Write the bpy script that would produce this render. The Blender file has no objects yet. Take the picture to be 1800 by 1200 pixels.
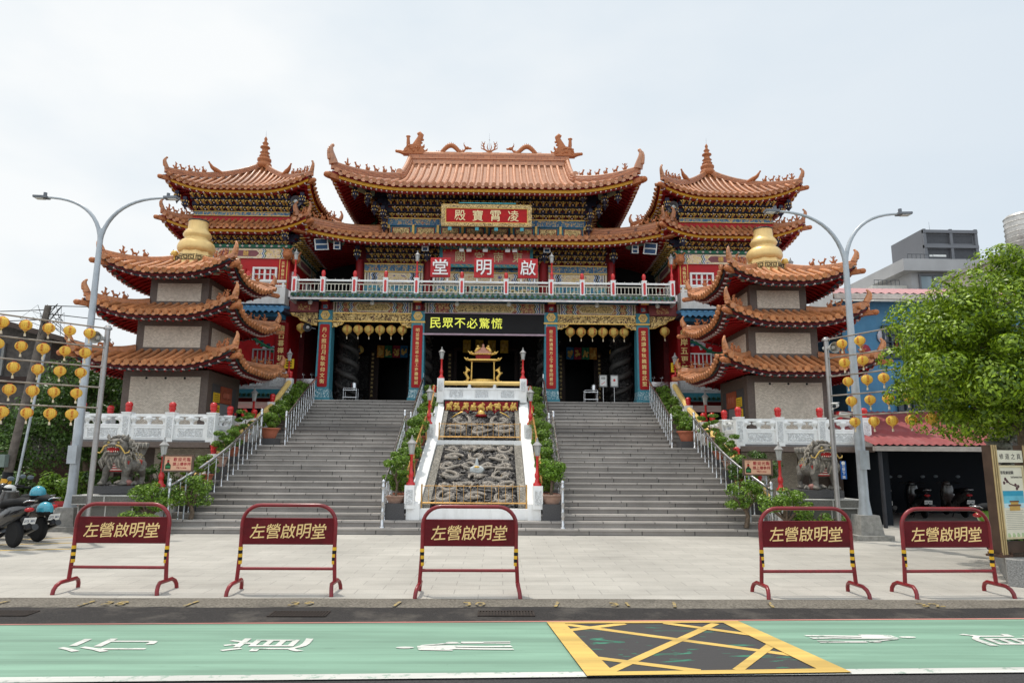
import bpy, bmesh, math, random
import numpy as np
from mathutils import Vector, Matrix, Quaternion, noise as mnoise
R_ = math.radians
random.seed(7)
scene = bpy.context.scene
COL = scene.collection

# ------------------------------------------------------------------ camera
cam_d = bpy.data.cameras.new('camera'); cam = bpy.data.objects.new('camera', cam_d); COL.objects.link(cam)
cam_d.sensor_width = 36.0; cam_d.lens = 36.0*1207.1/1800.0
cam_d.clip_start = 0.05; cam_d.clip_end = 2000
_p, _y, _r = 0.170465, 0.0215518, 0.0068083
_f = Vector((math.sin(_y)*math.cos(_p), math.cos(_y)*math.cos(_p), math.sin(_p)))
_r0 = Vector((math.cos(_y), -math.sin(_y), 0)); _u0 = _r0.cross(_f)
_rt = _r0*math.cos(_r) + _u0*math.sin(_r); _up = _u0*math.cos(_r) - _r0*math.sin(_r)
cam.matrix_world = Matrix(((_rt.x, _up.x, -_f.x, 0.49656), (_rt.y, _up.y, -_f.y, 0), (_rt.z, _up.z, -_f.z, 1.6), (0, 0, 0, 1)))
scene.camera = cam

# ------------------------------------------------------------------ world, sun, exposure
SUN_EL = R_(72)
w = bpy.data.worlds.new('World'); scene.world = w; w.use_nodes = True
nt = w.node_tree; N = nt.nodes; Lk = nt.links
bg = N['Background']; bg.inputs['Strength'].default_value = 0.1
sky = N.new('ShaderNodeTexSky'); sky.sky_type = 'NISHITA'; sky.sun_disc = False
sky.sun_elevation = SUN_EL; sky.dust_density = 3.0; sky.air_density = 1.0
tc = N.new('ShaderNodeTexCoord'); mp = N.new('ShaderNodeMapping'); mp.inputs['Scale'].default_value = (1.2, 1.2, 2.6)
nz = N.new('ShaderNodeTexNoise'); nz.inputs['Scale'].default_value = 1.5; nz.inputs['Detail'].default_value = 5; nz.inputs['Roughness'].default_value = 0.5
rp = N.new('ShaderNodeValToRGB'); rp.color_ramp.elements[0].position = 0.34; rp.color_ramp.elements[0].color = (7.5, 8.35, 9.0, 1)
rp.color_ramp.elements[1].position = 0.60; rp.color_ramp.elements[1].color = (9.7, 9.9, 9.9, 1)
# bluer towards the right (+X) as in a thin overcast
sx = N.new('ShaderNodeSeparateXYZ'); mr = N.new('ShaderNodeMapRange'); mr.inputs['From Min'].default_value = -0.25; mr.inputs['From Max'].default_value = 0.75
mr.inputs['To Min'].default_value = 0.0; mr.inputs['To Max'].default_value = 0.85
mx0 = N.new('ShaderNodeMix'); mx0.data_type = 'RGBA'; mx0.inputs[7].default_value = (6.6, 7.6, 8.55, 1)
mx = N.new('ShaderNodeMix'); mx.data_type = 'RGBA'; mx.inputs[0].default_value = 0.92
Lk.new(tc.outputs['Generated'], mp.inputs['Vector']); Lk.new(mp.outputs['Vector'], nz.inputs['Vector'])
Lk.new(nz.outputs['Fac'], rp.inputs['Fac']); Lk.new(tc.outputs['Generated'], sx.inputs[0]); Lk.new(sx.outputs['X'], mr.inputs['Value'])
# added brightness in the unseen sky behind the camera, to lift the temple front
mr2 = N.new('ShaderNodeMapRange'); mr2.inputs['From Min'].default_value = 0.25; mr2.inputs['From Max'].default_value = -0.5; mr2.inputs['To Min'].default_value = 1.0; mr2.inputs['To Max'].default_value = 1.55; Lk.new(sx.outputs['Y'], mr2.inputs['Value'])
Lk.new(mr.outputs['Result'], mx0.inputs[0]); Lk.new(rp.outputs['Color'], mx0.inputs[6])
Lk.new(sky.outputs['Color'], mx.inputs[6]); Lk.new(mx0.outputs[2], mx.inputs[7]); 
sky_fill = N.new('ShaderNodeVectorMath'); sky_fill.operation = 'SCALE'; Lk.new(mx.outputs[2], sky_fill.inputs[0]); Lk.new(mr2.outputs['Result'], sky_fill.inputs['Scale']); Lk.new(sky_fill.outputs['Vector'], bg.inputs['Color'])
sd = bpy.data.lights.new('sun', 'SUN'); sd.energy = 2.55; sd.angle = R_(1.2); sd.color = (1.0, 0.935, 0.83)
sun = bpy.data.objects.new('sun', sd); COL.objects.link(sun)
# the sun stands high, a little behind the temple and to the left
SUN_AZ = R_(-40)   # direction the light comes from, clockwise from +Y
_d = Vector((math.sin(SUN_AZ)*math.cos(SUN_EL), math.cos(SUN_AZ)*math.cos(SUN_EL), math.sin(SUN_EL)))
sun.rotation_euler = _d.to_track_quat('Z', 'Y').to_euler(); sun.location = _d*60
sky.sun_rotation = SUN_AZ
vs = scene.view_settings; vs.view_transform = 'Standard'; vs.look = 'None'; vs.gamma = 1.0; vs.use_curve_mapping = False; vs.exposure = 0.05

# ------------------------------------------------------------------ materials
MATS = {}
def _nodes(name):
    m = bpy.data.materials.new(name); m.use_nodes = True
    n = m.node_tree.nodes; l = m.node_tree.links
    return m, n, l, n['Principled BSDF']
def coords(n, l, scale=(1, 1, 1), kind='Object', rot=(0, 0, 0)):
    t = n.new('ShaderNodeTexCoord'); mpn = n.new('ShaderNodeMapping')
    mpn.inputs['Scale'].default_value = scale; mpn.inputs['Rotation'].default_value = rot
    if kind == 'World':
        g = n.new('ShaderNodeNewGeometry'); l.new(g.outputs['Position'], mpn.inputs['Vector'])
    else:
        l.new(t.outputs[kind], mpn.inputs['Vector'])
    return mpn.outputs['Vector']
def ramp(n, stops, interp='LINEAR'):
    r = n.new('ShaderNodeValToRGB'); cr = r.color_ramp; cr.interpolation = interp
    while len(cr.elements) < len(stops): cr.elements.new(0.5)
    for e, (p, c) in zip(cr.elements, stops): e.position = p; e.color = (c[0], c[1], c[2], 1)
    return r
def noise_n(n, l, vec, scale, detail=4, rough=0.55, dist=0.0):
    t = n.new('ShaderNodeTexNoise'); t.inputs['Scale'].default_value = scale; t.inputs['Detail'].default_value = detail
    t.inputs['Roughness'].default_value = rough; t.inputs['Distortion'].default_value = dist
    l.new(vec, t.inputs['Vector']); return t
def mixc(n, l, fac, a, b, mode='MIX'):
    x = n.new('ShaderNodeMix'); x.data_type = 'RGBA'; x.blend_type = mode
    for s, v in ((0, fac), (6, a), (7, b)):
        if isinstance(v, (int, float)): x.inputs[s].default_value = v
        elif isinstance(v, tuple): x.inputs[s].default_value = (v[0], v[1], v[2], 1)
        else: l.new(v, x.inputs[s])
    return x.outputs[2]
def bump_n(n, l, bsdf, height, strength=0.3, dist=0.01):
    b = n.new('ShaderNodeBump'); b.inputs['Strength'].default_value = strength; b.inputs['Distance'].default_value = dist
    l.new(height, b.inputs['Height']); l.new(b.outputs['Normal'], bsdf.inputs['Normal'])
def M(name, col, rough=0.55, metal=0.0, var=0.18, scale=6.0, bump=0.0, dirt=None, dirt_amt=0.5, dirt_scale=1.3, streak=False, coat=0.0, emit=None, kind='World', island=0.0):
    """plain paint, stone or metal: base colour broken up by fine noise, large blotches of dirt and optional streaks"""
    if name in MATS: return MATS[name]
    m, n, l, b = _nodes(name); v = coords(n, l, kind=kind)
    t = noise_n(n, l, v, scale, 5, 0.6)
    lo = tuple(c*(1-var) for c in col); hi = tuple(min(1, c*(1+var)) for c in col)
    c = ramp(n, [(0.3, lo), (0.7, hi)]); l.new(t.outputs['Fac'], c.inputs['Fac']); out = c.outputs['Color']
    if island:
        g = n.new('ShaderNodeNewGeometry'); rr = ramp(n, [(0, (1-island,)*3), (1, (1+island,)*3)])
        l.new(g.outputs['Random Per Island'], rr.inputs['Fac']); out = mixc(n, l, 1.0, out, rr.outputs['Color'], 'MULTIPLY')
    if dirt is not None:
        v2 = coords(n, l, (1, 1, 0.18) if streak else (1, 1, 1), kind=kind)
        t2 = noise_n(n, l, v2, dirt_scale*(4 if streak else 1), 6, 0.7)
        r2 = ramp(n, [(0.5, (0, 0, 0)), (0.78, (dirt_amt,)*3)]); l.new(t2.outputs['Fac'], r2.inputs['Fac'])
        out = mixc(n, l, r2.outputs['Color'], out, dirt)
    l.new(out, b.inputs['Base Color'])
    rg = ramp(n, [(0.3, (max(0, rough-0.08),)*3), (0.7, (min(1, rough+0.1),)*3)]); l.new(t.outputs['Fac'], rg.inputs['Fac']); l.new(rg.outputs['Color'], b.inputs['Roughness'])
    b.inputs['Metallic'].default_value = metal; b.inputs['Specular IOR Level'].default_value = 0.5 if rough < 0.4 else 0.22
    if coat: b.inputs['Coat Weight'].default_value = coat; b.inputs['Coat Roughness'].default_value = 0.12
    if emit: b.inputs['Emission Color'].default_value = (*emit[:3], 1); b.inputs['Emission Strength'].default_value = emit[3]
    if bump: bump_n(n, l, b, t.outputs['Fac'], bump, 0.02)
    MATS[name] = m; return m
def M_carved(name, lo, hi, scale=9.0, cut=(0.42, 0.5), rough=0.4, metal=0.0, strength=0.8, third=None):
    """carved scrollwork: a swirling figure in one colour over a ground of another, with relief"""
    if name in MATS: return MATS[name]
    m, n, l, b = _nodes(name); v = coords(n, l, kind='World')
    t = noise_n(n, l, v, scale, 2.5, 0.5, 1.6)
    a = n.new('ShaderNodeMath'); a.operation = 'PINGPONG'; a.inputs[1].default_value = 0.11; l.new(t.outputs['Fac'], a.inputs[0])
    s = n.new('ShaderNodeMath'); s.operation = 'DIVIDE'; s.inputs[1].default_value = 0.11; l.new(a.outputs[0], s.inputs[0])
    stops = [(cut[0], lo), (cut[1], hi)]
    if third: stops = [(cut[0]-0.12, third), (cut[0]-0.06, lo), (cut[0], lo), (cut[1], hi)]
    c = ramp(n, stops); l.new(s.outputs[0], c.inputs['Fac']); l.new(c.outputs['Color'], b.inputs['Base Color'])
    b.inputs['Roughness'].default_value = rough; b.inputs['Metallic'].default_value = metal
    bump_n(n, l, b, s.outputs[0], strength, 0.03)
    MATS[name] = m; return m
def M_multi(name, cols, scale=7.0, rough=0.5, dist=1.2, kind='World', stretch=(1, 1, 1)):
    """painted ornament or mural: patches of several flat colours"""
    if name in MATS: return MATS[name]
    m, n, l, b = _nodes(name); v = coords(n, l, stretch, kind=kind)
    t = noise_n(n, l, v, scale, 3, 0.55, dist); k = len(cols)
    st = [(0.28 + 0.44*i/max(1, k), c) for i, c in enumerate(cols)]
    c = ramp(n, st, 'CONSTANT'); l.new(t.outputs['Fac'], c.inputs['Fac']); l.new(c.outputs['Color'], b.inputs['Base Color'])
    b.inputs['Roughness'].default_value = rough; bump_n(n, l, b, t.outputs['Fac'], 0.3, 0.02)
    MATS[name] = m; return m
def M_brick(name, c1, c2, mortar, scale, w=0.5, h=0.25, ms=0.02, rough=0.7, axes='XZ', bump=0.3, var=True, dirt=None, lf=(0.78, 1.12)):
    if name in MATS: return MATS[name]
    m, n, l, b = _nodes(name)
    g = n.new('ShaderNodeNewGeometry'); sp = n.new('ShaderNodeSeparateXYZ'); l.new(g.outputs['Position'], sp.inputs[0])
    cb = n.new('ShaderNodeCombineXYZ')
    if axes == 'XZ':
        ad = n.new('ShaderNodeMath'); ad.operation = 'ADD'; l.new(sp.outputs['X'], ad.inputs[0]); l.new(sp.outputs['Y'], ad.inputs[1])
        l.new(ad.outputs[0], cb.inputs['X']); l.new(sp.outputs['Z'], cb.inputs['Y'])
    else:
        l.new(sp.outputs['X'], cb.inputs['X']); l.new(sp.outputs['Y'], cb.inputs['Y'])
    t = n.new('ShaderNodeTexBrick'); l.new(cb.outputs[0], t.inputs['Vector'])
    t.inputs['Color1'].default_value = (*c1, 1); t.inputs['Color2'].default_value = (*c2, 1); t.inputs['Mortar'].default_value = (*mortar, 1)
    t.inputs['Scale'].default_value = scale; t.inputs['Brick Width'].default_value = w; t.inputs['Row Height'].default_value = h
    t.inputs['Mortar Size'].default_value = ms; t.inputs['Mortar Smooth'].default_value = 0.2
    out = t.outputs['Color']
    v = coords(n, l, kind='World'); nz_ = noise_n(n, l, v, 0.55, 7, 0.65)
    r = ramp(n, [(0.3, (lf[0],)*3), (0.7, (lf[1],)*3)]); l.new(nz_.outputs['Fac'], r.inputs['Fac']); out = mixc(n, l, 1.0, out, r.outputs['Color'], 'MULTIPLY')
    nf = noise_n(n, l, v, 60, 2, 0.6); r = ramp(n, [(0.3, (0.88,)*3), (0.7, (1.1,)*3)]); l.new(nf.outputs['Fac'], r.inputs['Fac']); out = mixc(n, l, 1.0, out, r.outputs['Color'], 'MULTIPLY')
    if dirt:
        v2 = coords(n, l, (0.35, 1.2, 1), kind='World'); nd = noise_n(n, l, v2, 1.1, 8, 0.7); r = ramp(n, [(0.52, (0, 0, 0)), (0.72, (0.55,)*3)]); l.new(nd.outputs['Fac'], r.inputs['Fac']); out = mixc(n, l, r.outputs['Color'], out, dirt)
    l.new(out, b.inputs['Base Color']); b.inputs['Roughness'].default_value = rough
    bump_n(n, l, b, t.outputs['Fac'], -bump, 0.01)
    MATS[name] = m; return m
def M_leaf(name, dark, light, trans=0.35):
    if name in MATS: return MATS[name]
    m, n, l, b = _nodes(name)
    g = n.new('ShaderNodeNewGeometry'); r = ramp(n, [(0, dark), (0.6, light), (1, tuple(min(1, c*1.5) for c in light))]); l.new(g.outputs['Random Per Island'], r.inputs['Fac'])
    l.new(r.outputs['Color'], b.inputs['Base Color']); b.inputs['Roughness'].default_value = 0.42
    tr = n.new('ShaderNodeBsdfTranslucent'); l.new(r.outputs['Color'], tr.inputs['Color'])
    ms = n.new('ShaderNodeMixShader'); ms.inputs[0].default_value = trans; l.new(b.outputs[0], ms.inputs[1]); l.new(tr.outputs[0], ms.inputs[2])
    l.new(ms.outputs[0], n['Material Output'].inputs['Surface'])
    MATS[name] = m; return m
def M_glass(name='dark_glass', col=(0.03, 0.04, 0.05), rough=0.06):
    if name in MATS: return MATS[name]
    m, n, l, b = _nodes(name); b.inputs['Base Color'].default_value = (*col, 1); b.inputs['Roughness'].default_value = rough
    v = coords(n, l, kind='World'); t = noise_n(n, l, v, 1.2, 2); bump_n(n, l, b, t.outputs['Fac'], 0.08, 0.02)
    MATS[name] = m; return m

# palette
tile_o = M('orange_glazed_tile', (0.42, 0.165, 0.066), 0.38, var=0.3, scale=9, dirt=(0.085, 0.042, 0.028), dirt_amt=0.75, dirt_scale=2.6, island=0.28, coat=0.1)
tile_p = M('pale_orange_tile', (0.51, 0.232, 0.122), 0.38, var=0.22, scale=9, dirt=(0.15, 0.07, 0.045), dirt_amt=0.65, dirt_scale=2.2, island=0.16, coat=0.15)
tile_f = M('bright_orange_tile', (0.51, 0.204, 0.080), 0.38, var=0.25, scale=9, dirt=(0.17, 0.07, 0.035), dirt_amt=0.65, dirt_scale=2.8, island=0.25, coat=0.12)
tile_gap = M('tile_valley', (0.22, 0.085, 0.04), 0.6, var=0.3, scale=14)
terra = M('terracotta_figure', (0.42, 0.15, 0.06), 0.45, var=0.3, scale=25, bump=0.5)
ridge_o = M_brick('ridge_block', (0.50, 0.20, 0.09), (0.42, 0.15, 0.065), (0.13, 0.05, 0.03), 1.0, 0.3, 0.13, 0.008, 0.42)
red = M('red_paint', (0.40, 0.011, 0.014), 0.42, var=0.12, scale=3, dirt=(0.2, 0.01, 0.01), dirt_amt=0.4)
red_d = M('deep_red_paint', (0.215, 0.008, 0.010), 0.45, var=0.2, scale=4)
red_b = M('bright_red_paint', (0.56, 0.018, 0.018), 0.35, var=0.1, scale=8, coat=0.2)
maroon = M('maroon_paint', (0.13, 0.012, 0.014), 0.5, var=0.25, scale=8)
yellow = M('eave_yellow_paint', (0.60, 0.31, 0.03), 0.45, var=0.15, scale=6)
cream_y = M('cream_yellow_paint', (0.80, 0.56, 0.20), 0.4, var=0.08, scale=5)
gold = M('gold_leaf', (0.72, 0.46, 0.12), 0.32, metal=0.55, var=0.2, scale=22, bump=0.2)
letter_c = M('letter_cream', (0.92, 0.80, 0.46), 0.5, var=0.05)
letter_g = M('letter_gold', (0.86, 0.66, 0.27), 0.5, var=0.06)
gold_p = M('gold_paint', (0.70, 0.45, 0.12), 0.42, metal=0.1, var=0.15, scale=20)
navy = M('navy_paint', (0.030, 0.030, 0.055), 0.5, var=0.5, scale=14)
ink = M('black_paint', (0.012, 0.012, 0.014), 0.5, var=0.3, scale=10)
blue = M('blue_paint', (0.03, 0.13, 0.27), 0.5, var=0.2, scale=8)
teal = M('teal_paint', (0.055, 0.22, 0.28), 0.5, var=0.18, scale=9)
teal_l = M('pale_teal_paint', (0.16, 0.42, 0.46), 0.5, var=0.12, scale=9)
green = M('green_paint', (0.02, 0.12, 0.07), 0.5, var=0.3, scale=9)
green_p = M('pale_green_scale', (0.30, 0.40, 0.31), 0.5, var=0.35, scale=28)
tile_g = M('green_glazed_tile', (0.035, 0.10, 0.055), 0.28, var=0.35, scale=10, island=0.3, coat=0.3)
white = M('white_paint', (0.84, 0.84, 0.83), 0.5, var=0.05, scale=4, dirt=(0.42, 0.41, 0.38), dirt_amt=0.35, streak=True)
white_r = M_carved('white_carved_stone', (0.62, 0.63, 0.63), (0.86, 0.87, 0.87), 10, (0.2, 0.7), 0.55, 0, 0.7)
pink = M('pale_pink_paint', (0.58, 0.46, 0.44), 0.5, var=0.15, scale=10)
granite = M('grey_granite', (0.17, 0.165, 0.165), 0.6, var=0.3, scale=40, dirt=(0.06, 0.06, 0.06), dirt_amt=0.45, dirt_scale=1.6)
granite_d = M('dark_granite', (0.075, 0.073, 0.075), 0.5, var=0.4, scale=60)
stone_c = M_carved('dark_carved_stone', (0.006, 0.006, 0.006), (0.085, 0.082, 0.08), 6, (0.35, 0.85), 0.55, 0, 1.0)
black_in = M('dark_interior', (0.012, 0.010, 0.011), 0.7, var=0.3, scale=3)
wood_d = M('dark_wood', (0.032, 0.016, 0.012), 0.5, var=0.35, scale=12)
steel = M('stainless_steel', (0.55, 0.55, 0.56), 0.22, metal=0.95, var=0.08, scale=12)
galv = M('galvanised_steel', (0.42, 0.45, 0.48), 0.45, metal=0.35, var=0.14, scale=5, dirt=(0.25, 0.25, 0.25), dirt_amt=0.4, streak=True)
gold_car = M_carved('gold_carving', (0.06, 0.012, 0.012), (0.82, 0.58, 0.24), 4.2, (0.20, 0.30), 0.38, 0.15, 1.0)
gold_fine = M_carved('fine_gold_pattern', (0.07, 0.025, 0.015), (0.80, 0.58, 0.25), 8, (0.22, 0.36), 0.45, 0, 0.6)
mural = M_multi('painted_mural', [(0.02, 0.06, 0.14), (0.03, 0.16, 0.26), (0.06, 0.26, 0.33), (0.10, 0.16, 0.10), (0.55, 0.48, 0.40), (0.42, 0.30, 0.12)], 3.2)
orn_b = M_multi('blue_gold_ornament', [(0.02, 0.05, 0.13), (0.03, 0.10, 0.20), (0.05, 0.16, 0.24), (0.55, 0.36, 0.12), (0.30, 0.05, 0.04)], 11)
orn_c = M_multi('cream_ornament', [(0.10, 0.10, 0.24), (0.62, 0.46, 0.28), (0.70, 0.55, 0.38), (0.66, 0.50, 0.16), (0.45, 0.20, 0.20)], 8)
orn_r = M_multi('red_gold_ornament', [(0.26, 0.04, 0.03), (0.34, 0.07, 0.05), (0.62, 0.42, 0.16), (0.20, 0.03, 0.05)], 9)
brick_br = M_brick('brown_mosaic', (0.095, 0.062, 0.048), (0.14, 0.095, 0.075), (0.16, 0.13, 0.11), 1.0, 0.05, 0.025, 0.003, 0.6, bump=0.4)
brick_cr = M_brick('cream_mosaic', (0.60, 0.505, 0.40), (0.86, 0.755, 0.625), (0.42, 0.35, 0.28), 1.0, 0.06, 0.03, 0.004, 0.6, bump=0.4, dirt=(0.56, 0.47, 0.37))
concrete = M('grey_concrete', (0.30, 0.29, 0.27), 0.8, var=0.25, scale=12, bump=0.2, dirt=(0.12, 0.115, 0.11), dirt_amt=0.5)
plastic_w = M('white_plastic', (0.72, 0.72, 0.70), 0.4, var=0.06)
plastic_g = M('grey_plastic', (0.20, 0.20, 0.20), 0.5, var=0.1)
rubber = M('black_rubber', (0.015, 0.015, 0.016), 0.75, var=0.2, scale=30)
pot_t = M('terracotta_pot', (0.40, 0.13, 0.075), 0.65, var=0.15, scale=10, dirt=(0.25, 0.15, 0.1), dirt_amt=0.4)
pot_p = M('pale_clay_pot', (0.42, 0.27, 0.21), 0.7, var=0.2, scale=10)
pot_d = M('dark_clay_pot', (0.10, 0.075, 0.06), 0.6, var=0.25, scale=10)
soil = M('potting_soil', (0.05, 0.035, 0.025), 0.9, var=0.4, scale=40)
bark = M('brown_bark', (0.15, 0.11, 0.08), 0.85, var=0.4, scale=18, bump=0.8)
leaf_m = M_leaf('shrub_leaf', (0.045, 0.105, 0.010), (0.17, 0.285, 0.03), 0.3)
leaf_t = M_leaf('tree_leaf', (0.035, 0.090, 0.004), (0.24, 0.35, 0.014), 0.25)
leaf_d = M_leaf('dark_tree_leaf', (0.018, 0.048, 0.008), (0.075, 0.145, 0.022), 0.25)
leaf_y = M_leaf('bright_shrub_leaf', (0.07, 0.15, 0.01), (0.18, 0.32, 0.03), 0.4)
flower = M('red_petal', (0.5, 0.02, 0.06), 0.5)
def M_cloth(name, col, tr=0.45):
    m = M(name, col, 0.6, var=0.07, scale=6); n = m.node_tree.nodes; l = m.node_tree.links; b = n['Principled BSDF']; t = n.new('ShaderNodeBsdfTranslucent'); t.inputs['Color'].default_value = (*col, 1)
    x = n.new('ShaderNodeMixShader'); x.inputs[0].default_value = tr; l.new(b.outputs[0], x.inputs[1]); l.new(t.outputs[0], x.inputs[2]); l.new(x.outputs[0], n['Material Output'].inputs['Surface']); return m
lantern_y = M_cloth('yellow_lantern_fabric', (0.97, 0.71, 0.15))
lantern_c = M_cloth('aged_yellow_lantern_fabric', (0.82, 0.60, 0.17), 0.3)
glass = M_glass()

# ------------------------------------------------------------------ mesh helper
class MB:
    def __init__(s): s.v = []; s.f = []; s.m = []; s.s = []
    def add(s, vs, fs, mat=0, smooth=False):
        o = len(s.v); s.v.extend(vs)
        for f in fs: s.f.append([i+o for i in f]); s.m.append(mat); s.s.append(smooth)
    def hexa(s, p, mat=0):
        s.add(p, [(0, 3, 2, 1), (4, 5, 6, 7), (0, 1, 5, 4), (1, 2, 6, 5), (2, 3, 7, 6), (3, 0, 4, 7)], mat)
    def box(s, x0, x1, y0, y1, z0, z1, mat=0):
        s.hexa([(x0, y0, z0), (x1, y0, z0), (x1, y1, z0), (x0, y1, z0), (x0, y0, z1), (x1, y0, z1), (x1, y1, z1), (x0, y1, z1)], mat)
    def cbox(s, x, y, z0, sx_, sy_, h, mat=0, top=1.0):
        a, b = sx_/2, sy_/2; c, d = a*top, b*top
        s.hexa([(x-a, y-b, z0), (x+a, y-b, z0), (x+a, y+b, z0), (x-a, y+b, z0), (x-c, y-d, z0+h), (x+c, y-d, z0+h), (x+c, y+d, z0+h), (x-c, y+d, z0+h)], mat)
    def fbox(s, F, a0, a1, b0, b1, c0, c1, mat=0):
        P = F.p; s.hexa([P(a0, b0, c0), P(a1, b0, c0), P(a1, b1, c0), P(a0, b1, c0), P(a0, b0, c1), P(a1, b0, c1), P(a1, b1, c1), P(a0, b1, c1)], mat)
    def bar(s, p0, p1, wd, ht, mat=0, up=(0, 0, 1)):
        p0, p1 = Vector(p0), Vector(p1); d = (p1-p0).normalized(); u = Vector(up); sd_ = d.cross(u)
        if sd_.length < 1e-4: sd_ = d.cross(Vector((1, 0, 0)))
        sd_.normalize(); u = sd_.cross(d).normalized(); a = sd_*wd/2; b = u*ht/2
        s.hexa([tuple(q) for q in (p0-a-b, p0+a-b, p1+a-b, p1-a-b, p0-a+b, p0+a+b, p1+a+b, p1-a+b)], mat)
    def prism(s, poly, F, d0, d1, mat=0, smooth=False, side=None):
        n = len(poly); P = F.p
        vs = [P(a, d0, c) for a, c in poly] + [P(a, d1, c) for a, c in poly]
        s.add(vs, [tuple(range(n-1, -1, -1)), tuple(range(n, 2*n))], mat)
        s.add(vs, [(i, (i+1) % n, n+(i+1) % n, n+i) for i in range(n)], mat if side is None else side, smooth)
    def tube(s, pts, r, n=8, mat=0, caps=True, smooth=True, flat=1.0, up=None):
        pts = [Vector(p) for p in pts]; k = len(pts)
        rs = [r]*k if isinstance(r, (int, float)) else list(r)
        t0 = (pts[1]-pts[0]).normalized(); ref = Vector(up) if up else (Vector((0, 0, 1)) if abs(t0.z) < 0.9 else Vector((1, 0, 0)))
        vs = []; nrm = (ref - t0*ref.dot(t0)).normalized(); prev = t0
        for i, p in enumerate(pts):
            t = (pts[min(i+1, k-1)]-pts[max(i-1, 0)])
            t = t.normalized() if t.length > 1e-9 else prev
            if up: nrm = (ref - t*ref.dot(t)).normalized()
            else:
                ax = prev.cross(t)
                if ax.length > 1e-6: nrm = (Quaternion(ax.normalized(), prev.angle(t)) @ nrm)
                nrm = (nrm - t*nrm.dot(t)).normalized()
            prev = t; bn = t.cross(nrm)
            for j in range(n):
                a = 2*math.pi*j/n; vs.append(tuple(p + nrm*math.cos(a)*rs[i] + bn*math.sin(a)*rs[i]*flat))
        fs = [(i*n+j, i*n+(j+1) % n, (i+1)*n+(j+1) % n, (i+1)*n+j) for i in range(k-1) for j in range(n)]
        s.add(vs, fs, mat, smooth)
        if caps:
            s.add(vs[:n], [tuple(range(n-1, -1, -1))], mat); s.add(vs[-n:], [tuple(range(n))], mat)
    def cyl(s, p0, p1, r0, r1=None, n=10, mat=0, smooth=True): s.tube([p0, p1], [r0, r0 if r1 is None else r1], n, mat, True, smooth)
    def lathe(s, prof, c=(0, 0, 0), n=14, mat=0, smooth=True, lobes=0, amp=0.0, axis=None, scale=(1, 1), a0=0.0):
        vs = []; k = len(prof)
        for r, z in prof:
            for j in range(n):
                a = a0+2*math.pi*j/n; q = r*(1+amp*abs(math.cos(lobes*a/2)) if lobes else 1)
                p = (q*math.cos(a)*scale[0], q*math.sin(a)*scale[1], z)
                if axis: p = tuple(axis @ Vector(p))
                vs.append((c[0]+p[0], c[1]+p[1], c[2]+p[2]))
        fs = [(i*n+j, i*n+(j+1) % n, (i+1)*n+(j+1) % n, (i+1)*n+j) for i in range(k-1) for j in range(n)]
        s.add(vs, fs, mat, smooth)
        if prof[0][0] > 1e-4: s.add(vs[:n], [tuple(range(n-1, -1, -1))], mat)
        if prof[-1][0] > 1e-4: s.add(vs[-n:], [tuple(range(n))], mat)
    def ball(s, c, r, n=10, mat=0, rot=None, m=None):
        if isinstance(r, (int, float)): r = (r, r, r)
        m = m or max(4, n//2+1); vs = []
        for i in range(m+1):
            t = math.pi*i/m
            for j in range(n):
                a = 2*math.pi*j/n; p = Vector((r[0]*math.sin(t)*math.cos(a), r[1]*math.sin(t)*math.sin(a), r[2]*math.cos(t)))
                if rot is not None: p = rot @ p
                vs.append((c[0]+p.x, c[1]+p.y, c[2]+p.z))
        s.add(vs, [(i*n+j, (i+1)*n+j, (i+1)*n+(j+1) % n, i*n+(j+1) % n) for i in range(m) for j in range(n)], mat, True)
    def grid(s, fn, us, vs_, mat=0, smooth=True, matfn=None):
        nu, nv = len(us), len(vs_); o = len(s.v)
        for v in vs_:
            for u in us: s.v.append(tuple(fn(u, v)))
        for i in range(nv-1):
            for j in range(nu-1):
                s.f.append([o+i*nu+j, o+i*nu+j+1, o+(i+1)*nu+j+1, o+(i+1)*nu+j]); s.m.append(matfn(us[j], vs_[i]) if matfn else mat); s.s.append(smooth)
    def text(s, body, F, a, c, size, b0=0.0, b1=0.02, mat=0, width=None, vertical=False, pitch=None, squash=1.0):
        """body set in the frame F, centred on (a, c); every character fills an em square of SIZE"""
        k = len(body); pt = pitch or size
        for i, ch in enumerate(body):
            if ch == ' ': continue
            vs, fs = GLYPH(ch); off = (i-(k-1)/2)*pt
            ax, cz = (a, c-off) if vertical else (a+off, c)
            n = len(vs)
            def P(q, b): return F.p(ax+q[0]*size*squash, b, cz+q[1]*size)
            s.add([P(q, b1) for q in vs], fs, mat)
            if b1-b0 > 1e-4:
                ed = {}
                for f in fs:
                    for i0 in range(len(f)):
                        e = (f[i0], f[(i0+1) % len(f)])
                        if (e[1], e[0]) in ed: del ed[(e[1], e[0])]
                        else: ed[e] = 1
                o = [P(q, b0) for q in vs]+[P(q, b1) for q in vs]
                s.add(o, [(e[0], e[1], n+e[1], n+e[0]) for e in ed], mat)
    def build(s, name, mats, parent=None, world=True, loc=None, fixn=False, **kw):
        me = bpy.data.meshes.new(name)
        off = Vector((0, 0, 0))
        if parent is not None and world:
            p = parent
            while p is not None: off += p.location; p = p.parent
        if loc is not None: off = Vector(loc)
        v = np.array(s.v, dtype=np.float64).reshape(-1, 3)-np.array(off)
        me.from_pydata(v.tolist(), [], s.f)
        if not isinstance(mats, (list, tuple)): mats = [mats]
        for mm in mats: me.materials.append(mm)
        me.polygons.foreach_set('material_index', np.array(s.m, dtype=np.int32)); me.polygons.foreach_set('use_smooth', np.array(s.s, dtype=bool))
        if fixn:
            bm = bmesh.new(); bm.from_mesh(me); bmesh.ops.recalc_face_normals(bm, faces=bm.faces); bm.to_mesh(me); bm.free()
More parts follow.
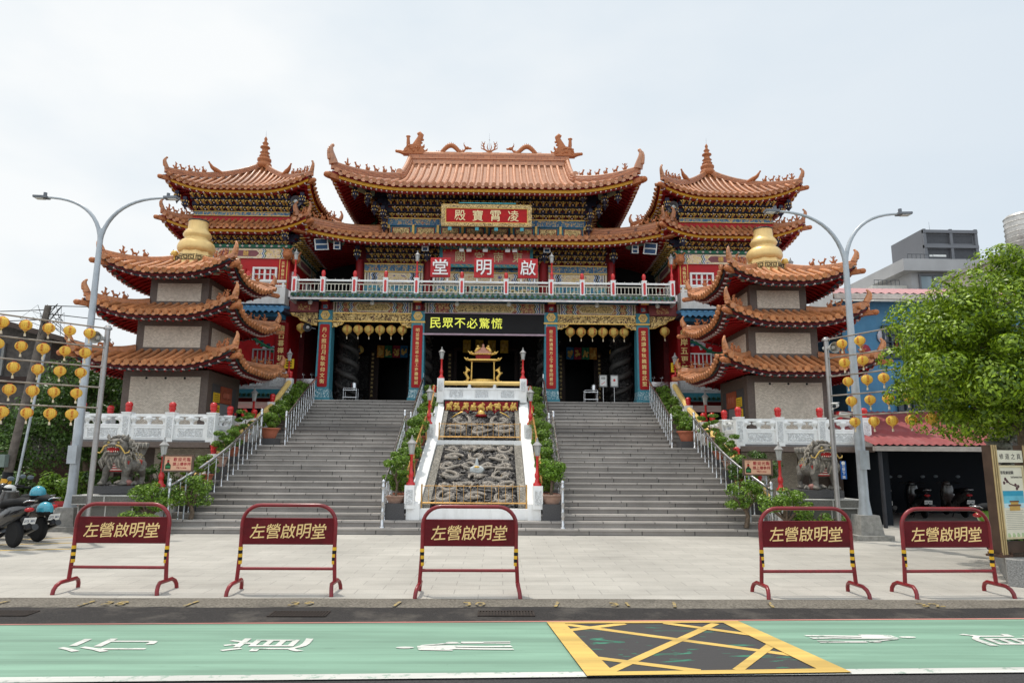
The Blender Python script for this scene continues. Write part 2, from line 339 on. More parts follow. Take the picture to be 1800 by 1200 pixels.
        me.update()
        o = bpy.data.objects.new(name, me); COL.objects.link(o)
        if parent is not None: o.parent = parent
        if loc is not None: o.location = loc
        for k_, val in kw.items(): o[k_] = val
        return o
class Fr:
    """a frame: a runs along u, b outwards along w, c upwards"""
    def __init__(s, o, u=(1, 0, 0), w=(0, -1, 0), z=(0, 0, 1)): s.o = Vector(o); s.u = Vector(u); s.w = Vector(w); s.z = Vector(z)
    def p(s, a, b, c):
        q = s.o + s.u*a + s.w*b + s.z*c; return (q.x, q.y, q.z)

def thing(name, label, cat, loc=(0, 0, 0), group=None, rot=0.0, kind=None):
    o = bpy.data.objects.new(name, None); COL.objects.link(o); o.location = loc; o.rotation_euler = (0, 0, rot); o.empty_display_size = 0.2
    return tag(o, label, cat, group, kind)
def tag(o, label, cat, group=None, kind=None):
    o['label'] = label; o['category'] = cat
    if group: o['group'] = group
    if kind: o['kind'] = kind
    return o
def struct(o, label=None, kind='structure'):
    o['kind'] = kind
    if label: o['label'] = label
    return o
CHILD = {}
def kids(o): return [c for c in COL.objects if c.parent == o]
def copy_tree(o, loc=None, rot=None, label=None, parent=None, scale=None, _kids=None):
    c = o.copy(); COL.objects.link(c)
    if parent is not None: c.parent = parent
    if loc is not None: c.location = loc
    if rot is not None: c.rotation_euler = (0, 0, rot)
    if scale is not None: c.scale = (scale,)*3 if isinstance(scale, (int, float)) else scale
    if label: c['label'] = label
    for ch in o.children: copy_tree(ch, parent=c)
    return c

# glyphs of the built-in fonts, as flat meshes in an em square centred on the origin
_G = {}
def load_glyphs(chars, weight=0.006):
    todo = [c for c in dict.fromkeys(chars) if c not in _G and c != ' ']; obs = []
    for ch in todo:
        cu = bpy.data.curves.new('glyph', 'FONT'); cu.body = ch; cu.size = 1.0; cu.offset = weight; cu.resolution_u = 2; cu.fill_mode = 'FRONT'
        ob = bpy.data.objects.new('glyph', cu); COL.objects.link(ob); obs.append(ob)
    dg = bpy.context.evaluated_depsgraph_get()
    for ch, ob in zip(todo, obs):
        me = bpy.data.meshes.new_from_object(ob.evaluated_get(dg)); vs = [(v.co.x, v.co.y) for v in me.vertices]; fs = [tuple(p.vertices) for p in me.polygons]
        if vs:
            x0, x1 = min(v[0] for v in vs), max(v[0] for v in vs); y0, y1 = min(v[1] for v in vs), max(v[1] for v in vs)
            if ord(ch) > 0x2e80: k = 0.94/max(x1-x0, y1-y0); vs = [((x-(x0+x1)/2)*k, (y-(y0+y1)/2)*k) for x, y in vs]
            else: vs = [((x-(x0+x1)/2)*1.1, (y-0.35)*1.1) for x, y in vs]
        _G[ch] = (vs, fs); bpy.data.meshes.remove(me)
    for ob in obs:
        cu = ob.data; bpy.data.objects.remove(ob); bpy.data.curves.remove(cu)
def GLYPH(ch):
    if ch not in _G: load_glyphs(ch)
    return _G[ch]
load_glyphs('凌霄寶殿東南宮闕啟明堂民眾不必驚慌左營歡迎光臨請上樓參拜鐘鼓丹心照日月耿仰文衡並常格正道士農工商盡驗誠三教通萬方下尊卑同景堂高讀春秋巍武聖五更聲傳佳音名百扣響雲彼岸曉暮禪初定修之真導覽解說圖行中0123456789WelcomInfrati')

def leaves_mesh(name, pts, size, mat, parent=None, loc=None, nrm=None, seed=1, aspect=0.5, world=True, jitter=0.9):
    """many small folded leaves, one per point; each is its own island"""
    rng = np.random.default_rng(seed); pts = np.asarray(pts, float); n = len(pts)
    d = rng.normal(size=(n, 3)); d /= np.linalg.norm(d, axis=1)[:, None]
    if nrm is not None:
        up = np.asarray(nrm, float)+rng.normal(size=(n, 3))*jitter*0.6
    else: up = rng.normal(size=(n, 3))+np.array([0, 0, 0.8])
    up /= np.linalg.norm(up, axis=1)[:, None]+1e-9
    d -= up*(d*up).sum(1)[:, None]; d /= np.linalg.norm(d, axis=1)[:, None]+1e-9
    sd_ = np.cross(up, d); s = size*rng.uniform(0.65, 1.35, size=(n, 1))
    a = pts-d*s*0.5; b = pts+d*s*0.55-up*s*0.12; l_ = pts+sd_*s*aspect*0.5+up*s*0.06; r_ = pts-sd_*s*aspect*0.5+up*s*0.06
    v = np.stack([a, l_, b, r_], 1).reshape(-1, 3)
    off = np.zeros(3)
    if parent is not None and world:
        p = parent
        while p is not None: off += np.array(p.location); p = p.parent
    if loc is not None: off = np.array(loc, float)
    v = v-off
    me = bpy.data.meshes.new(name); me.vertices.add(4*n); me.vertices.foreach_set('co', v.ravel())
    me.loops.add(4*n); me.loops.foreach_set('vertex_index', np.arange(4*n, dtype=np.int32))
    me.polygons.add(n); me.polygons.foreach_set('loop_start', np.arange(0, 4*n, 4, dtype=np.int32)); me.polygons.foreach_set('loop_total', np.full(n, 4, dtype=np.int32))
    me.materials.append(mat); me.update(calc_edges=True); me.validate()
    o = bpy.data.objects.new(name, me); COL.objects.link(o)
    if parent is not None: o.parent = parent
    if loc is not None: o.location = loc
    return o
def clump_points(centres, radii, per, seed=1, flat=0.8, shell=0.55, up=0.5):
    """points scattered through many overlapping clumps, denser towards each clump's outside"""
    rng = np.random.default_rng(seed); P = []; Nn = []
    for c, r in zip(centres, radii):
        d = rng.normal(size=(per, 3)); d /= np.linalg.norm(d, axis=1)[:, None]
        q = rng.uniform(shell**3, 1, size=(per, 1))**(1/3)
        p = d*q*np.array([r, r, r*flat]); P.append(p+np.array(c)); Nn.append(d+np.array([0, 0, up]))
    return np.concatenate(P), np.concatenate(Nn)
# ------------------------------------------------------------------ curved tiled roofs
def prof_concave(t, k=0.42): return t*(1-k)+k*t*t
class RoofFace:
    """one slope of a curved roof: eave A->B (left to right seen from outside), bounds given as [(t, left, right)], t from 0 (eave) to 1 (top)"""
    def __init__(s, A, B, D, bounds, z0, z1, up, L, ext=0.0, k=0.42, Du=None):
        s.Du = Du or D
        s.A = Vector((*A, 0)); B = Vector((*B, 0)); s.u = (B-s.A).normalized(); s.n = Vector((-s.u.y, s.u.x, 0)); s.len = (B-s.A).length
        s.D = D; s.b = bounds; s.z0, s.z1, s.up, s.L, s.ext, s.k = z0, z1, up, L, ext, k
    def lr(s, t):
        b = s.b; t = min(max(t, 0), 1)
        for i in range(len(b)-1):
            if t <= b[i+1][0] or i == len(b)-2:
                q = (t-b[i][0])/max(1e-9, b[i+1][0]-b[i][0]); return b[i][1]+(b[i+1][1]-b[i][1])*q, b[i][2]+(b[i+1][2]-b[i][2])*q
    def q(s, x, t):
        l, r = s.lr(t); half = (r-l)/2; Lc = max(0.25, min(s.L, half)); d = half-abs(x-(l+r)/2)
        return max(0.0, 1-d/Lc) if half > 0.02 else 1.0
    def P(s, x, t, dz=0.0, inset=0.0):
        q = s.q(x, max(t, 0))**2.0; f = max(0.0, 1-t*s.D/s.Du)
        e = s.ext*q*f**1.5 - inset
        p = s.A + s.u*x + s.n*(t*s.D - e)
        return Vector((p.x, p.y, s.z0+(s.z1-s.z0)*prof_concave(t, s.k)+s.up*q*f**1.6+dz))
    def tmax(s, x):
        l0, r0 = s.lr(0); lo, hi = 0.0, 1.0
        l, r = s.lr(1)
        if l-1e-6 <= x <= r+1e-6: return 1.0
        for _ in range(26):
            m = (lo+hi)/2; l, r = s.lr(m)
            if l <= x <= r: lo = m
            else: hi = m
        return lo

def roof_slope(mb, F, sp=0.25, r=0.062, drip=0.11, fascia=True, soffit=None, seg=7, rafters=0.22, dots=0.24, fs=1.0, mats=dict(tile=0, gap=1, red=2, yel=3, dot=4, sof=5)):
    l0, r0 = F.lr(0); nx = max(12, int((r0-l0)/0.2))
    ts = [i/8 for i in range(9)]
    def fn(u, t): l, rr = F.lr(t); return F.P(l+(rr-l)*u, t, 0.0)
    mb.grid(fn, [i/nx for i in range(nx+1)], ts, mats['gap'])
    k = max(2, round((r0-l0-0.1)/sp)); xs = [l0+0.05+(r0-l0-0.1)*(i+0.5)/k for i in range(k)]; step = xs[1]-xs[0]
    for x in xs:
        tm = F.tmax(x)
        if tm*F.D < 0.12: tm = 0.12/F.D
        m = max(3, int(seg*tm)+2)
        pts = [F.P(x, -0.05/F.D+(tm+0.05/F.D)*i/(m-1), r*0.45) for i in range(m)]
        mb.tube(pts, r, 8, mats['tile'], False, True)
        # round end tile
        p = pts[0]; d = (pts[0]-pts[1]).normalized()
        mb.cyl(p-d*0.02, p+d*0.03, r*1.28, r*1.22, 10, mats['tile'], False)
    # drip tiles between the rounds
    for i in range(len(xs)-1):
        x = (xs[i]+xs[i+1])/2; c = F.P(x, -0.03/F.D); a = F.P(xs[i]+r*0.5, -0.03/F.D); b_ = F.P(xs[i+1]-r*0.5, -0.03/F.D)
        dn = Vector((0, 0, -drip)); o = F.n*0.03
        m1 = a.lerp(c, 0.35)+dn*0.75; m2 = b_.lerp(c, 0.35)+dn*0.75; tp = c+dn
        vs = [a, m1, tp, m2, b_]; vv = [tuple(q) for q in vs]+[tuple(q+o) for q in vs]
        mb.add(vv, [(0, 1, 2, 3, 4), (9, 8, 7, 6, 5), (0, 5, 6, 1), (1, 6, 7, 2), (2, 7, 8, 3), (3, 8, 9, 4)], mats['tile'])
    nf = max(16, int((r0-l0)/0.16)); xf = [l0+(r0-l0)*i/nf for i in range(nf+1)]
    if fascia:
        # stepped eave boards: red, yellow, red
        for z_a, z_b, ins, mt in ((-0.015, -0.115*fs, 0.05, mats['red']), (-0.115*fs, -0.235*fs, 0.10, mats['yel']), (-0.235*fs, -0.30*fs, 0.19, mats['red'])):
            mb.grid(lambda x, z: F.P(x*(1-2*ins/(r0-l0)*0), 0, z, ins), xf, [z_a, z_b], mt)
            mb.grid(lambda x, q: F.P(x, 0, z_b, ins+q), xf, [0, 0.12], mt)
        if dots:
            kd = int((r0-l0)/dots)
            for i in range(kd):
                x = l0+(r0-l0)*(i+0.5)/kd; p = F.P(x, 0, -0.285*fs, 0.13)
                mb.cyl(p-F.n*0.03, p+F.n*0.10, 0.026, 0.026, 6, mats['dot'], False)
    if soffit is not None:
        zi, tin = soffit            # height and t of the soffit's inner edge
        def sf(u, t):
            l, rr = F.lr(t*tin); x = l+(rr-l)*u; p = F.P(x, t*tin, -0.30*fs, 0.2*(1-t)); q = (1-t)**1.3
            p.z = p.z*q + zi*(1-q) if t > 0 else p.z
            return p
        mb.grid(sf, [i/nx for i in range(nx+1)], [i/6 for i in range(7)], mats['sof'])
        if rafters:
            kr = int((r0-l0)/rafters)
            for i in range(kr):
                x = l0+(r0-l0)*(i+0.5)/kr; tm = min(1.0, F.tmax(x)/tin)
                if tm < 0.12: continue
                pts = []
                for j in range(5):
                    t = 0.02+(tm-0.02)*j/4; l, rr = F.lr(t*tin); u = (x-l)/max(1e-6, rr-l); p = sf(min(max(u, 0), 1), t); p.z -= 0.03; pts.append(p)
                mb.tube(pts, 0.035, 4, mats['sof'], True, False)

def hip_path(F, side, n=14, t1=1.0, dz=0.0):
    out = []
    for i in range(n):
        t = t1*i/(n-1); l, r = F.lr(t); out.append(F.P(l if side < 0 else r, t, dz))
    return out
def ridge_beam(mb, pts, wd, ht, mat=0, cap=1, roll=True):
    """a built-up ridge: block courses with a rounded capping, following pts"""
    pts = [Vector(p) for p in pts]; vs = []; k = len(pts)
    for i, p in enumerate(pts):
        d = (pts[min(i+1, k-1)]-pts[max(i-1, 0)]); d.z = 0
        if d.length < 1e-6: d = Vector((1, 0, 0))
        d.normalize(); s_ = Vector((-d.y, d.x, 0))*wd/2
        vs += [tuple(p-s_), tuple(p+s_), tuple(p+s_+Vector((0, 0, ht))), tuple(p-s_+Vector((0, 0, ht)))]
    fs = []
    for i in range(k-1):
        for a, b in ((0, 1), (1, 2), (2, 3), (3, 0)): fs.append((4*i+a, 4*i+b, 4*i+4+b, 4*i+4+a))
    fs += [(0, 1, 2, 3), (4*k-1, 4*k-2, 4*k-3, 4*k-4)]
    mb.add(vs, fs, mat)
    if roll:
        top = [p+Vector((0, 0, ht+wd*0.12)) for p in pts]; mb.tube(top, wd*0.42, 8, cap)
        for z in (0.36, 0.72): mb.tube([p+Vector((0, 0, ht*z)) for p in pts], wd*0.56, 4, cap, True, False, flat=1.0)
def horn(mb, p, d, h=0.5, mat=0, curl=1.0, fat=1.0):
    """the up-curled crest at a roof corner, with scalloped back"""
    d = Vector(d).normalized(); p = Vector(p); pts = []; rs = []
    for i in range(12):
        s = i/11; a = -0.3+s*2.35
        q = p + d*(0.10*h*math.sin(s*2.6)+0.20*h*s - curl*0.30*h*max(0, s-0.60)*2.4) + Vector((0, 0, h*s**0.85))
        pts.append(q); rs.append(h*fat*(0.16*(1-s)**0.8+0.055))
    mb.tube(pts, rs, 8, mat)
    for i in range(2, 10): mb.ball(pts[i]+d*rs[i]*0.95, rs[i]*0.5, 6, mat)
    mb.ball(pts[-1]-d*h*0.05, h*0.10, 8, mat)
FIG = {}
def ridge_figure_mesh(kind):
    if kind in FIG: return FIG[kind]
    b = MB()
    if kind == 0:      # crouching beast, head up
        b.ball((0, 0, 0.13), (0.13, 0.06, 0.07), 8); b.tube([(0.10, 0, 0.15), (0.14, 0, 0.26)], [0.055, 0.045], 6); b.ball((0.17, 0, 0.29), (0.07, 0.045, 0.05), 8)
        for x in (-0.09, 0.09):
            for y in (-0.04, 0.04): b.cyl((x, y, 0), (x, y, 0.12), 0.026, 0.03, 6)
        b.tube([(-0.12, 0, 0.15), (-0.18, 0, 0.24), (-0.15, 0, 0.32)], [0.03, 0.03, 0.012], 6); b.ball((0.15, 0.03, 0.34), 0.02, 5); b.ball((0.15, -0.03, 0.34), 0.02, 5)
    elif kind == 1:    # sitting beast
        b.ball((-0.03, 0, 0.10), (0.10, 0.07, 0.10), 8); b.tube([(0, 0, 0.1), (0.05, 0, 0.24)], [0.075, 0.05], 7); b.ball((0.08, 0, 0.30), (0.07, 0.05, 0.055), 8)
        for y in (-0.04, 0.04): b.cyl((0.08, y, 0), (0.06, y, 0.17), 0.024, 0.03, 6); b.ball((0.05, y, 0.36), 0.024, 5)
        b.tube([(-0.11, 0, 0.05), (-0.16, 0, 0.18), (-0.10, 0, 0.27)], [0.03, 0.035, 0.015], 6)
    else:              # rider with raised arms
        b.ball((0, 0, 0.10), (0.14, 0.06, 0.07), 8); b.ball((0.14, 0, 0.17), (0.06, 0.04, 0.05), 7); b.tube([(0, 0, 0.14), (0, 0, 0.30)], [0.06, 0.045], 7); b.ball((0, 0, 0.37), 0.05, 8)
        b.tube([(0, 0.03, 0.28), (0.06, 0.09, 0.36), (0.07, 0.10, 0.42)], 0.022, 5); b.tube([(0, -0.03, 0.28), (-0.07, -0.08, 0.33), (-0.1, -0.09, 0.40)], 0.022, 5)
        b.tube([(-0.12, 0, 0.12), (-0.20, 0, 0.22)], [0.04, 0.015], 6)
        for x in (-0.08, 0.08): b.cyl((x, 0, 0), (x, 0, 0.08), 0.035, 0.035, 6)
    me = bpy.data.meshes.new('ridge_figure'); me.from_pydata([tuple(v) for v in b.v], [], b.f); me.polygons.foreach_set('use_smooth', np.ones(len(b.f), bool)); me.update()
    FIG[kind] = me; return me
def wpos(o):
    p = Vector((0, 0, 0))
    while o is not None: p += o.location; o = o.parent
    return p
def place_figures(parent, pts, ts, ht, size=1.0, mat=None, name='ridge_figure'):
    """small glazed figures standing along a hip ridge, each an object of its own"""
    pts = [Vector(p) for p in pts]; n = len(pts)-1
    for j, t in enumerate(ts):
        i = min(n-1, int(t*n)); f = t*n-i; p = pts[i].lerp(pts[i+1], f); d = pts[i]-pts[i+1]
        kd = 2 if j == 0 else (0 if j % 2 else 1); me = ridge_figure_mesh(kd)
        if not me.materials: me.materials.append(mat or terra)
        o = bpy.data.objects.new(name, me); COL.objects.link(o); o.parent = parent
        o.location = p+Vector((0, 0, ht))-wpos(parent); o.rotation_euler = (0, 0, math.atan2(d.y, d.x)); o.scale = (size,)*3

def square_roof(root, name, cx, cy, h0, h1, z0, z1, up, tm, sp, r, soff, hipw=0.13, hiph=0.16, hornh=0.45, L=1.6, ext=0.12, emats=None, fs=0.75, drip=0.1, curl=0.45, fat=1.0, figs=(0.16, 0.26, 0.36), figsize=0.75, front_only=False, hipfrac=1.0, k=0.42, hx0=None, extra=None):
    """four curved slopes round a square, with hip ridges, corner horns and ridge figures"""
    mb = MB(); hm = []
    c0 = [(cx-h0, cy-h0), (cx+h0, cy-h0), (cx+h0, cy+h0), (cx-h0, cy+h0)]
    faces = []
    for i in range(4):
        A, B = c0[i], c0[(i+1) % 4]; D = h0-h1
        faces.append(RoofFace(A, B, D, [(0, 0, 2*h0), (1, D, 2*h0-D)], z0, z1, up, L, ext, k))
    for F in faces: roof_slope(mb, F, sp, r, drip, soffit=soff, fs=fs)
    # carved corner beam ends under each tip
    ro = mb.build(name, [tm, tile_gap]+(emats or [red_d, yellow, pink, red_d]), root)
    for i, F in enumerate(faces):
        hp = hip_path(F, -1, 14, hipfrac, 0.03); hb = MB(); ridge_beam(hb, hp, hipw, hiph, 0, 1)
        d = (hp[0]-hp[1]); d.z = 0; d.normalize()
        horn(hb, hp[0]+Vector((0, 0, hiph))-d*0.06, d, hornh, 1, curl, fat)
        rd = hb.build('hip_ridge', [ridge_o if tm is not tile_f else tile_f, tm], ro)
        place_figures(rd, hp, figs, hiph+hipw*0.4, figsize)
        cb = MB(); p = hp[0]-Vector((0, 0, 0.21)); cb.bar(p-d*0.45, p+d*0.12, 0.13, 0.13, 0); cb.bar(p-d*1.2-Vector((0,0,0.05)), p-d*0.45, 0.16, 0.16, 1)
        cb.ball(p+d*0.15, (0.10, 0.10, 0.085), 8, 0)
        for j in range(7): cb.bar(p-d*(0.5+j*0.09)-Vector((-d.y*0.09, d.x*0.09, 0)), p-d*(0.5+j*0.09)+Vector((-d.y*0.09, d.x*0.09, 0)), 0.02, 0.15, 2)
        cb.build('corner_beam', [terra, green_p, gold_p], ro)
    return ro, faces

# ------------------------------------------------------------------ brackets, beams, ornaments
def dougong(mb, F, a0, a1, c0, c1, rows, out, pitch=0.33, mats=(0, 1, 2, 3), outs0=0.05):
    """tiers of small painted brackets stepping outwards as they rise"""
    rh = (c1-c0)/rows
    for r in range(rows):
        zb = c0+r*rh; b = outs0+out*(r+0.6)/rows; k = max(2, round((a1-a0)/pitch)); pt = (a1-a0)/k; sh = 0.5 if r % 2 else 0.0
        mb.fbox(F, a0, a1, -0.05, b-0.17, zb, zb+rh*0.98, mats[0])
        mb.fbox(F, a0, a1, b-0.17, b-0.11, zb+rh*0.80, zb+rh*0.95, mats[3])
        for i in range(k+(0 if sh else 0)):
            a = a0+(i+0.5+sh*(1 if i < k-1 else 0)*1.0)*pt if sh else a0+(i+0.5)*pt
            if a > a1-0.05: continue
            # block, arm with a curled gold tip, and a pendant
            mb.fbox(F, a-pt*0.20, a+pt*0.20, b-0.16, b-0.02, zb+rh*0.42, zb+rh*0.66, mats[0])
            P = F.p
            mb.add([P(a-0.03, b-0.14, zb+rh*0.10), P(a+0.03, b-0.14, zb+rh*0.10), P(a+0.03, b+0.10, zb+rh*0.34), P(a-0.03, b+0.10, zb+rh*0.34), P(a-0.03, b-0.14, zb+rh*0.44), P(a+0.03, b-0.14, zb+rh*0.44), P(a+0.03, b+0.06, zb+rh*0.5), P(a-0.03, b+0.06, zb+rh*0.5)],
                   [(0, 3, 2, 1), (4, 5, 6, 7), (0, 1, 5, 4), (1, 2, 6, 5), (2, 3, 7, 6), (3, 0, 4, 7)], mats[1])
            # leaf-shaped arms to left and right
            for sg in (-1, 1):
                mb.add([P(a+sg*0.03, b-0.05, zb+rh*0.34), P(a+sg*pt*0.32, b-0.05, zb+rh*0.52), P(a+sg*pt*0.47, b-0.06, zb+rh*0.90), P(a+sg*pt*0.18, b-0.05, zb+rh*0.80)], [(0, 1, 2, 3)], mats[1])
            mb.ball(P(a+pt*0.5, b-0.06, zb+rh*0.30), (pt*0.13, pt*0.10, rh*0.16), 6, mats[2] if (i+r) % 2 else mats[3])
            mb.ball(P(a, b-0.02, zb+rh*0.76), (pt*0.17, pt*0.14, rh*0.15), 6, mats[2] if (i+r) % 2 else mats[1])
def pendant_lantern(mb, p, h=0.55, w=0.2, mats=(0, 1, 2)):
    """a carved hanging post end, flower-basket shaped"""
    x, y, z = p
    mb.cbox(x, y, z-h*0.25, w*0.7, w*0.7, h*0.25, mats[0])
    mb.lathe([(w*0.45, 0), (w*0.62, -h*0.10), (w*0.55, -h*0.22), (w*0.70, -h*0.34), (w*0.52, -h*0.48), (w*0.3, -h*0.55), (w*0.12, -h*0.7), (0.0, -h*0.8)], (x, y, z-h*0.22), 10, mats[0], False)
    for j in range(8):
        a = j*math.pi/4; mb.ball((x+w*0.62*math.cos(a), y+w*0.62*math.sin(a), z-h*0.36), (w*0.12, w*0.12, h*0.07), 6, mats[1]); mb.ball((x+w*0.6*math.cos(a+0.4), y+w*0.6*math.sin(a+0.4), z-h*0.60), (w*0.12, w*0.12, h*0.06), 6, mats[2 if j % 2 else 1])
def zig(mb, F, a, c0, c1, w, amp, b, mat, flip=1, n=3):
    """a zigzag stripe across a beam"""
    P = F.p; k = 2*n; hh = (c1-c0)/k; vs = []
    for i in range(k+1):
        off = amp*(1 if i % 2 else 0)*flip; vs += [P(a+off, b, c0+i*hh), P(a+off+w*flip, b, c0+i*hh)]
    mb.add(vs, [(2*i, 2*i+1, 2*i+3, 2*i+2) for i in range(k)], mat)
def painted_beam(mb, F, a0, a1, c0, c1, b0, b1, mats=(0, 1, 2, 3, 4, 5), center=0.42, zn=2):
    """a beam painted with zigzag bands, end flowers and a long framed centre panel.
       mats: ground, zig white, zig blue, zig green, centre, frame gold"""
    mb.fbox(F, a0, a1, b0, b1, c0, c1, mats[0]); P = F.p; w = a1-a0; h = c1-c0; m = (a0+a1)/2; z = b1+0.006
    half = w*center/2; t = h*0.32
    for g, mt in ((0.0, mats[5]), (0.035, mats[4])):
        hh = half-g; y0, y1 = c0+h*0.10+g, c1-h*0.10-g; ym = (c0+c1)/2
        mb.add([P(m-hh+t, z+g*0.2, y0), P(m+hh-t, z+g*0.2, y0), P(m+hh, z+g*0.2, ym), P(m+hh-t, z+g*0.2, y1), P(m-hh+t, z+g*0.2, y1), P(m-hh, z+g*0.2, ym)], [(0, 1, 2, 3, 4, 5)], mt)
    sw = h*0.09
    for sg in (-1, 1):
        for i, mt in enumerate((mats[1], mats[2], mats[1], mats[3])):
            zig(mb, F, m+sg*(half+0.02+i*sw*1.05), c0+0.006, c1-0.006, sw, h*0.16, z, mt, sg, zn)
            e = m+sg*(w/2-h*0.75-i*sw*1.05); zig(mb, F, e, c0+0.006, c1-0.006, sw, h*0.16, z, mt, sg, zn)
        for i, mt in enumerate((mats[1], mats[3], mats[1], mats[2])):
            a = m+sg*(w/2-0.03-i*0.05); mb.add([P(a, z, c0+0.01), P(a-sg*0.03, z, c0+0.01), P(a-sg*0.03, z, c1-0.01), P(a, z, c1-0.01)], [(0, 1, 2, 3)], mt)
    for c in (c0, c1): mb.fbox(F, a0, a1, b1, b1+0.012, c-0.012 if c == c1 else c, c if c == c1 else c+0.012, mats[1])
def couplet(root, F, a0, a1, c0, c1, txt, b=0.0, th=0.05, frame=None, name='couplet_board', size=None, ground=None):
    """an upright board of writing"""
    mb = MB(); P = F.p; w = a1-a0; r = w*0.18
    def rr(w0, w1, h0, h1, r):
        out = []
        for cx, cz, s0 in ((w1-r, h0+r, -90), (w1-r, h1-r, 0), (w0+r, h1-r, 90), (w0+r, h0+r, 180)):
            for i in range(4): a = R_(s0+30*i); out.append((cx+r*math.cos(a), cz+r*math.sin(a)))
        return out
    if frame is not None: mb.prism(rr(a0-0.03, a1+0.03, c0-0.03, c1+0.03, r), F, b, b+th*0.6, 2)
    mb.prism(rr(a0, a1, c0, c1, r), F, b, b+th, 0)
    n = len(txt); pt = (c1-c0-0.16)/n; sz = size or min(w*0.72, pt*0.86)
    mb.text(txt, F, (a0+a1)/2, (c0+c1)/2, sz, b+th, b+th+0.015, 1, vertical=True, pitch=pt)
    return mb.build(name, [ground or M('couplet_red', (0.36, 0.010, 0.013), 0.5, var=0.1), letter_g, frame or gold_p], root)
def lattice_window(mb, F, a0, a1, c0, c1, b, mats=(0, 1), nx=4, nz=3, w=0.045):
    """frame with glazing bars, panes set back; mats: frame, glass"""
    mb.fbox(F, a0, a1, b-0.10, b-0.06, c0, c1, mats[1])
    for x0, x1, z0, z1 in ((a0-w, a0+w*0.4, c0-w, c1+w), (a1-w*0.4, a1+w, c0-w, c1+w), (a0+w*0.4, a1-w*0.4, c0-w, c0+w*0.4), (a0+w*0.4, a1-w*0.4, c1-w*0.4, c1+w)): mb.fbox(F, x0, x1, b-0.06, b+0.04, z0, z1, mats[0])
    for i in range(1, nx):
        x = a0+(a1-a0)*i/nx; t = w*0.42 if i != nx//2 else w*0.7; mb.fbox(F, x-t, x+t, b-0.06, b+0.02, c0, c1, mats[0])
    for i in range(1, nz):
        z = c0+(c1-c0)*i/nz; mb.fbox(F, a0, a1, b-0.06, b+0.013, z-w*0.32, z+w*0.32, mats[0])
def arc_pts(c, r, a0, a1, n, ax=(1, 0, 0), ay=(0, 0, 1)):
    c = Vector(c); ax = Vector(ax); ay = Vector(ay)
    return [c+ax*r*math.cos(R_(a0+(a1-a0)*i/(n-1)))+ay*r*math.sin(R_(a0+(a1-a0)*i/(n-1))) for i in range(n)]
# ------------------------------------------------------------------ ground, road and pavement (the setting)
kerb_m = M('rough_kerb_concrete', (0.165, 0.148, 0.124), 0.9, var=0.55, scale=40, bump=0.6, dirt=(0.05, 0.045, 0.04), dirt_amt=0.8, dirt_scale=2.2)
asph = M('asphalt', (0.052, 0.049, 0.050), 0.85, var=0.45, scale=70, bump=0.5, dirt=(0.09, 0.085, 0.08), dirt_amt=0.3, dirt_scale=0.8)
asph_d = M('dark_asphalt', (0.036, 0.033, 0.032), 0.9, var=0.5, scale=60, bump=0.6, dirt=(0.14, 0.125, 0.108), dirt_amt=0.75, dirt_scale=1.8)
pave = M_brick('plaza_paver', (0.41, 0.388, 0.348), (0.46, 0.435, 0.39), (0.31, 0.293, 0.265), 1.0, 0.6, 0.30, 0.007, 0.75, 'XY', 0.12, dirt=(0.235, 0.22, 0.195), lf=(0.78, 1.1))
def worn(name, col, under, cut, sc=(0.6, 3.0, 1), scale=2.2):
    """road paint worn through in streaks along the traffic"""
    m, n, l, b = _nodes(name); v = coords(n, l, sc, 'World'); t = noise_n(n, l, v, scale, 8, 0.72); r = ramp(n, [(cut, (0, 0, 0)), (cut+0.05, (1, 1, 1))])
    l.new(t.outputs['Fac'], r.inputs['Fac']); v2 = coords(n, l, (0.25, 2.2, 1), 'World'); t2 = noise_n(n, l, v2, 1.6, 6, 0.6)
    ty = noise_n(n, l, coords(n, l, (0.05, 4.5, 1), 'World'), 1.3, 5, 0.6); rt = ramp(n, [(0.45, (1, 1, 1)), (0.66, (0.74, 0.74, 0.74))]); l.new(ty.outputs['Fac'], rt.inputs['Fac'])
    c2 = ramp(n, [(0.3, tuple(c*0.74 for c in col)), (0.7, tuple(min(1, c*1.14) for c in col))]); l.new(t2.outputs['Fac'], c2.inputs['Fac'])
    sp = noise_n(n, l, coords(n, l, (1, 1, 1), 'World'), 22, 3, 0.7); rs = ramp(n, [(0.70, (0, 0, 0)), (0.74, (0.8,)*3)]); l.new(sp.outputs['Fac'], rs.inputs['Fac'])
    o = mixc(n, l, r.outputs['Color'], under, c2.outputs['Color']); o = mixc(n, l, 1.0, o, rt.outputs['Color'], 'MULTIPLY'); o = mixc(n, l, rs.outputs['Color'], o, under)
    l.new(o, b.inputs['Base Color']); b.inputs['Roughness'].default_value = 0.7; bump_n(n, l, b, t.outputs['Fac'], 0.1, 0.01); return m
lane_g = worn('lane_green', (0.20, 0.35, 0.258), (0.12, 0.22, 0.165), 0.31)
road_w = worn('road_white', (0.66, 0.66, 0.62), (0.30, 0.38, 0.32), 0.39, (1.5, 1.5, 1), 5)
road_y = worn('road_yellow', (0.66, 0.44, 0.115), (0.42, 0.28, 0.09), 0.33, (1.2, 1.2, 1), 4)
kerb_y = worn('kerb_yellow', (0.42, 0.30, 0.10), (0.18, 0.16, 0.13), 0.46, (2.5, 2.5, 1), 6)
road_r = worn('road_red', (0.55, 0.22, 0.18), (0.35, 0.16, 0.13), 0.38)
box_in = M_multi('worn_box_asphalt', [(0.045, 0.043, 0.044)]*6+[(0.03, 0.13, 0.085), (0.05, 0.20, 0.13)], 1.6, 0.85, 2.0, stretch=(0.7, 3.2, 1))
SL = 0.033                                  # the road runs slightly askew to the temple front
def ry(x, y0): return y0+SL*x
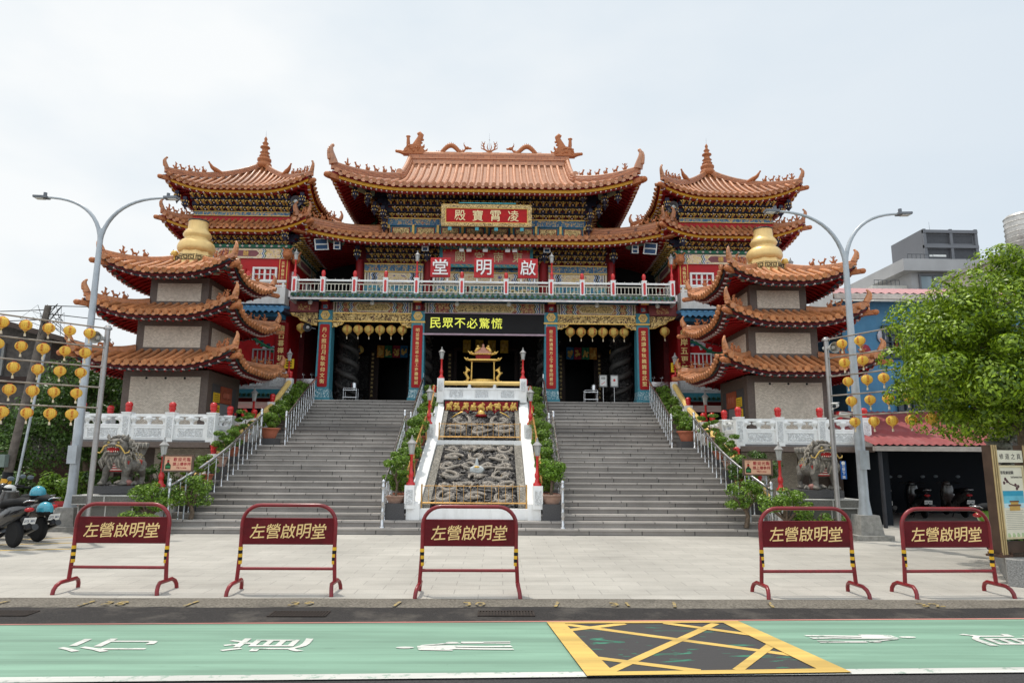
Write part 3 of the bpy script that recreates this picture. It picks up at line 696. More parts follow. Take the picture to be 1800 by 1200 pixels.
def sheet(name, pts, z, mat, label=None):
    b = MB(); b.add([(x, y, z) for x, y in pts], [tuple(range(len(pts)))]); o = b.build(name, mat, None); struct(o, label); return o
b = MB(); b.box(-400, 400, -60, 7.9, -0.5, -0.024); struct(b.build('road', asph), 'grey asphalt road along the temple forecourt')
b = MB(); b.box(-400, 400, 7.9, 900, -0.5, -0.030); struct(b.build('ground', concrete), 'bare ground beyond the forecourt')
b = MB(); b.box(-45, 11.2, 8.41, 40, -0.2, 0.0); b.box(11.2, 45, 8.41, 40, -0.2, -0.004); struct(b.build('pavement', pave), 'pale stone paving of the temple forecourt')
# dropped kerb: a rough concrete strip sloping to the road
b = MB(); n_ = 160
def kf(x, v): return (x, 7.86+0.55*v+0.02*mnoise.noise((x*2, v*3, 0)), -0.018+0.020*v+0.004*mnoise.noise((x*5, v*7, 1)))
b.grid(kf, [-45+90*i/n_ for i in range(n_+1)], [0, 0.25, 0.5, 0.75, 1.0]); struct(b.build('kerb', kerb_m), 'rough concrete dropped kerb before the forecourt')
# gutter asphalt with a ragged edge on the kerb
b = MB(); xs = [-14+28*i/420 for i in range(421)]; vs = []
for x in xs:
    e = 7.97+0.13*mnoise.noise((x*0.55, 0, 3))+0.03*mnoise.noise((x*4, 0, 4)); vs += [(x, ry(x, 7.335), -0.013), (x, e, -0.006)]
    
b.add(vs, [(2*i, 2*i+2, 2*i+3, 2*i+1) for i in range(420)]); struct(b.build('road_patch', asph_d), 'dark patched asphalt in the gutter')
def strip(name, x0, x1, y0, y1, z, mat, label, n=60):
    b = MB(); xs = [x0+(x1-x0)*i/n for i in range(n+1)]; vs = []
    for x in xs: vs += [(x, ry(x, y0), z), (x, ry(x, y1), z)]
    b.add(vs, [(2*i, 2*i+2, 2*i+3, 2*i+1) for i in range(n)]); o = b.build(name, mat); struct(o, label); return o
strip('pedestrian_lane', -45, 45, 5.63, 7.295, -0.016, lane_g, 'green painted pedestrian lane on the road')
strip('lane_line', -45, 45, 5.50, 5.63, -0.012, road_w, 'white edge line of the green lane')
strip('kerb_line', -45, 45, 7.295, 7.335, -0.012, road_r, 'faded red no-parking line')
# yellow box
BX = [(1.02, 7.285), (2.98, 7.345), (3.27, 5.62), (1.20, 5.53)]
sheet('road_box', BX, -0.008, box_in, 'worn black road surface inside the yellow hatched box')
b = MB()
def strp(p, q, w, dz=0.0):
    p, q = Vector((*p, 0)), Vector((*q, 0)); d = (q-p).normalized(); s_ = Vector((-d.y, d.x, 0))*w/2
    b.add([(v.x, v.y, -0.0062+dz) for v in (p-s_, q-s_, q+s_, p+s_)], [(0, 1, 2, 3)])
QZ = [-0.0026]
def qd(*p):
    QZ[0] += 0.0005; b.add([(x, y, QZ[0]) for x, y in p], [tuple(range(len(p)))])
qd((1.02, 7.285), (1.20, 7.22), (1.42, 5.62), (1.20, 5.53)); qd((1.02, 7.285), (2.98, 7.345), (2.86, 7.26), (1.20, 7.215)); qd((2.98, 7.345), (3.27, 5.62), (3.04, 5.69), (2.80, 7.26)); qd((1.20, 5.53), (1.42, 5.63), (3.04, 5.71), (3.27, 5.62))
for hi_, (p, q) in enumerate((((1.20, 7.20), (3.12, 6.05)), ((1.20, 6.95), (1.80, 7.23)), ((1.40, 5.66), (2.72, 7.24)), ((1.33, 6.02), (2.10, 5.66)), ((2.4, 5.68), (2.98, 6.45)), ((2.2, 7.25), (2.92, 6.78)))): strp(p, q, 0.085, 0.0006*hi_)
struct(b.build('road_hatching', road_y), 'yellow hatched box painted on the road')
# painted words and walkers, laid along the lane
def Fg(x, y, left): return Fr((x, y, -0.010), (0, 1, 0) if left else (0, -1, 0), (0, 0, 1), (-1, 0, 0) if left else (1, 0, 0))
def road_text(ch, x, y, sz, left, ln=1.0):
    b = MB(); F = Fg(x, y, left); F.z = F.z*ln; b.text(ch, F, 0, 0, sz, 0, 0.0, 0); struct(b.build('road_marking', road_w), 'white character %s painted on the green lane' % ch)
road_text('行', -2.86, 6.42, 0.46, True, 1.75); road_text('道', -1.50, 6.44, 0.46, True, 1.75)
road_text('道', 5.32, 6.64, 0.46, False, 1.85)
def walker(x, y, left):
    b = MB(); F = Fg(x, y, left); P = F.p
    def poly(pts): b.add([P(a, 0, c) for a, c in pts], [tuple(range(len(pts)))])
    def disc(a, c, ra, rc): poly([(a+ra*math.cos(i*0.524), c+rc*math.sin(i*0.524)) for i in range(12)])
    disc(-0.07, 0.42, 0.030, 0.08)
    poly([(-0.13, 0.30), (-0.02, 0.32), (0.00, 0.1), (0.0, -0.02), (-0.12, -0.02), (-0.15, 0.05)])
    poly([(-0.02, 0.30), (0.015, 0.28), (0.07, 0.10), (0.05, 0.06)])
    poly([(-0.13, 0.30), (-0.15, 0.28), (-0.17, 0.0), (-0.15, 0.0)])
    poly([(-0.12, -0.02), (-0.07, -0.02), (-0.09, -0.28), (-0.10, -0.52), (-0.14, -0.53), (-0.135, -0.28)])
    poly([(-0.05, -0.02), (0.0, -0.02), (-0.02, -0.28), (0.0, -0.50), (-0.05, -0.52), (-0.06, -0.28)])
    disc(0.10, 0.02, 0.022, 0.06); poly([(0.065, -0.06), (0.13, -0.06), (0.13, -0.26), (0.07, -0.26)])
    poly([(0.07, -0.26), (0.09, -0.26), (0.085, -0.5), (0.06, -0.5)]); poly([(0.105, -0.26), (0.13, -0.26), (0.135, -0.5), (0.11, -0.5)]); poly([(0.05, 0.08), (0.065, -0.06), (0.08, -0.08), (0.07, 0.1)])
    struct(b.build('road_marking', road_w), 'white walking adult and child painted on the green lane')
walker(0.14, 6.42, True); walker(3.95, 6.66, False)
# parking numbers on the kerb
for tx, x in (('28', -3.72), ('29', -1.66), ('30', 0.26), ('31', 1.92), ('32', 5.45)):
    b = MB(); F = Fr((x, 8.11, 0.004), (1, 0, 0), (0, 0, 1), (0, 1, 0)); b.text(tx, F, 0, 0, 0.23, 0, 0.004, 0, pitch=0.15); struct(b.build('kerb_number', kerb_y), 'faded yellow bay number %s on the kerb' % tx)
b = MB()
for x in (-5.0, -4.05, -2.9, -0.62, 1.17, 2.5, 3.6): b.bar((x, 7.98, 0.003), (x+0.05, 8.22, 0.009), 0.035, 0.004)
struct(b.build('kerb_tick', kerb_y), 'faded yellow bay ticks across the kerb')

# ------------------------------------------------------------------ the temple hall
hall = thing('temple_hall', 'main temple hall with tiered orange tiled roofs, painted beams and balcony', 'temple', (0, 29, 0))
def FY(y): return Fr((0, y, 0))
LZ = 3.66
b = MB(); b.box(-6.9, 6.9, 24.78, 38, 0.0, LZ, 0); b.box(-6.2, 6.2, 24.72, 24.80, LZ-0.05, LZ+0.004, 1); b.build('podium', [granite, green_p], hall)
# porch interior
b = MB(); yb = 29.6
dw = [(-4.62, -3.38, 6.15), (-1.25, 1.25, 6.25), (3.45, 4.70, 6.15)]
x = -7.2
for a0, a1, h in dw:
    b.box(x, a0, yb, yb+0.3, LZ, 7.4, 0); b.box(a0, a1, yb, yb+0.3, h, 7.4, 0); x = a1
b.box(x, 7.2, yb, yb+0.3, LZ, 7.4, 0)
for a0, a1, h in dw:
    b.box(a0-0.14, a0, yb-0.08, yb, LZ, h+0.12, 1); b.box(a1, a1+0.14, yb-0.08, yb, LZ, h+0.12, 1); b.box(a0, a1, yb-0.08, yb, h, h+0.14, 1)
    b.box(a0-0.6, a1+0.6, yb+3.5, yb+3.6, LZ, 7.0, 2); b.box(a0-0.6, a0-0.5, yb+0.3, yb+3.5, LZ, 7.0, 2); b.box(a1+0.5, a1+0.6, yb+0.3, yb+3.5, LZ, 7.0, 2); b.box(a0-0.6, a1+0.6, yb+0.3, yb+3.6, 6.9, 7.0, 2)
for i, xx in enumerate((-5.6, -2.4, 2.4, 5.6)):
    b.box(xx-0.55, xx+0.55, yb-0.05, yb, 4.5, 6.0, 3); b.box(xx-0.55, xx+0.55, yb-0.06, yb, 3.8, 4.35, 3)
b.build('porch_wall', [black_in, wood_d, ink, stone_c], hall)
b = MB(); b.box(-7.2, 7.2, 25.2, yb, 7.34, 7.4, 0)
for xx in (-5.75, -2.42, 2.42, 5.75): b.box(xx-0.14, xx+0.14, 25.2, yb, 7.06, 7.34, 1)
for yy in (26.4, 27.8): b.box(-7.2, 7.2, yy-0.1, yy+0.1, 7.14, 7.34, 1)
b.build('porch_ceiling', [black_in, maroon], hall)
b = MB()
for s_ in (-1, 1):
    b = MB(); b.box(s_*7.2-0.1, s_*7.2+0.1, 26.8, yb+0.3, LZ, 7.4, 0); b.build('side_wall', [maroon], hall)
# carved stone dragon columns in the porch
for s_ in (-1, 1):
    for xx in (5.45, 2.55):
        b = MB(); c = (s_*xx, 27.2, LZ)
        b.lathe([(0.55, 0), (0.55, 0.12), (0.46, 0.2), (0.40, 0.4), (0.385, 3.0), (0.42, 3.3), (0.5, 3.45)], c, 14, 0)
        for q in range(2):
            pts = []; rs = []
            for i in range(46):
                t = i/45; a = s_*(t*2.6*2*math.pi)+q*3.1; z = 0.35+t*2.9; r = 0.40+0.07*math.sin(t*31); pts.append((c[0]+r*math.cos(a), c[1]+r*math.sin(a), c[2]+z)); rs.append(0.10*math.sin(math.pi*min(1, t*1.1+0.05))**0.5+0.02)
            b.tube(pts, rs, 7, 1)
        for i in range(40):
            a = random.uniform(0, 6.28); z = random.uniform(0.3, 3.1); p = (c[0]+0.42*math.cos(a), c[1]+0.42*math.sin(a), c[2]+z); b.ball(p, (0.07, 0.07, 0.05), 6, i % 2)
        b.build('dragon_column', [stone_c, M('worn_dark_stone', (0.085, 0.08, 0.075), 0.5, var=0.5, scale=30, bump=0.4)], hall)
# front pillars with couplets
PX = [(-5.80, '丹心照日月耿耿仰文衡'), (-2.42, '明並常格正道士農工商盡驗誠'), (2.46, '啟三教通萬方上下尊卑同景仰'), (5.86, '堂高讀春秋巍巍尊武聖')]
cloud = M_carved('cloud_painted_teal', (0.05, 0.20, 0.26), (0.55, 0.66, 0.68), 7, (0.72, 0.8), 0.5, 0, 0.3)
for xx, tx in PX:
    b = MB(); y = 25.0
    b.cbox(xx, y, LZ, 0.62, 0.62, 0.10, 0); b.cbox(xx, y, LZ+0.10, 0.57, 0.57, 0.30, 3, 0.9); b.cbox(xx, y, LZ+0.40, 0.52, 0.52, 2.46, 0, 0.9); b.cbox(xx, y, LZ+2.86, 0.53, 0.53, 0.06, 1); b.cbox(xx, y, LZ+2.92, 0.49, 0.49, 0.38, 0); b.cbox(xx, y, LZ+3.30, 0.42, 0.42, 0.30, 2)
    pl = b.build('pillar', [teal_l if False else teal, gold_p, maroon, cloud], hall)
    F = FY(24.74); couplet(pl, F, xx-0.15, xx+0.15, LZ+0.50, LZ+2.74, tx, -0.012, 0.03, M('couplet_edge_red', (0.30, 0.02, 0.02), 0.5))
    b = MB(); b.fbox(FY(24.75), xx-0.20, xx+0.20, 0.0, 0.012, LZ+2.93, LZ+3.29, 0); rng = [(xx+0.155*math.cos(i*0.524)*(1.0 if i % 2 else 1.12), LZ+3.11+0.155*math.sin(i*0.524)*(1.0 if i % 2 else 1.12)) for i in range(12)]
    b.prism(rng, FY(24.745), 0.0, 0.035, 1); rng = [(xx+0.11*math.cos(i*0.524), LZ+3.11+0.11*math.sin(i*0.524)) for i in range(12)]; b.prism(rng, FY(24.712), 0.0, 0.02, 2); b.build('medallion', [teal, gold_p, gold_fine], pl)
    b = MB()   # red beam end under the balcony with a gilt block
    b.bar((xx, 25.0, 7.22), (xx, 24.35, 7.30), 0.22, 0.18, 0); b.box(xx-0.14, xx+0.14, 24.28, 24.36, 7.20, 7.38, 1); b.box(xx-0.11, xx+0.11, 24.262, 24.28, 7.23, 7.35, 2); b.box(xx-0.12, xx+0.12, 24.66, 24.74, 6.96, 7.18, 0); b.box(xx-0.08, xx+0.08, 24.645, 24.66, 7.0, 7.14, 3)
    b.build('beam_end', [red_d, cream_y, white, orn_b], pl)
# gold carved lintels and painted beams per bay
bays = [(-5.56, -2.66, True), (-2.18, 2.22, False), (2.70, 5.62, True)]
for a0, a1, side in bays:
    F = FY(24.86)
    if side:
        b = MB(); b.fbox(F, a0, a1, -0.1, 0.03, 6.55, 6.88, 0); b.fbox(F, a0, a1, 0.03, 0.055, 6.545, 6.575, 1); b.fbox(F, a0, a1, 0.03, 0.055, 6.855, 6.885, 1)
        for e, sg in ((a0, 1), (a1, -1)):
            pl_ = [(e, 6.55), (e, 6.34), (e+sg*0.08, 6.37), (e+sg*0.16, 6.35), (e+sg*0.24, 6.42), (e+sg*0.34, 6.43), (e+sg*0.40, 6.50), (e+sg*0.42, 6.55)]
            b.prism(pl_ if sg > 0 else pl_[::-1], F, -0.04, 0.02, 0)
            b.tube([F.p(q[0], 0.02, q[1]) for q in pl_[1:]], 0.018, 5, 1)
        b.build('gold_lintel', [gold_car, gold], hall)
    b = MB(); painted_beam(b, F, a0-0.02, a1+0.02, 6.90, 7.30, -0.15, 0.0, (0, 1, 2, 3, 4, 5), 0.46 if side else 0.5, 2)
    b.build('painted_beam', [orn_r, cream_y if False else M('beam_white', (0.62, 0.60, 0.54), 0.5, var=0.06), M('beam_blue', (0.02, 0.10, 0.28), 0.5), green, gold_fine, M('beam_cream', (0.72, 0.62, 0.42), 0.5)], hall)
for s_ in (-1, 1):
    F = FY(24.86); e = s_*6.1; b = MB(); pl_ = [(e, 6.86), (e+s_*1.0, 6.86), (e+s_*0.92, 6.76), (e+s_*0.72, 6.70), (e+s_*0.62, 6.58), (e+s_*0.40, 6.52), (e+s_*0.22, 6.42), (e, 6.40)]
    b.prism(pl_ if s_ < 0 else pl_[::-1], F, -0.05, 0.03, 0); b.tube([F.p(q[0], 0.03, q[1]) for q in pl_[1:]], 0.02, 5, 1); b.build('gold_lintel', [gold_car, gold], hall)
    b = MB(); b.fbox(F, min(e, e+s_*1.05), max(e, e+s_*1.05), -0.15, 0.0, 6.90, 7.30, 0); b.fbox(F, min(e+s_*0.3, e+s_*0.75), max(e+s_*0.3, e+s_*0.75), 0, 0.006, 6.97, 7.23, 1); b.build('painted_beam', [M('beam_rose', (0.26, 0.07, 0.07), 0.5), orn_r], hall)
# balcony: slab, soffit, green tiled edge
b = MB(); b.box(-6.95, 6.95, 24.25, 26.4, 7.40, 7.50, 0); b.box(-6.98, 6.98, 24.10, 25.2, 7.34, 7.40, 1); b.box(-6.98, 6.98, 24.06, 24.12, 7.20, 7.27, 2)
b.box(-6.98, 6.98, 24.09, 24.14, 7.27, 7.36, 1)
for s_ in (-1, 1): b.box(s_*6.95-0.03, s_*6.95+0.03, 24.06, 26.4, 7.2, 7.5, 2)
for i in range(64):
    xx = -6.9+13.8*i/63; b.box(xx-0.05, xx+0.05, 24.075, 24.09, 7.285, 7.325, 3 if i % 2 else 2)
b.build('balcony', [concrete, M('soffit_blue', (0.045, 0.19, 0.34), 0.5, var=0.2), M('fascia_pale', (0.66, 0.62, 0.62), 0.5), M('dentil_pink', (0.5, 0.16, 0.2), 0.5)], hall)
b = MB(); F = RoofFace((-6.98, 24.08), (6.98, 24.08), 0.34, [(0, 0, 13.96), (1, 0, 13.96)], 7.36, 7.52, 0, 1); roof_slope(b, F, 0.205, 0.052, 0.08, fascia=False); b.build('tiled_edge', [tile_g, M('green_tile_valley', (0.02, 0.05, 0.03), 0.5)], hall)
rail = MB(); RX = [-6.86, -5.84, -4.70, -3.58, -2.46, -0.82, 0.79, 2.43, 3.57, 4.70, 5.84, 6.87]
for i in range(len(RX)-1):
    x0, x1 = RX[i]+0.09, RX[i+1]-0.09
    rail.box(x0, x1, 24.28, 24.36, 7.93, 7.99, 0); rail.box(x0, x1, 24.30, 24.33, 7.82, 7.845, 1); rail.box(x0, x1, 24.30, 24.33, 7.555, 7.58, 1)
    k = max(3, round((x1-x0)/0.145))
    for j in range(k):
        xx = x0+(x1-x0)*(j+0.5)/k; rail.cyl((xx, 24.315, 7.56), (xx, 24.315, 7.83), 0.014, 0.014, 6, 1); rail.ball((xx, 24.315, 7.69), 0.022, 6, 1)
        if j % 2 == 0: rail.cyl((xx, 24.32, 7.98), (xx, 24.32, 8.045), 0.014, 0.004, 5, 1)
ro = rail.build('balcony_railing', [white, M('cream_rail', (0.66, 0.62, 0.52), 0.4, metal=0.2)], hall)
def rail_post(parent, x, y, z, h=0.55, w_=0.17, cap=True, inset=True):
    b = MB(); b.cbox(x, y, z, w_, w_, h, 0); b.cbox(x, y, z+h, w_*1.12, w_*1.12, 0.035, 0)
    if inset:
        r_ = w_*0.26; pr = [(x+r_*math.cos(R_(a)), z+h*0.83+r_*math.sin(R_(a))) for a in (0, 45, 90, 135, 180)]+[(x+r_*math.cos(R_(a)), z+h*0.14+r_*math.sin(R_(a))) for a in (180, 225, 270, 315, 360)]
        b.prism(pr, Fr((0, y-w_/2, 0)), -0.002, 0.008, 1)
    if cap: b.lathe([(0.05, 0), (0.062, 0.03), (0.048, 0.05), (0.068, 0.09), (0.074, 0.16), (0.066, 0.22), (0.04, 0.265), (0, 0.28)], (x, y, z+h+0.03), 12, 1)
    return b.build('post', [white, red_b], parent)
for i, xx in enumerate(RX): rail_post(ro, xx, 24.32, 7.50, 0.54, 0.17, i not in (0, 4, 7, 11))
# first upper storey
Y1 = 26.3; F = FY(Y1)
b = MB(); b.box(-4.95, 4.95, Y1, Y1+0.3, 7.5, 10.2, 0); b.box(-8.2, 8.2, 28.6, 28.8, 6.9, 10.5, 1)
for s_ in (-1, 1): b.box(s_*4.95-0.15, s_*4.95+0.15, Y1+0.3, 28.6, 7.5, 10.2, 0)
b.build('upper_wall', [maroon, black_in], hall)
for a0, a1 in ((-4.75, -2.45), (-2.05, -0.75), (-0.65, 0.68), (0.78, 2.08), (2.48, 4.80)):
    b = MB(); b.fbox(F, a0, a1, 0, 0.05, 7.62, 8.32, 0)
    for z in (7.60, 8.30): b.fbox(F, a0-0.03, a1+0.03, 0.0, 0.07, z, z+0.04, 1)
    if a1-a0 < 1.5:      # dragon relief in the middle bays
        for q in range(2):
            pts = [F.p(a0+0.12+(a1-a0-0.24)*t, 0.08, 7.95+0.20*math.sin(t*9+q*2.6)) for t in [i/24 for i in range(25)]]; b.tube(pts, [0.05*math.sin(math.pi*(0.1+0.88*i/24))+0.012 for i in range(25)], 6, 2)
        for i in range(26): b.ball(F.p(random.uniform(a0+0.1, a1-0.1), 0.06, random.uniform(7.68, 8.26)), (0.05, 0.03, 0.035), 6, 3 if i % 2 else 4)
    b.build('mural_panel', [mural, gold_p, M('pale_gold_dragon', (0.66, 0.55, 0.28), 0.45, var=0.2), M('pale_blue_wave', (0.34, 0.50, 0.58), 0.5), M('pale_lotus', (0.60, 0.48, 0.52), 0.5)], hall)
for a0, a1 in ((-4.75, -2.45), (-2.05, 2.08), (2.48, 4.80)):
    b = MB(); painted_beam(b, F, a0, a1, 8.38, 8.82, 0, 0.05, (0, 1, 2, 3, 4, 5), 0.5, 2); b.fbox(F, a0, a1, 0, 0.08, 8.84, 9.16, 6); b.fbox(F, a0, a1, 0.08, 0.1, 8.82, 8.86, 7); b.fbox(F, a0, a1, 0.08, 0.1, 9.13, 9.17, 7)
    for i in range(1, 4): xx = a0+(a1-a0)*i/4; b.fbox(F, xx-0.025, xx+0.025, 0.08, 0.1, 8.86, 9.13, 8)
    b.build('painted_beam', [orn_c, MATS['beam_white'], MATS['beam_blue'], ink, orn_c, MATS['beam_cream'], orn_b, gold_p, blue], hall)
b = MB(); dougong(b, F, -4.7, 4.75, 9.20, 9.90, 4, 0.6, 0.25); b.build('bracket_tiers', [navy, gold_p, pink, maroon], hall)
for xx in (-4.95, -2.25, 2.29, 4.98):
    b = MB(); b.cyl((xx, Y1-0.05, 7.5), (xx, Y1-0.05, 9.3), 0.16, 0.15, 14, 0); pendant_lantern(b, (xx, Y1-0.62, 9.72), 0.62, 0.21, (1, 2, 3)); b.build('column', [red_d, navy, gold_p, M('ornament_white', (0.6, 0.6, 0.55), 0.5)], hall)
# middle roof
mb = MB(); W1, W1i, Ye, D1, D1s = 7.0, 4.3, 24.75, 2.15, 2.7
Ff = RoofFace((-W1, Ye), (W1, Ye), D1, [(0, 0, 2*W1), (1, D1s, 2*W1-D1s)], 9.82, 10.62, 0.42, 3.2, 0.12, 0.35)
Fl = RoofFace((-W1, 36), (-W1, Ye), D1s, [(0, 0, 36-Ye), (1, 0, 36-Ye-D1)], 9.82, 10.62, 0.42, 3.2, 0.12, 0.35)
Fr_ = RoofFace((W1, Ye), (W1, 36), D1s, [(0, 0, 36-Ye), (1, D1, 36-Ye)], 9.82, 10.62, 0.42, 3.2, 0.12, 0.35)
for F_ in (Ff, Fl, Fr_): roof_slope(mb, F_, 0.255, 0.066, 0.115, soffit=(9.87, 0.8), dots=0.2, fs=0.9)
mid = mb.build('lower_roof', [tile_o, tile_gap, red_d, yellow, pink, red_d], hall)
for F_, sd2 in ((Ff, -1), (Ff, 1)):
    hp = hip_path(F_, sd2, 16, 1.0, 0.03); hb = MB(); ridge_beam(hb, hp, 0.17, 0.26, 0, 1); d = hp[0]-hp[1]; d.z = 0; horn(hb, hp[0]+Vector((0, 0, 0.25)), d, 0.5, 1, 0.3); rd = hb.build('hip_ridge', [ridge_o, tile_o], mid); place_figures(rd, hp, (0.12, 0.2, 0.28, 0.36), 0.34, 0.65)
    cb = MB(); p = hp[0]-Vector((0, 0, 0.28)); d.normalize(); cb.bar(p-d*0.9, p+d*0.15, 0.2, 0.2, 0); cb.bar(p-d*1.9-Vector((0, 0, 0.1)), p-d*0.9, 0.24, 0.24, 1); cb.build('corner_beam', [terra, green_p], mid)
for xa in (-4.35, 3.95): hb = MB(); ridge_beam(hb, [(xa, 26.92, 10.60), (xa+0.45, 26.92, 10.60)], 0.16, 0.25, 0, 1); hb.build('roof_kerb', [ridge_o, tile_o], mid)
# second upper storey
Y2 = 27.0; F = FY(Y2)
b = MB(); b.box(-3.95, 4.0, Y2, Y2+0.3, 10.2, 12.5, 0)
for s_ in (-1, 1): b.box(s_*3.95-0.15+0.02, s_*3.95+0.15+0.02, Y2+0.3, 34, 10.2, 12.5, 0)
b.build('top_wall', [maroon], hall)
b = MB(); b.fbox(F, -3.98, 4.03, 0, 0.06, 10.50, 10.98, 0); b.fbox(F, -3.98, 4.03, 0.0, 0.10, 10.98, 11.28, 3); b.fbox(F, -3.98, 4.03, 0.10, 0.13, 11.26, 11.30, 2); b.fbox(F, -3.98, 4.03, 0.10, 0.12, 10.97, 11.0, 4)
for i in range(9):
    xx = -3.98+8.01*i/8; b.fbox(F, xx-0.045, xx+0.045, 0.06, 0.16, 10.5, 11.0, 2); b.fbox(F, xx-0.03, xx+0.03, 0.1, 0.13, 11.0, 11.26, 4)
for i in range(8):
    x0, x1 = -3.98+8.01*i/8+0.13, -3.98+8.01*(i+1)/8-0.13; b.fbox(F, x0, x1, 0.06, 0.075, 10.58, 10.92, 5); b.fbox(F, x0+0.04, x1-0.04, 0.075, 0.085, 10.61, 10.89, 1)
b.build('panel_band', [teal, gold_fine, gold_p, orn_b, blue, red_d], hall)
b = MB()
dougong(b, F, -4.0, 4.05, 11.30, 12.42, 5, 0.95, 0.27); b.build('bracket_tiers', [navy, gold_p, pink, maroon], hall)
for s_ in (-1, 1):
    Fs = Fr((s_*3.97, 27.0, 0), (0, s_*1.0, 0), (s_, 0, 0)) if s_ > 0 else Fr((-3.95, 34.0, 0), (0, -1, 0), (-1, 0, 0)); b = MB(); dougong(b, Fs, 0, 7.0, 11.30, 12.42, 5, 0.95, 0.4); b.build('bracket_tiers', [navy, gold_p, pink, maroon], hall)
for s_ in (-1, 1):
    for dx, y, z in ((4.75, 26.25, 12.25), (4.55, 26.6, 11.85), (4.2, 26.55, 11.65), (3.85, 26.15, 12.30), (5.25, 26.1, 12.3), (2.55, 26.15, 12.35), (4.15, 26.75, 11.2)): b = MB(); pendant_lantern(b, (s_*dx+0.02, y, z), 0.58, 0.2, (0, 1, 2)); b.build('hanging_post', [navy, gold_p, MATS['ornament_white']], hall)
# top roof: hip-and-gable
mb = MB(); W2, D2, H2 = 6.02, 4.8, 2.35; z0, z1 = 12.20, 15.22; kk = H2/D2; zs = z0+(z1-z0)*prof_concave(kk, 0.42)
def sidek(): return 0.26
Ff = RoofFace((-W2, 25.55), (W2, 25.55), D2, [(0, 0, 2*W2), (kk, H2, 2*W2-H2), (1, H2, 2*W2-H2)], z0, z1, 0.50, 3.0, 0.15, 0.42, Du=H2)
Fb = RoofFace((W2, 25.55+2*D2), (-W2, 25.55+2*D2), D2, [(0, 0, 2*W2), (kk, H2, 2*W2-H2), (1, H2, 2*W2-H2)], z0, z1, 0.50, 3.0, 0.15, 0.42, Du=H2)
Fl = RoofFace((-W2, 25.55+2*D2), (-W2, 25.55), H2, [(0, 0, 2*D2), (1, H2, 2*D2-H2)], z0, zs, 0.50, 3.0, 0.15, 0.26)
Fr2 = RoofFace((W2, 25.55), (W2, 25.55+2*D2), H2, [(0, 0, 2*D2), (1, H2, 2*D2-H2)], z0, zs, 0.50, 3.0, 0.15, 0.26)
for F_ in (Ff, Fl, Fr2, Fb): roof_slope(mb, F_, 0.288, 0.075, 0.125, soffit=(12.42, 0.36 if F_ in (Ff, Fb) else 0.75), seg=9, dots=0.2)
top = mb.build('upper_roof', [tile_p, M('tile_pan', (0.40, 0.20, 0.12), 0.5, var=0.25, scale=12), red_d, yellow, pink, red_d], hall)
b = MB()
for s_ in (-1, 1):
    x = s_*(W2-H2)
    n = 10; vs = []
    for i in range(n+1): t = kk+(1-kk)*i/n; vs.append((x, 25.55+t*D2, z0+(z1-z0)*prof_concave(t)))
    for i in range(n, -1, -1): t = kk+(1-kk)*i/n; vs.append((x, 25.55+2*D2-t*D2, z0+(z1-z0)*prof_concave(t)))
    b.add(vs, [tuple(range(len(vs)))], 0)
b.build('gable', [red_d], top)
for sd2 in (-1, 1):
    hp = hip_path(Ff, sd2, 16, kk, 0.03); hb = MB(); ridge_beam(hb, hp, 0.17, 0.25, 0, 1); d = hp[0]-hp[1]; d.z = 0; horn(hb, hp[0]+Vector((0, 0, 0.22))-d.normalized()*0.06, d, 0.74, 1, 0.3, 1.15); rd = hb.build('hip_ridge', [ridge_o, tile_p], top); place_figures(rd, hp, (0.20, 0.34, 0.48, 0.61, 0.73, 0.86), 0.32, 0.72)
    cb = MB(); p = hp[0]-Vector((0, 0, 0.30)); d.normalize(); cb.bar(p-d*0.9, p+d*0.15, 0.2, 0.2, 0); cb.ball(p+d*0.2, (0.15, 0.15, 0.12), 8, 0); cb.bar(p-d*2.0-Vector((0, 0, 0.12)), p-d*0.9, 0.24, 0.26, 1); pendant_lantern(cb, tuple(p-d*1.75-Vector((0, 0, 0.2))), 0.6, 0.2, (2, 3, 4)); cb.build('corner_beam', [terra, green_p, navy, gold_p, MATS['ornament_white']], top)
    dp = []
    for i in range(14): t = kk-0.02+(1-kk+0.01)*i/13; l, r = Ff.lr(t); dp.append(Ff.P(l if sd2 < 0 else r, t, 0.02))
    hb = MB(); ridge_beam(hb, dp, 0.24, 0.30, 0, 1); q = dp[0]; hb.cyl(q+Vector((0, -0.05, 0.36)), q+Vector((0, 0.12, 0.36)), 0.14, 0.14, 12, 1); hb.build('gable_ridge', [ridge_o, tile_p], top)
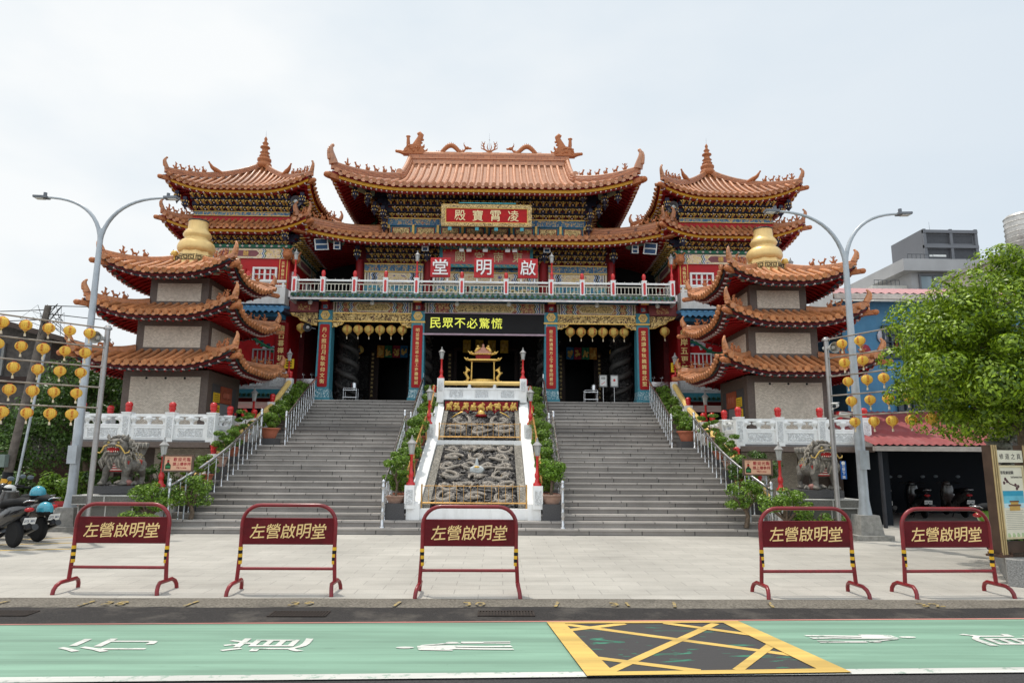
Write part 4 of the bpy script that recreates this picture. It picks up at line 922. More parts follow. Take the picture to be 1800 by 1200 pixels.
# main ridge with its dragons
hb = MB(); yr = 25.55+D2; hb.box(-3.72, 3.76, yr-0.17, yr+0.17, 15.14, 15.30, 1); hb.box(-3.72, 3.76, yr-0.12, yr+0.12, 15.30, 15.66, 0); hb.box(-3.74, 3.78, yr-0.16, yr+0.16, 15.42, 15.46, 1); hb.cyl((-3.76, yr, 15.70), (3.80, yr, 15.70), 0.12, 0.12, 10, 1)
rg = hb.build('main_ridge', [ridge_o, tile_p], top)
for s_ in (-1, 1):
    hb = MB(); o = Vector((s_*3.62+0.02, yr, 15.70)); A = lambda x, z: o+Vector((-s_*x, 0, z))
    F_ = Fr(o, (-s_, 0, 0), (0, -1, 0)); hb.prism([(-0.42, -0.05), (0.52, -0.05), (0.58, 0.16), (0.40, 0.34), (0.10, 0.42), (-0.12, 0.40), (-0.22, 0.55), (-0.26, 0.30), (-0.36, 0.18)], F_, -0.16, 0.16, 0)
    hb.tube([A(0.16, 0.26), A(0.22, 0.46), A(0.28, 0.64), A(0.36, 0.80), A(0.40, 0.93), A(0.32, 1.02), A(0.22, 0.98)], [0.26, 0.20, 0.15, 0.135, 0.135, 0.12, 0.06], 9, 0, True, True, 0.7)
    for zz, xx in ((0.4, 0.36), (0.55, 0.42), (0.7, 0.48)): hb.ball(A(xx, zz), (0.07, 0.06, 0.06), 6, 0)
    hb.tube([A(0.42, 0.30), A(0.54, 0.36), A(0.56, 0.48)], [0.09, 0.06, 0.015], 6, 0)
    hb.tube([A(-0.3, 0.02), A(-0.55, 0.10), A(-0.72, 0.12)], [0.13, 0.09, 0.07], 7, 0); hb.ball(A(-0.72, 0.12), (0.08, 0.07, 0.08), 7, 0); hb.cyl(A(-0.19, 0.5), A(-0.2, 0.82), 0.09, 0.07, 8, 0); hb.ball(A(-0.2, 0.86), (0.12, 0.08, 0.06), 7, 0)
    for i in range(14): hb.ball(A(random.uniform(-0.3, 0.5), random.uniform(0.05, 0.33)) + Vector((0, -0.15, 0)), random.uniform(0.04, 0.07), 6, 0)
    hb.tube([A(0.5, 0.1), A(0.66, 0.15), A(0.72, 0.26)], [0.09, 0.06, 0.02], 6, 0); hb.build('ridge_end', [terra], rg)
    hb = MB(); o = Vector((s_*1.68, yr, 15.80)); d = -s_
    pts = []; rs = []
    for i in range(30):
        t = i/29; x = -0.72+1.30*t; z = 0.10+0.24*math.sin(math.pi*(t*1.9-0.40))+(0.34*max(0, t-0.8)*5*0.9); pts.append(o+Vector((d*x, 0, z))); rs.append(0.035+0.082*math.sin(math.pi*min(1, t*0.95+0.06))**0.7)
    hb.tube(pts, rs, 8, 0)
    for i in range(2, 27, 2): hb.cyl(pts[i]+Vector((0, 0, rs[i]*0.8)), pts[i]+Vector((0, 0, rs[i]+0.07)), 0.03, 0.004, 5, 0)
    hd = pts[-1]; hb.ball(hd+Vector((d*0.07, 0, 0.06)), (0.12, 0.08, 0.08), 8, 0); hb.ball(hd+Vector((d*0.2, 0, 0.04)), (0.10, 0.06, 0.045), 7, 0)
    for yy in (-0.05, 0.05): hb.tube([hd+Vector((0, yy, 0.1)), hd+Vector((-d*0.08, yy*1.5, 0.22)), hd+Vector((-d*0.06, yy*2, 0.30))], [0.025, 0.018, 0.006], 5, 0)
    for t in (6, 22):
        for yy in (-0.07, 0.07): hb.tube([pts[t], pts[t]+Vector((d*0.06, yy, -0.10)), o+Vector((pts[t].x-o.x+d*0.02, yy, -0.02))], [0.06, 0.045, 0.035], 6, 0)
    tl = pts[0]
    for a in (40, 75, 110, 150): hb.tube([tl, tl+Vector((d*math.cos(R_(a))*0.10, 0, 0.12+0.03*math.sin(R_(a)))), tl+Vector((d*math.cos(R_(a))*0.2, 0, 0.24*math.sin(R_(a))))], [0.035, 0.025, 0.004], 5, 0)
    hb.build('ridge_dragon', [terra], rg)
hb = MB(); o = Vector((0.02, yr, 15.78)); hb.ball(o+Vector((0, 0, 0.06)), (0.14, 0.1, 0.10), 8, 0)
for s_ in (-1, 1):
    hb.tube([o+Vector((s_*0.05, 0, 0.08)), o+Vector((s_*0.24, 0, 0.2)), o+Vector((s_*0.28, 0, 0.42)), o+Vector((s_*0.20, 0, 0.60))], [0.04, 0.04, 0.03, 0.008], 6, 0)
    for zz, ln in ((0.18, 0.16), (0.32, 0.15), (0.45, 0.12)): hb.tube([o+Vector((s_*0.22, 0, zz)), o+Vector((s_*(0.24+ln*0.8), 0, zz+0.06)), o+Vector((s_*(0.24+ln), 0, zz+0.17))], [0.03, 0.022, 0.004], 5, 0)
    hb.tube([o+Vector((s_*0.04, 0, 0.1)), o+Vector((s_*0.10, 0, 0.3)), o+Vector((s_*0.06, 0, 0.5))], [0.03, 0.025, 0.005], 5, 0)
hb.build('flame_ornament', [terra], rg)
hb = MB(); hb.cyl(o, o+Vector((0, 0, 1.0)), 0.018, 0.006, 6, 0); hb.ball(o+Vector((0, 0, 0.68)), 0.03, 6, 0); hb.build('lightning_rod', [steel], rg)
# small green roofed corner pieces seen between hall and towers
for s_ in (-1, 1):
    b = MB(); cx = s_*6.0; cy = 29.6; z = 11.2
    b.box(cx-0.9, cx+0.9, cy-0.3, cy+0.3, 9.8, z, 1)
    for k in range(9):
        xx = cx-0.9+1.8*k/8; up_ = 0.35*abs((xx-cx)/0.9)**2; b.tube([(xx, cy-0.65, z-0.12+up_), (xx, cy-0.3, z+0.10+up_), (xx, cy, z+0.36+up_)], 0.085, 7, 0); b.cyl((xx, cy-0.68, z-0.14+up_), (xx, cy-0.62, z-0.10+up_), 0.09, 0.09, 8, 2)
    b.tube([(cx+0.95*t, cy, z+0.42+0.36*abs(t)**2) for t in [i/6-1 for i in range(13)]], 0.11, 8, 0)
    for q in (-1, 1): horn(b, (cx+q*0.95, cy, z+0.75), (q, 0, 0), 0.35, 0)
    b.build('green_ridge', [tile_g, terra, terra], hall)
# ------------------------------------------------------------------ grand staircase
RH, N1, T1, Y0 = 0.131, 15, 0.31, 15.3
step_r = M_brick('step_riser_granite', (0.232, 0.211, 0.194), (0.285, 0.262, 0.241), (0.06, 0.055, 0.05), 1.0, 1.15, 0.262, 0.012, 0.6, 'XZ', 0.1, dirt=(0.11, 0.10, 0.092), lf=(0.66, 1.25))
step_t = M_brick('step_tread_granite', (0.35, 0.322, 0.295), (0.41, 0.378, 0.348), (0.11, 0.10, 0.095), 1.0, 1.15, 0.31, 0.012, 0.5, 'XY', 0.1, dirt=(0.155, 0.143, 0.132), lf=(0.68, 1.22))
def step_y(n): return Y0+T1*(n-1) if n <= N1 else 20.75+0.325*(n-N1-1)
def step_z(n): return RH*n
stairs = thing('stone_staircase', 'wide grey granite staircase in two flights rising to the temple', 'staircase', (0, 20, 0))
def flight(name, x0, x1, n0, n1):
    b = MB()
    for n in range(n0, n1+1):
        y = step_y(n); yn = step_y(n+1) if n < 28 else 24.80
        if n == N1: yn = 20.75
        b.box(x0, x1, y, yn+0.05, step_z(n)-RH, step_z(n)-0.038, 0)
        b.box(x0, x1, y-0.030, yn-0.001, step_z(n)-0.038, step_z(n), 1)
    return b.build(name, [step_r, step_t], stairs)
flight('flight', -6.72, -1.52, 3, 15); flight('flight', -6.72, -1.52, 16, 28); flight('flight', 1.52, 6.72, 3, 15); flight('flight', 1.52, 6.72, 16, 28); flight('base_steps', -6.72, 6.72, 1, 2)
b = MB(); b.box(-1.52, 1.52, 22.9, 24.78, 0, LZ-0.01); b.box(-6.7, 6.7, 20.8, 24.7, 0, 1.8); b.box(-6.7, 6.7, 17.0, 20.8, 0, 0.3); b.build('stair_core', granite, stairs)

# stainless handrails
def handrail(label, pts, h=0.85, end_posts=True, top_drop=0.0):
    """pts: feet of the posts"""
    t = thing('stair_handrail', label, 'handrail', pts[0], 'stainless steel stair handrails')
    tops = [Vector(p)+Vector((0, 0, h)) for p in pts]
    b = MB(); b.tube([tops[0]+(tops[0]-tops[1])*0.12]+tops+[tops[-1]+(tops[-1]-tops[-2])*0.05], 0.034, 10); b.tube([p-Vector((0, 0, 0.10)) for p in tops], 0.012, 6); b.build('top_rail', steel, t)
    for i, p in enumerate(pts):
        p = Vector(p); b = MB(); big = end_posts and i in (0, len(pts)-1); r = 0.036 if big else 0.017
        b.lathe([(r*1.9, 0), (r*1.9, 0.02), (r, 0.03), (r, 0.22), (r*1.35, 0.25), (r, 0.29), (r*1.3, 0.33), (r, 0.37), (r, 0.5), (r*1.3, 0.54), (r, 0.58), (r, h-0.01)], tuple(p), 8)
        if big: b.lathe([(r, h-0.01), (r*1.2, h+0.06), (r*0.8, h+0.08), (r*1.25, h+0.12), (r*0.9, h+0.17), (0, h+0.18)], tuple(p), 10)
        b.build('post', steel, t)
    return t
for s_, wd in ((-1, 'left'), (1, 'right')):
    lo = []
    for n in range(1, 16):
        q = max(0, (9-n)/8); lo.append((s_*(6.19+0.42*q**1.8), step_y(n)+0.15, step_z(n)))
    handrail('curving steel handrail on the outer edge of the lower %s flight' % wd, lo)
    up_ = [(s_*(5.74+0.27*(n-15)/13), step_y(n)+0.16 if n > 15 else 20.6, step_z(n)) for n in range(15, 29)]
    handrail('steel handrail on the outer edge of the upper %s flight' % wd, up_)
    li = [(s_*(1.97+0.16*(n-1)/14), step_y(n)+0.15, step_z(n)) for n in range(1, 16)]
    handrail('steel handrail beside the potted shrubs on the lower %s flight' % wd, li)
    ui = [(s_*(2.06+0.12*(n-15)/13), step_y(n)+0.16 if n > 15 else 20.6, step_z(n)) for n in range(15, 29)]
    handrail('steel handrail beside the potted shrubs on the upper %s flight' % wd, ui)

# ------------------------------------------------------------------ dragon relief ramp in the middle
relief_d = M('relief_dark_stone', (0.038, 0.035, 0.035), 0.6, var=0.5, scale=30, bump=0.3)
relief_l = M('relief_worn_stone', (0.33, 0.29, 0.245), 0.6, var=0.4, scale=26, bump=0.4)
relief_m = M('relief_mid_stone', (0.155, 0.143, 0.132), 0.6, var=0.4, scale=26, bump=0.3)
relief_b = M_carved('relief_border_stone', (0.16, 0.15, 0.13), (0.36, 0.33, 0.28), 8, (0.2, 0.7), 0.65, 0, 0.8)
brass = M('brass_rail', (0.62, 0.36, 0.12), 0.3, metal=0.7, var=0.15)
ramp_o = thing('dragon_relief_ramp', 'sloping carved dragon relief slabs in a white frame between the stairs', 'relief ramp', (0, 19, 0))
def relief(name, o, w, h, ang, seed, dragons, border):
    F = Fr(o, (1, 0, 0), (0, -math.sin(ang), math.cos(ang)), (0, math.cos(ang), math.sin(ang))); b = MB(); rnd = random.Random(seed)
    nx = 110; ny = int(110*h/w)
    def hf(a, c):
        q = Vector((a*2.6+seed, c*2.6, seed*1.7)); wv = mnoise.noise_vector(q)*0.55; q2 = q*1.5+wv
        r = 1-abs(mnoise.noise(q2*1.5))*3.0; r2 = 1-abs(mnoise.noise(q2*3.1+Vector((5, 3, 1))))*2.6
        return max(-0.12, 0.075*r+0.04*r2)-0.02
    b.grid(lambda u, v: F.p(u, hf(u, v), v), [-w/2+w*i/nx for i in range(nx+1)], [h*i/ny for i in range(ny+1)], 0)
    # curled cloud scrolls all over
    for i in range(int(w*h*46)):
        a = rnd.uniform(-w/2+0.1, w/2-0.1); c = rnd.uniform(0.08, h-0.08); R = rnd.uniform(0.05, 0.11); ph = rnd.uniform(0, 6.28); sg = rnd.choice((-1, 1))
        pts = [F.p(a+R*(1-k/13)*math.cos(ph+sg*k*0.55), 0.045+0.035*k/12, c+R*(1-k/13)*math.sin(ph+sg*k*0.55)) for k in range(11)]
        b.tube(pts, [0.026-0.0012*k for k in range(11)], 5, 2 if i % 3 else 0)
    for (ca, cc, R, ph, sg, sz) in dragons:
        n = 34; pts = []; rs = []
        for k in range(n):
            t = k/(n-1); an = ph+sg*t*5.2; rr = R*(0.45+0.75*t)*(1+0.16*math.sin(t*13)); a = ca+rr*math.cos(an); c = cc+rr*0.85*math.sin(an)
            a = min(max(a, -w/2+0.08), w/2-0.08); c = min(max(c, 0.07), h-0.07); pts.append(Vector(F.p(a, 0.09+0.03*math.sin(t*9), c))); rs.append(sz*(0.35+0.75*math.sin(math.pi*(0.12+0.80*t))))
        b.tube(pts, rs, 8, 1)
        nn = F.w
        for k in range(2, n-2, 1):
            b.ball(pts[k]+nn*rs[k]*0.85, rs[k]*0.32, 5, 2)
        hd = pts[0]; dr = (pts[0]-pts[2]).normalized(); b.ball(hd+nn*0.02, (sz*1.35, sz*1.35, sz*1.1), 8, 1); b.ball(hd+dr*sz*1.3+nn*0.03, (sz*0.9, sz*0.8, sz*0.7), 7, 1)
        for e in (-1, 1):
            sd_ = dr.cross(nn)*e; b.tube([hd+sd_*sz*0.6, hd+sd_*sz*1.3-dr*sz*1.2, hd+sd_*sz*1.2-dr*sz*2.2], [sz*0.3, sz*0.24, sz*0.06], 5, 1); b.tube([hd+dr*sz*1.5+sd_*sz*0.4, hd+dr*sz*2.2+sd_*sz*1.2, hd+dr*sz*1.4+sd_*sz*2.2], [sz*0.14, sz*0.12, sz*0.04], 5, 3)
            for q in (9, 22):
                s2 = (pts[q+1]-pts[q]).normalized().cross(nn)*e; b.tube([pts[q], pts[q]+s2*sz*1.8, pts[q]+s2*sz*2.4+dr*sz], [sz*0.45, sz*0.34, sz*0.16], 6, 1)
                for fz in (-0.5, 0, 0.5): e2 = pts[q]+s2*sz*2.4+dr*sz; b.tube([e2, e2+s2*sz*0.7+dr*fz*sz*1.3], [sz*0.16, sz*0.03], 4, 1)
    o_ = b.build(name, [relief_d, relief_l, relief_m, M('relief_gold_line', (0.50, 0.33, 0.10), 0.45)], ramp_o)
    b = MB()
    for a0, a1, c0, c1 in ((-w/2-border, -w/2, -0.02, h+0.02), (w/2, w/2+border, -0.02, h+0.02), (-w/2, w/2, h, h+border*0.8)): b.fbox(F, a0, a1, -0.14, 0.075, c0, c1, 0)
    b.build('relief_border', relief_b, ramp_o); return F, o_
a1_ = math.atan2(1.45, 3.95)
dr1_ = [(-0.62, 3.55, 0.20, 0.5, 1, 0.052), (0.0, 3.62, 0.25, 2.5, -1, 0.056), (0.66, 3.5, 0.2, 1.2, 1, 0.052), (-0.72, 2.2, 0.26, 2.0, 1, 0.06), (-0.28, 2.05, 0.24, 0.2, -1, 0.055), (0.38, 2.1, 0.25, 3.4, 1, 0.06), (0.78, 1.75, 0.24, 1.0, -1, 0.055), (-0.70, 0.75, 0.25, 4.0, -1, 0.06), (-0.02, 0.75, 0.32, 1.4, 1, 0.07), (0.74, 0.72, 0.25, 0.0, 1, 0.06), (-0.75, 2.95, 0.15, 1.0, -1, 0.045), (0.72, 2.7, 0.18, 5.0, -1, 0.045)]
rq = random.Random(12); dr1 = []
for r_ in range(6):
    for q in range(4 if r_ % 2 else 3):
        nq = 4 if r_ % 2 else 3; dr1.append((-1.0+2.0*(q+0.5)/nq+rq.uniform(-0.06, 0.06), 0.38+0.67*r_+rq.uniform(-0.06, 0.06), rq.uniform(0.19, 0.25), rq.uniform(0, 6.28), rq.choice((-1, 1)), rq.uniform(0.046, 0.062)))
F1, r1_ = relief('lower_relief', (0, 16.20, 0.52), 2.02, 4.12, a1_, 3, dr1, 0.20)
b = MB(); q = Vector(F1.p(0.0, 0.16, 1.95))
for i in range(9):
    a = i*0.7; b.ball(q+Vector((0.11*math.cos(a), -0.02, 0.05*math.sin(a))), (0.085, 0.06, 0.07), 7, 0)
b.ball(q+Vector((0, 0, 0.02)), (0.13, 0.09, 0.09), 8, 0); b.tube([q+Vector((0, 0, 0.05)), q+Vector((0, 0, 0.17)), q+Vector((0, 0, 0.30))], [0.06, 0.045, 0.01], 8, 0); b.lathe([(0.09, 0.05), (0.1, 0.08), (0.06, 0.1)], tuple(q), 10, 1); b.build('lotus_pearl', [M('lotus_pale', (0.55, 0.58, 0.58), 0.5), gold_p], ramp_o)
a2_ = math.atan2(0.98, 1.95)
dr2 = [(-0.62, 1.25, 0.30, 2.2, 1, 0.062), (0.62, 1.25, 0.30, 0.9, -1, 0.062), (-0.80, 0.55, 0.30, 3.6, 1, 0.07), (0.80, 0.55, 0.30, 5.8, -1, 0.07), (0.0, 0.55, 0.26, 1.0, 1, 0.055), (-0.3, 0.9, 0.16, 4, 1, 0.045), (0.3, 0.9, 0.16, 5, -1, 0.045)]
F2, r2_ = relief('upper_relief', (0, 20.62, 2.16), 2.16, 2.16, a2_, 11, dr2, 0.16)
b = MB(); q = Vector(F2.p(0, 0.15, 1.66)); b.ball(q, (0.13, 0.1, 0.12), 12, 0); b.lathe([(0.16, -0.10), (0.2, -0.06), (0.15, -0.02)], tuple(q), 12, 1)
for s_ in (-1, 1): b.tube([q+Vector((s_*0.5, 0, 0.10)), q+Vector((s_*0.42, -0.06, 0.02)), q+Vector((s_*0.36, -0.08, 0.14))], [0.03, 0.03, 0.008], 6, 1); b.tube([q+Vector((s_*0.6, 0, 0.06)), q+Vector((s_*0.8, -0.1, -0.04)), q+Vector((s_*0.95, -0.05, -0.15)), q+Vector((s_*0.88, -0.03, -0.25))], [0.02, 0.02, 0.016, 0.008], 6, 0)
b.build('gold_pearl', [gold, red_d], ramp_o)
# white masonry frame
b = MB(); b.box(-1.28, 1.28, 15.98, 16.3, RH*2, 0.50, 0)
for s_ in (-1, 1):
    x0, x1 = (1.22, 1.52) if s_ > 0 else (-1.52, -1.22)
    pf = [(15.90, RH*2), (15.90, 0.62), (16.2, 0.68), (20.25, 2.20), (20.7, 2.32), (22.6, 3.36), (22.9, 3.50), (22.9, RH*2)]
    P0 = [(x0, y, z) for y, z in pf]+[(x1, y, z) for y, z in pf]; n = len(pf)
    b.add(P0, [tuple(range(n)), tuple(range(2*n-1, n-1, -1))]+[(i, n+i, n+(i+1) % n, (i+1) % n) for i in range(n)], 0)
b.box(-1.22, 1.22, 20.12, 20.60, 0.5, 2.15, 0); b.box(-1.22, 1.22, 22.60, 22.95, 2.0, 3.56, 0); b.build('white_frame', [white], ramp_o)
b = MB(); b.box(-1.24, 1.24, 22.50, 22.60, 3.10, 3.52, 1); F = FY(22.50); b.fbox(F, -1.19, 1.19, 0.0, 0.012, 3.15, 3.47, 0)
for i in range(9):      # gilt riders and beasts on a red ground
    cx = -1.06+2.12*i/8; rnd = random.Random(i)
    for j in range(7):
        a = cx+rnd.uniform(-0.09, 0.09); c = 3.31+rnd.uniform(-0.10, 0.10); b.ball(F.p(a, 0.02, c), (rnd.uniform(0.03, 0.07), 0.03, rnd.uniform(0.03, 0.06)), 6, 2)
    b.ball(F.p(cx, 0.03, 3.28), (0.10, 0.04, 0.06), 8, 2); b.tube([F.p(cx, 0.03, 3.3), F.p(cx+0.05, 0.03, 3.43)], [0.045, 0.03], 6, 2)
    for e in (-1, 1): b.tube([F.p(cx+e*0.05, 0.03, 3.27), F.p(cx+e*0.09, 0.03, 3.18)], [0.03, 0.02], 5, 2)
b.build('gold_frieze', [red_d, ink, gold_p], ramp_o)
# balustrade on top
b = MB(); y = 22.8; b.box(-1.30, 1.30, y-0.06, y+0.06, 3.56, 3.90, 0); b.box(-1.30, 1.30, y-0.08, y+0.08, 3.88, 3.94, 0); b.box(-1.30, 1.30, y-0.09, y+0.09, 3.52, 3.58, 0)
for xx in (-0.42, 0.42): b.lathe([(0.05, 0), (0.07, 0.03), (0.04, 0.06), (0.07, 0.10), (0.05, 0.13)], (xx, y, 3.94), 10, 0)
for xx in (-0.85, 0, 0.85): b.box(xx-0.22, xx+0.22, y-0.072, y-0.06, 3.62, 3.86, 1)
b.cyl((-1.30, y, 4.10), (1.30, y, 4.10), 0.07, 0.07, 12, 2); b.build('top_balustrade', [white, white_r, cream_y], ramp_o)
for s_ in (-1, 1):
    for xx, yy, zz, hh in ((1.37, 22.8, 3.45, 0.8), (1.42, 20.45, 2.1, 0.52), (1.45, 15.98, 0.5, 0.52)):
        b = MB(); b.cbox(s_*xx, yy, zz, 0.22, 0.26, hh, 0); b.box(s_*xx-0.07, s_*xx+0.07, yy-0.145, yy-0.12, zz+hh-0.42, zz+hh-0.10, 1); b.build('post', [white, white_r], ramp_o)
    for yy, z, x in ((21.6, 3.22, 1.60), (23.2, 4.0, 1.62), (23.9, 4.32, 1.50)):
        rail_post(ramp_o, s_*x, yy, z-0.95, 0.72, 0.19, True, False)
    b = MB()
    for dz in (0.42, 0.62):
        b.tube([(s_*1.56, 16.2, 0.68+dz), (s_*1.57, 17.2, 1.05+dz), (s_*1.57, 17.5, 1.22+dz), (s_*1.57, 20.2, 2.20+dz)], 0.026, 8)
        b.tube([(s_*1.57, 20.7, 2.32+dz), (s_*1.57, 22.6, 3.36+dz)], 0.026, 8)
    for yy in (16.25, 17.5, 18.8, 20.1): z = 0.68+(yy-16.2)*1.52/4.05; b.cyl((s_*1.53, yy, z), (s_*1.57, yy, z+0.63), 0.016, 0.016, 6)
    b.build('brass_handrail', [brass], ramp_o)
for yy, z, nm in ((16.12, 0.52, 15), (20.52, 2.16, 15)):
    b = MB()
    b.cyl((-1.2, yy, z+0.10), (1.2, yy, z+0.10), 0.018, 0.018, 6); b.cyl((-1.2, yy+0.02, z+0.48), (1.2, yy+0.02, z+0.48), 0.007, 0.007, 6)
    for i in range(nm+1): xx = -1.2+2.4*i/nm; r = 0.018 if i in (0, nm) else 0.006; b.cyl((xx, yy, z-0.02 if i in (0, nm) else z+0.1), (xx, yy, z+0.52), r, r, 6)
    b.build('brass_fence', [brass], ramp_o)

# ------------------------------------------------------------------ white balustrades flanking the stairs
def red_cap(b, x, y, z, s=1.0, mat=1):
    b.lathe([(0.055*s, 0), (0.075*s, 0.02*s), (0.055*s, 0.04*s), (0.072*s, 0.06*s), (0.085*s, 0.10*s), (0.072*s, 0.135*s), (0.088*s, 0.165*s), (0.082*s, 0.22*s), (0.05*s, 0.255*s), (0, 0.265*s)], (x, y, z), 12, mat)
for s_, wd in ((-1, 'left'), (1, 'right')):
    t = thing('stair_balustrade', 'white balustrade with yellow handrail and red capped posts flanking the %s stair edge' % wd, 'balustrade', (s_*6.9, 16.6, 0), 'stair flank balustrades')
    PT = [(16.75, 1.12), (18.2, 1.70), (19.7, 2.24), (21.0, 2.78), (22.6, 3.40), (24.35, 4.38)]
    b = MB(); pf = [(16.0, 0.0), (16.0, 0.45)]+[(y, z-0.32) for y, z in PT]+[(24.6, 4.0), (24.6, 0)]
    P0 = [(s_*6.74, y, z) for y, z in pf]+[(s_*6.92, y, z) for y, z in pf]; n = len(pf); b.add(P0, [tuple(range(n)), tuple(range(2*n-1, n-1, -1))]+[(i, n+i, n+(i+1) % n, (i+1) % n) for i in range(n)], 0); b.build('flank_wall', [white], t, fixn=True)
    b = MB(); a = Vector((s_*6.83, 15.9, 0.62))
    for y, z in PT:
        c = Vector((s_*6.83, y, z-0.10)); d = (c-a).normalized(); b.tube([a+d*0.10, c-d*0.10], 0.085, 12); 
        for k in range(8): an = k*0.785; b.tube([a+d*0.12+Vector((0.08*math.cos(an), 0, 0.08*math.sin(an))), c-d*0.12+Vector((0.08*math.cos(an), 0, 0.08*math.sin(an)))], 0.018, 5)
        a = c
    b.build('yellow_rail', [cream_y], t)
    for y, z in PT:
        b = MB(); b.cbox(s_*6.83, y, z-0.75, 0.22, 0.22, 0.75, 0); red_cap(b, s_*6.83, y, z, 1.05); b.build('post', [white, red_b], t)

# ------------------------------------------------------------------ side terraces carrying the furnaces
for s_, wd in ((-1, 'left'), (1, 'right')):
    def bx(b, xa, xb, y0, y1, z0, z1, m=0): b.box(min(s_*xa, s_*xb), max(s_*xa, s_*xb), y0, y1, z0, z1, m)
    tr = thing('side_terrace', 'raised terrace with white carved parapet on the %s of the staircase' % wd, 'terrace', (s_*8.7, 20, 0), 'side terraces')
    b = MB(); bx(b, 6.93, 10.48, 18.14, 24.8, 1.86, 2.0, 0); bx(b, 6.96, 10.44, 18.18, 24.8, 2.0, 2.05, 1); b.build('floor_slab', [brick_br, granite], tr)
    b = MB(); bx(b, 7.2, 9.3, 20.2, 20.4, 0, 1.86, 0); bx(b, 9.3, 10.2, 20.2, 20.4, 0, 1.86, 1); bx(b, 6.97, 7.2, 18.9, 24.8, 0, 1.86, 1); bx(b, 10.2, 10.42, 19.8, 24.8, 0, 1.86, 1); b.build('support_wall', [brick_cr, brick_br], tr)
    b = MB(); bx(b, 7.5, 8.3, 20.1, 20.2, 1.05, 1.40, 0); bx(b, 7.62, 8.15, 20.09, 20.1, 1.15, 1.30, 1); b.build('wall_plaque', [white, gold_p], tr)
    def panel(p, q, zb=2.05):
        p = Vector((s_*p[0], p[1], 0)); q = Vector((s_*q[0], q[1], 0)); u = (q-p).normalized(); L_ = (q-p).length; wv = Vector((u.y, -u.x, 0)) if s_ < 0 else Vector((-u.y, u.x, 0))
        if abs(u.x) > abs(u.y): wv = Vector((0, -1, 0))
        else: wv = Vector((-s_, 0, 0))
        F = Fr(p, u, wv); b = MB()
        b.fbox(F, 0.10, L_-0.10, -0.05, 0.05, zb-0.02, zb+0.36, 0); b.fbox(F, 0.09, L_-0.09, -0.065, 0.065, zb+0.36, zb+0.405, 0); b.fbox(F, 0.22, L_-0.22, 0.05, 0.062, zb+0.06, zb+0.31, 1)
        for f in (0.06, 0.31): b.fbox(F, 0.19, L_-0.19, 0.05, 0.07, zb+f-0.012, zb+f+0.012, 0)
        b.fbox(F, 0.09, L_-0.09, -0.06, 0.06, zb+0.60, zb+0.67, 0)
        for k, a in enumerate((0.16, L_/2, L_-0.16)):
            P = F.p(a, 0, zb+0.405); b.lathe([(0.05, 0), (0.04, 0.04), (0.065, 0.08), (0.10, 0.13), (0.11, 0.17), (0.09, 0.2)], P, 10, 0)
            for e in (-1, 1):
                if 0.1 < a+e*0.16 < L_-0.1: b.ball(F.p(a+e*0.10, 0, zb+0.55), (0.08, 0.05, 0.05), 8, 0)
        b.build('parapet_panel', [white, white_r], tr)
    def post(x, y, z=2.05, h=0.68):
        b = MB(); b.cbox(s_*x, y, z-0.12, 0.22, 0.22, h+0.12, 0); b.box(s_*x-0.07, s_*x+0.07, y-0.118, y-0.11, z+0.06, z+h-0.08, 1); b.cbox(s_*x, y, z+h, 0.25, 0.25, 0.035, 0); red_cap(b, s_*x, y, z+h+0.03, 1.05, 2); b.build('parapet_post', [white, white_r, red_b], tr)
    fx = [10.35, 9.15, 8.02, 6.95]
    for i, x in enumerate(fx):
        post(x, 18.28)
        if i < 3: panel((x, 18.28), (fx[i+1], 18.28))
    sy = [18.28, 19.5, 20.6]
    for i, y in enumerate(sy[1:]): post(6.98, y); panel((6.98, sy[i]), (6.98, y))
    post(10.35, 19.6); panel((10.35, 18.28), (10.35, 19.6)); post(7.9, 22.2); post(7.4, 22.9)
    panel((6.98, 20.6), (7.4, 22.9))

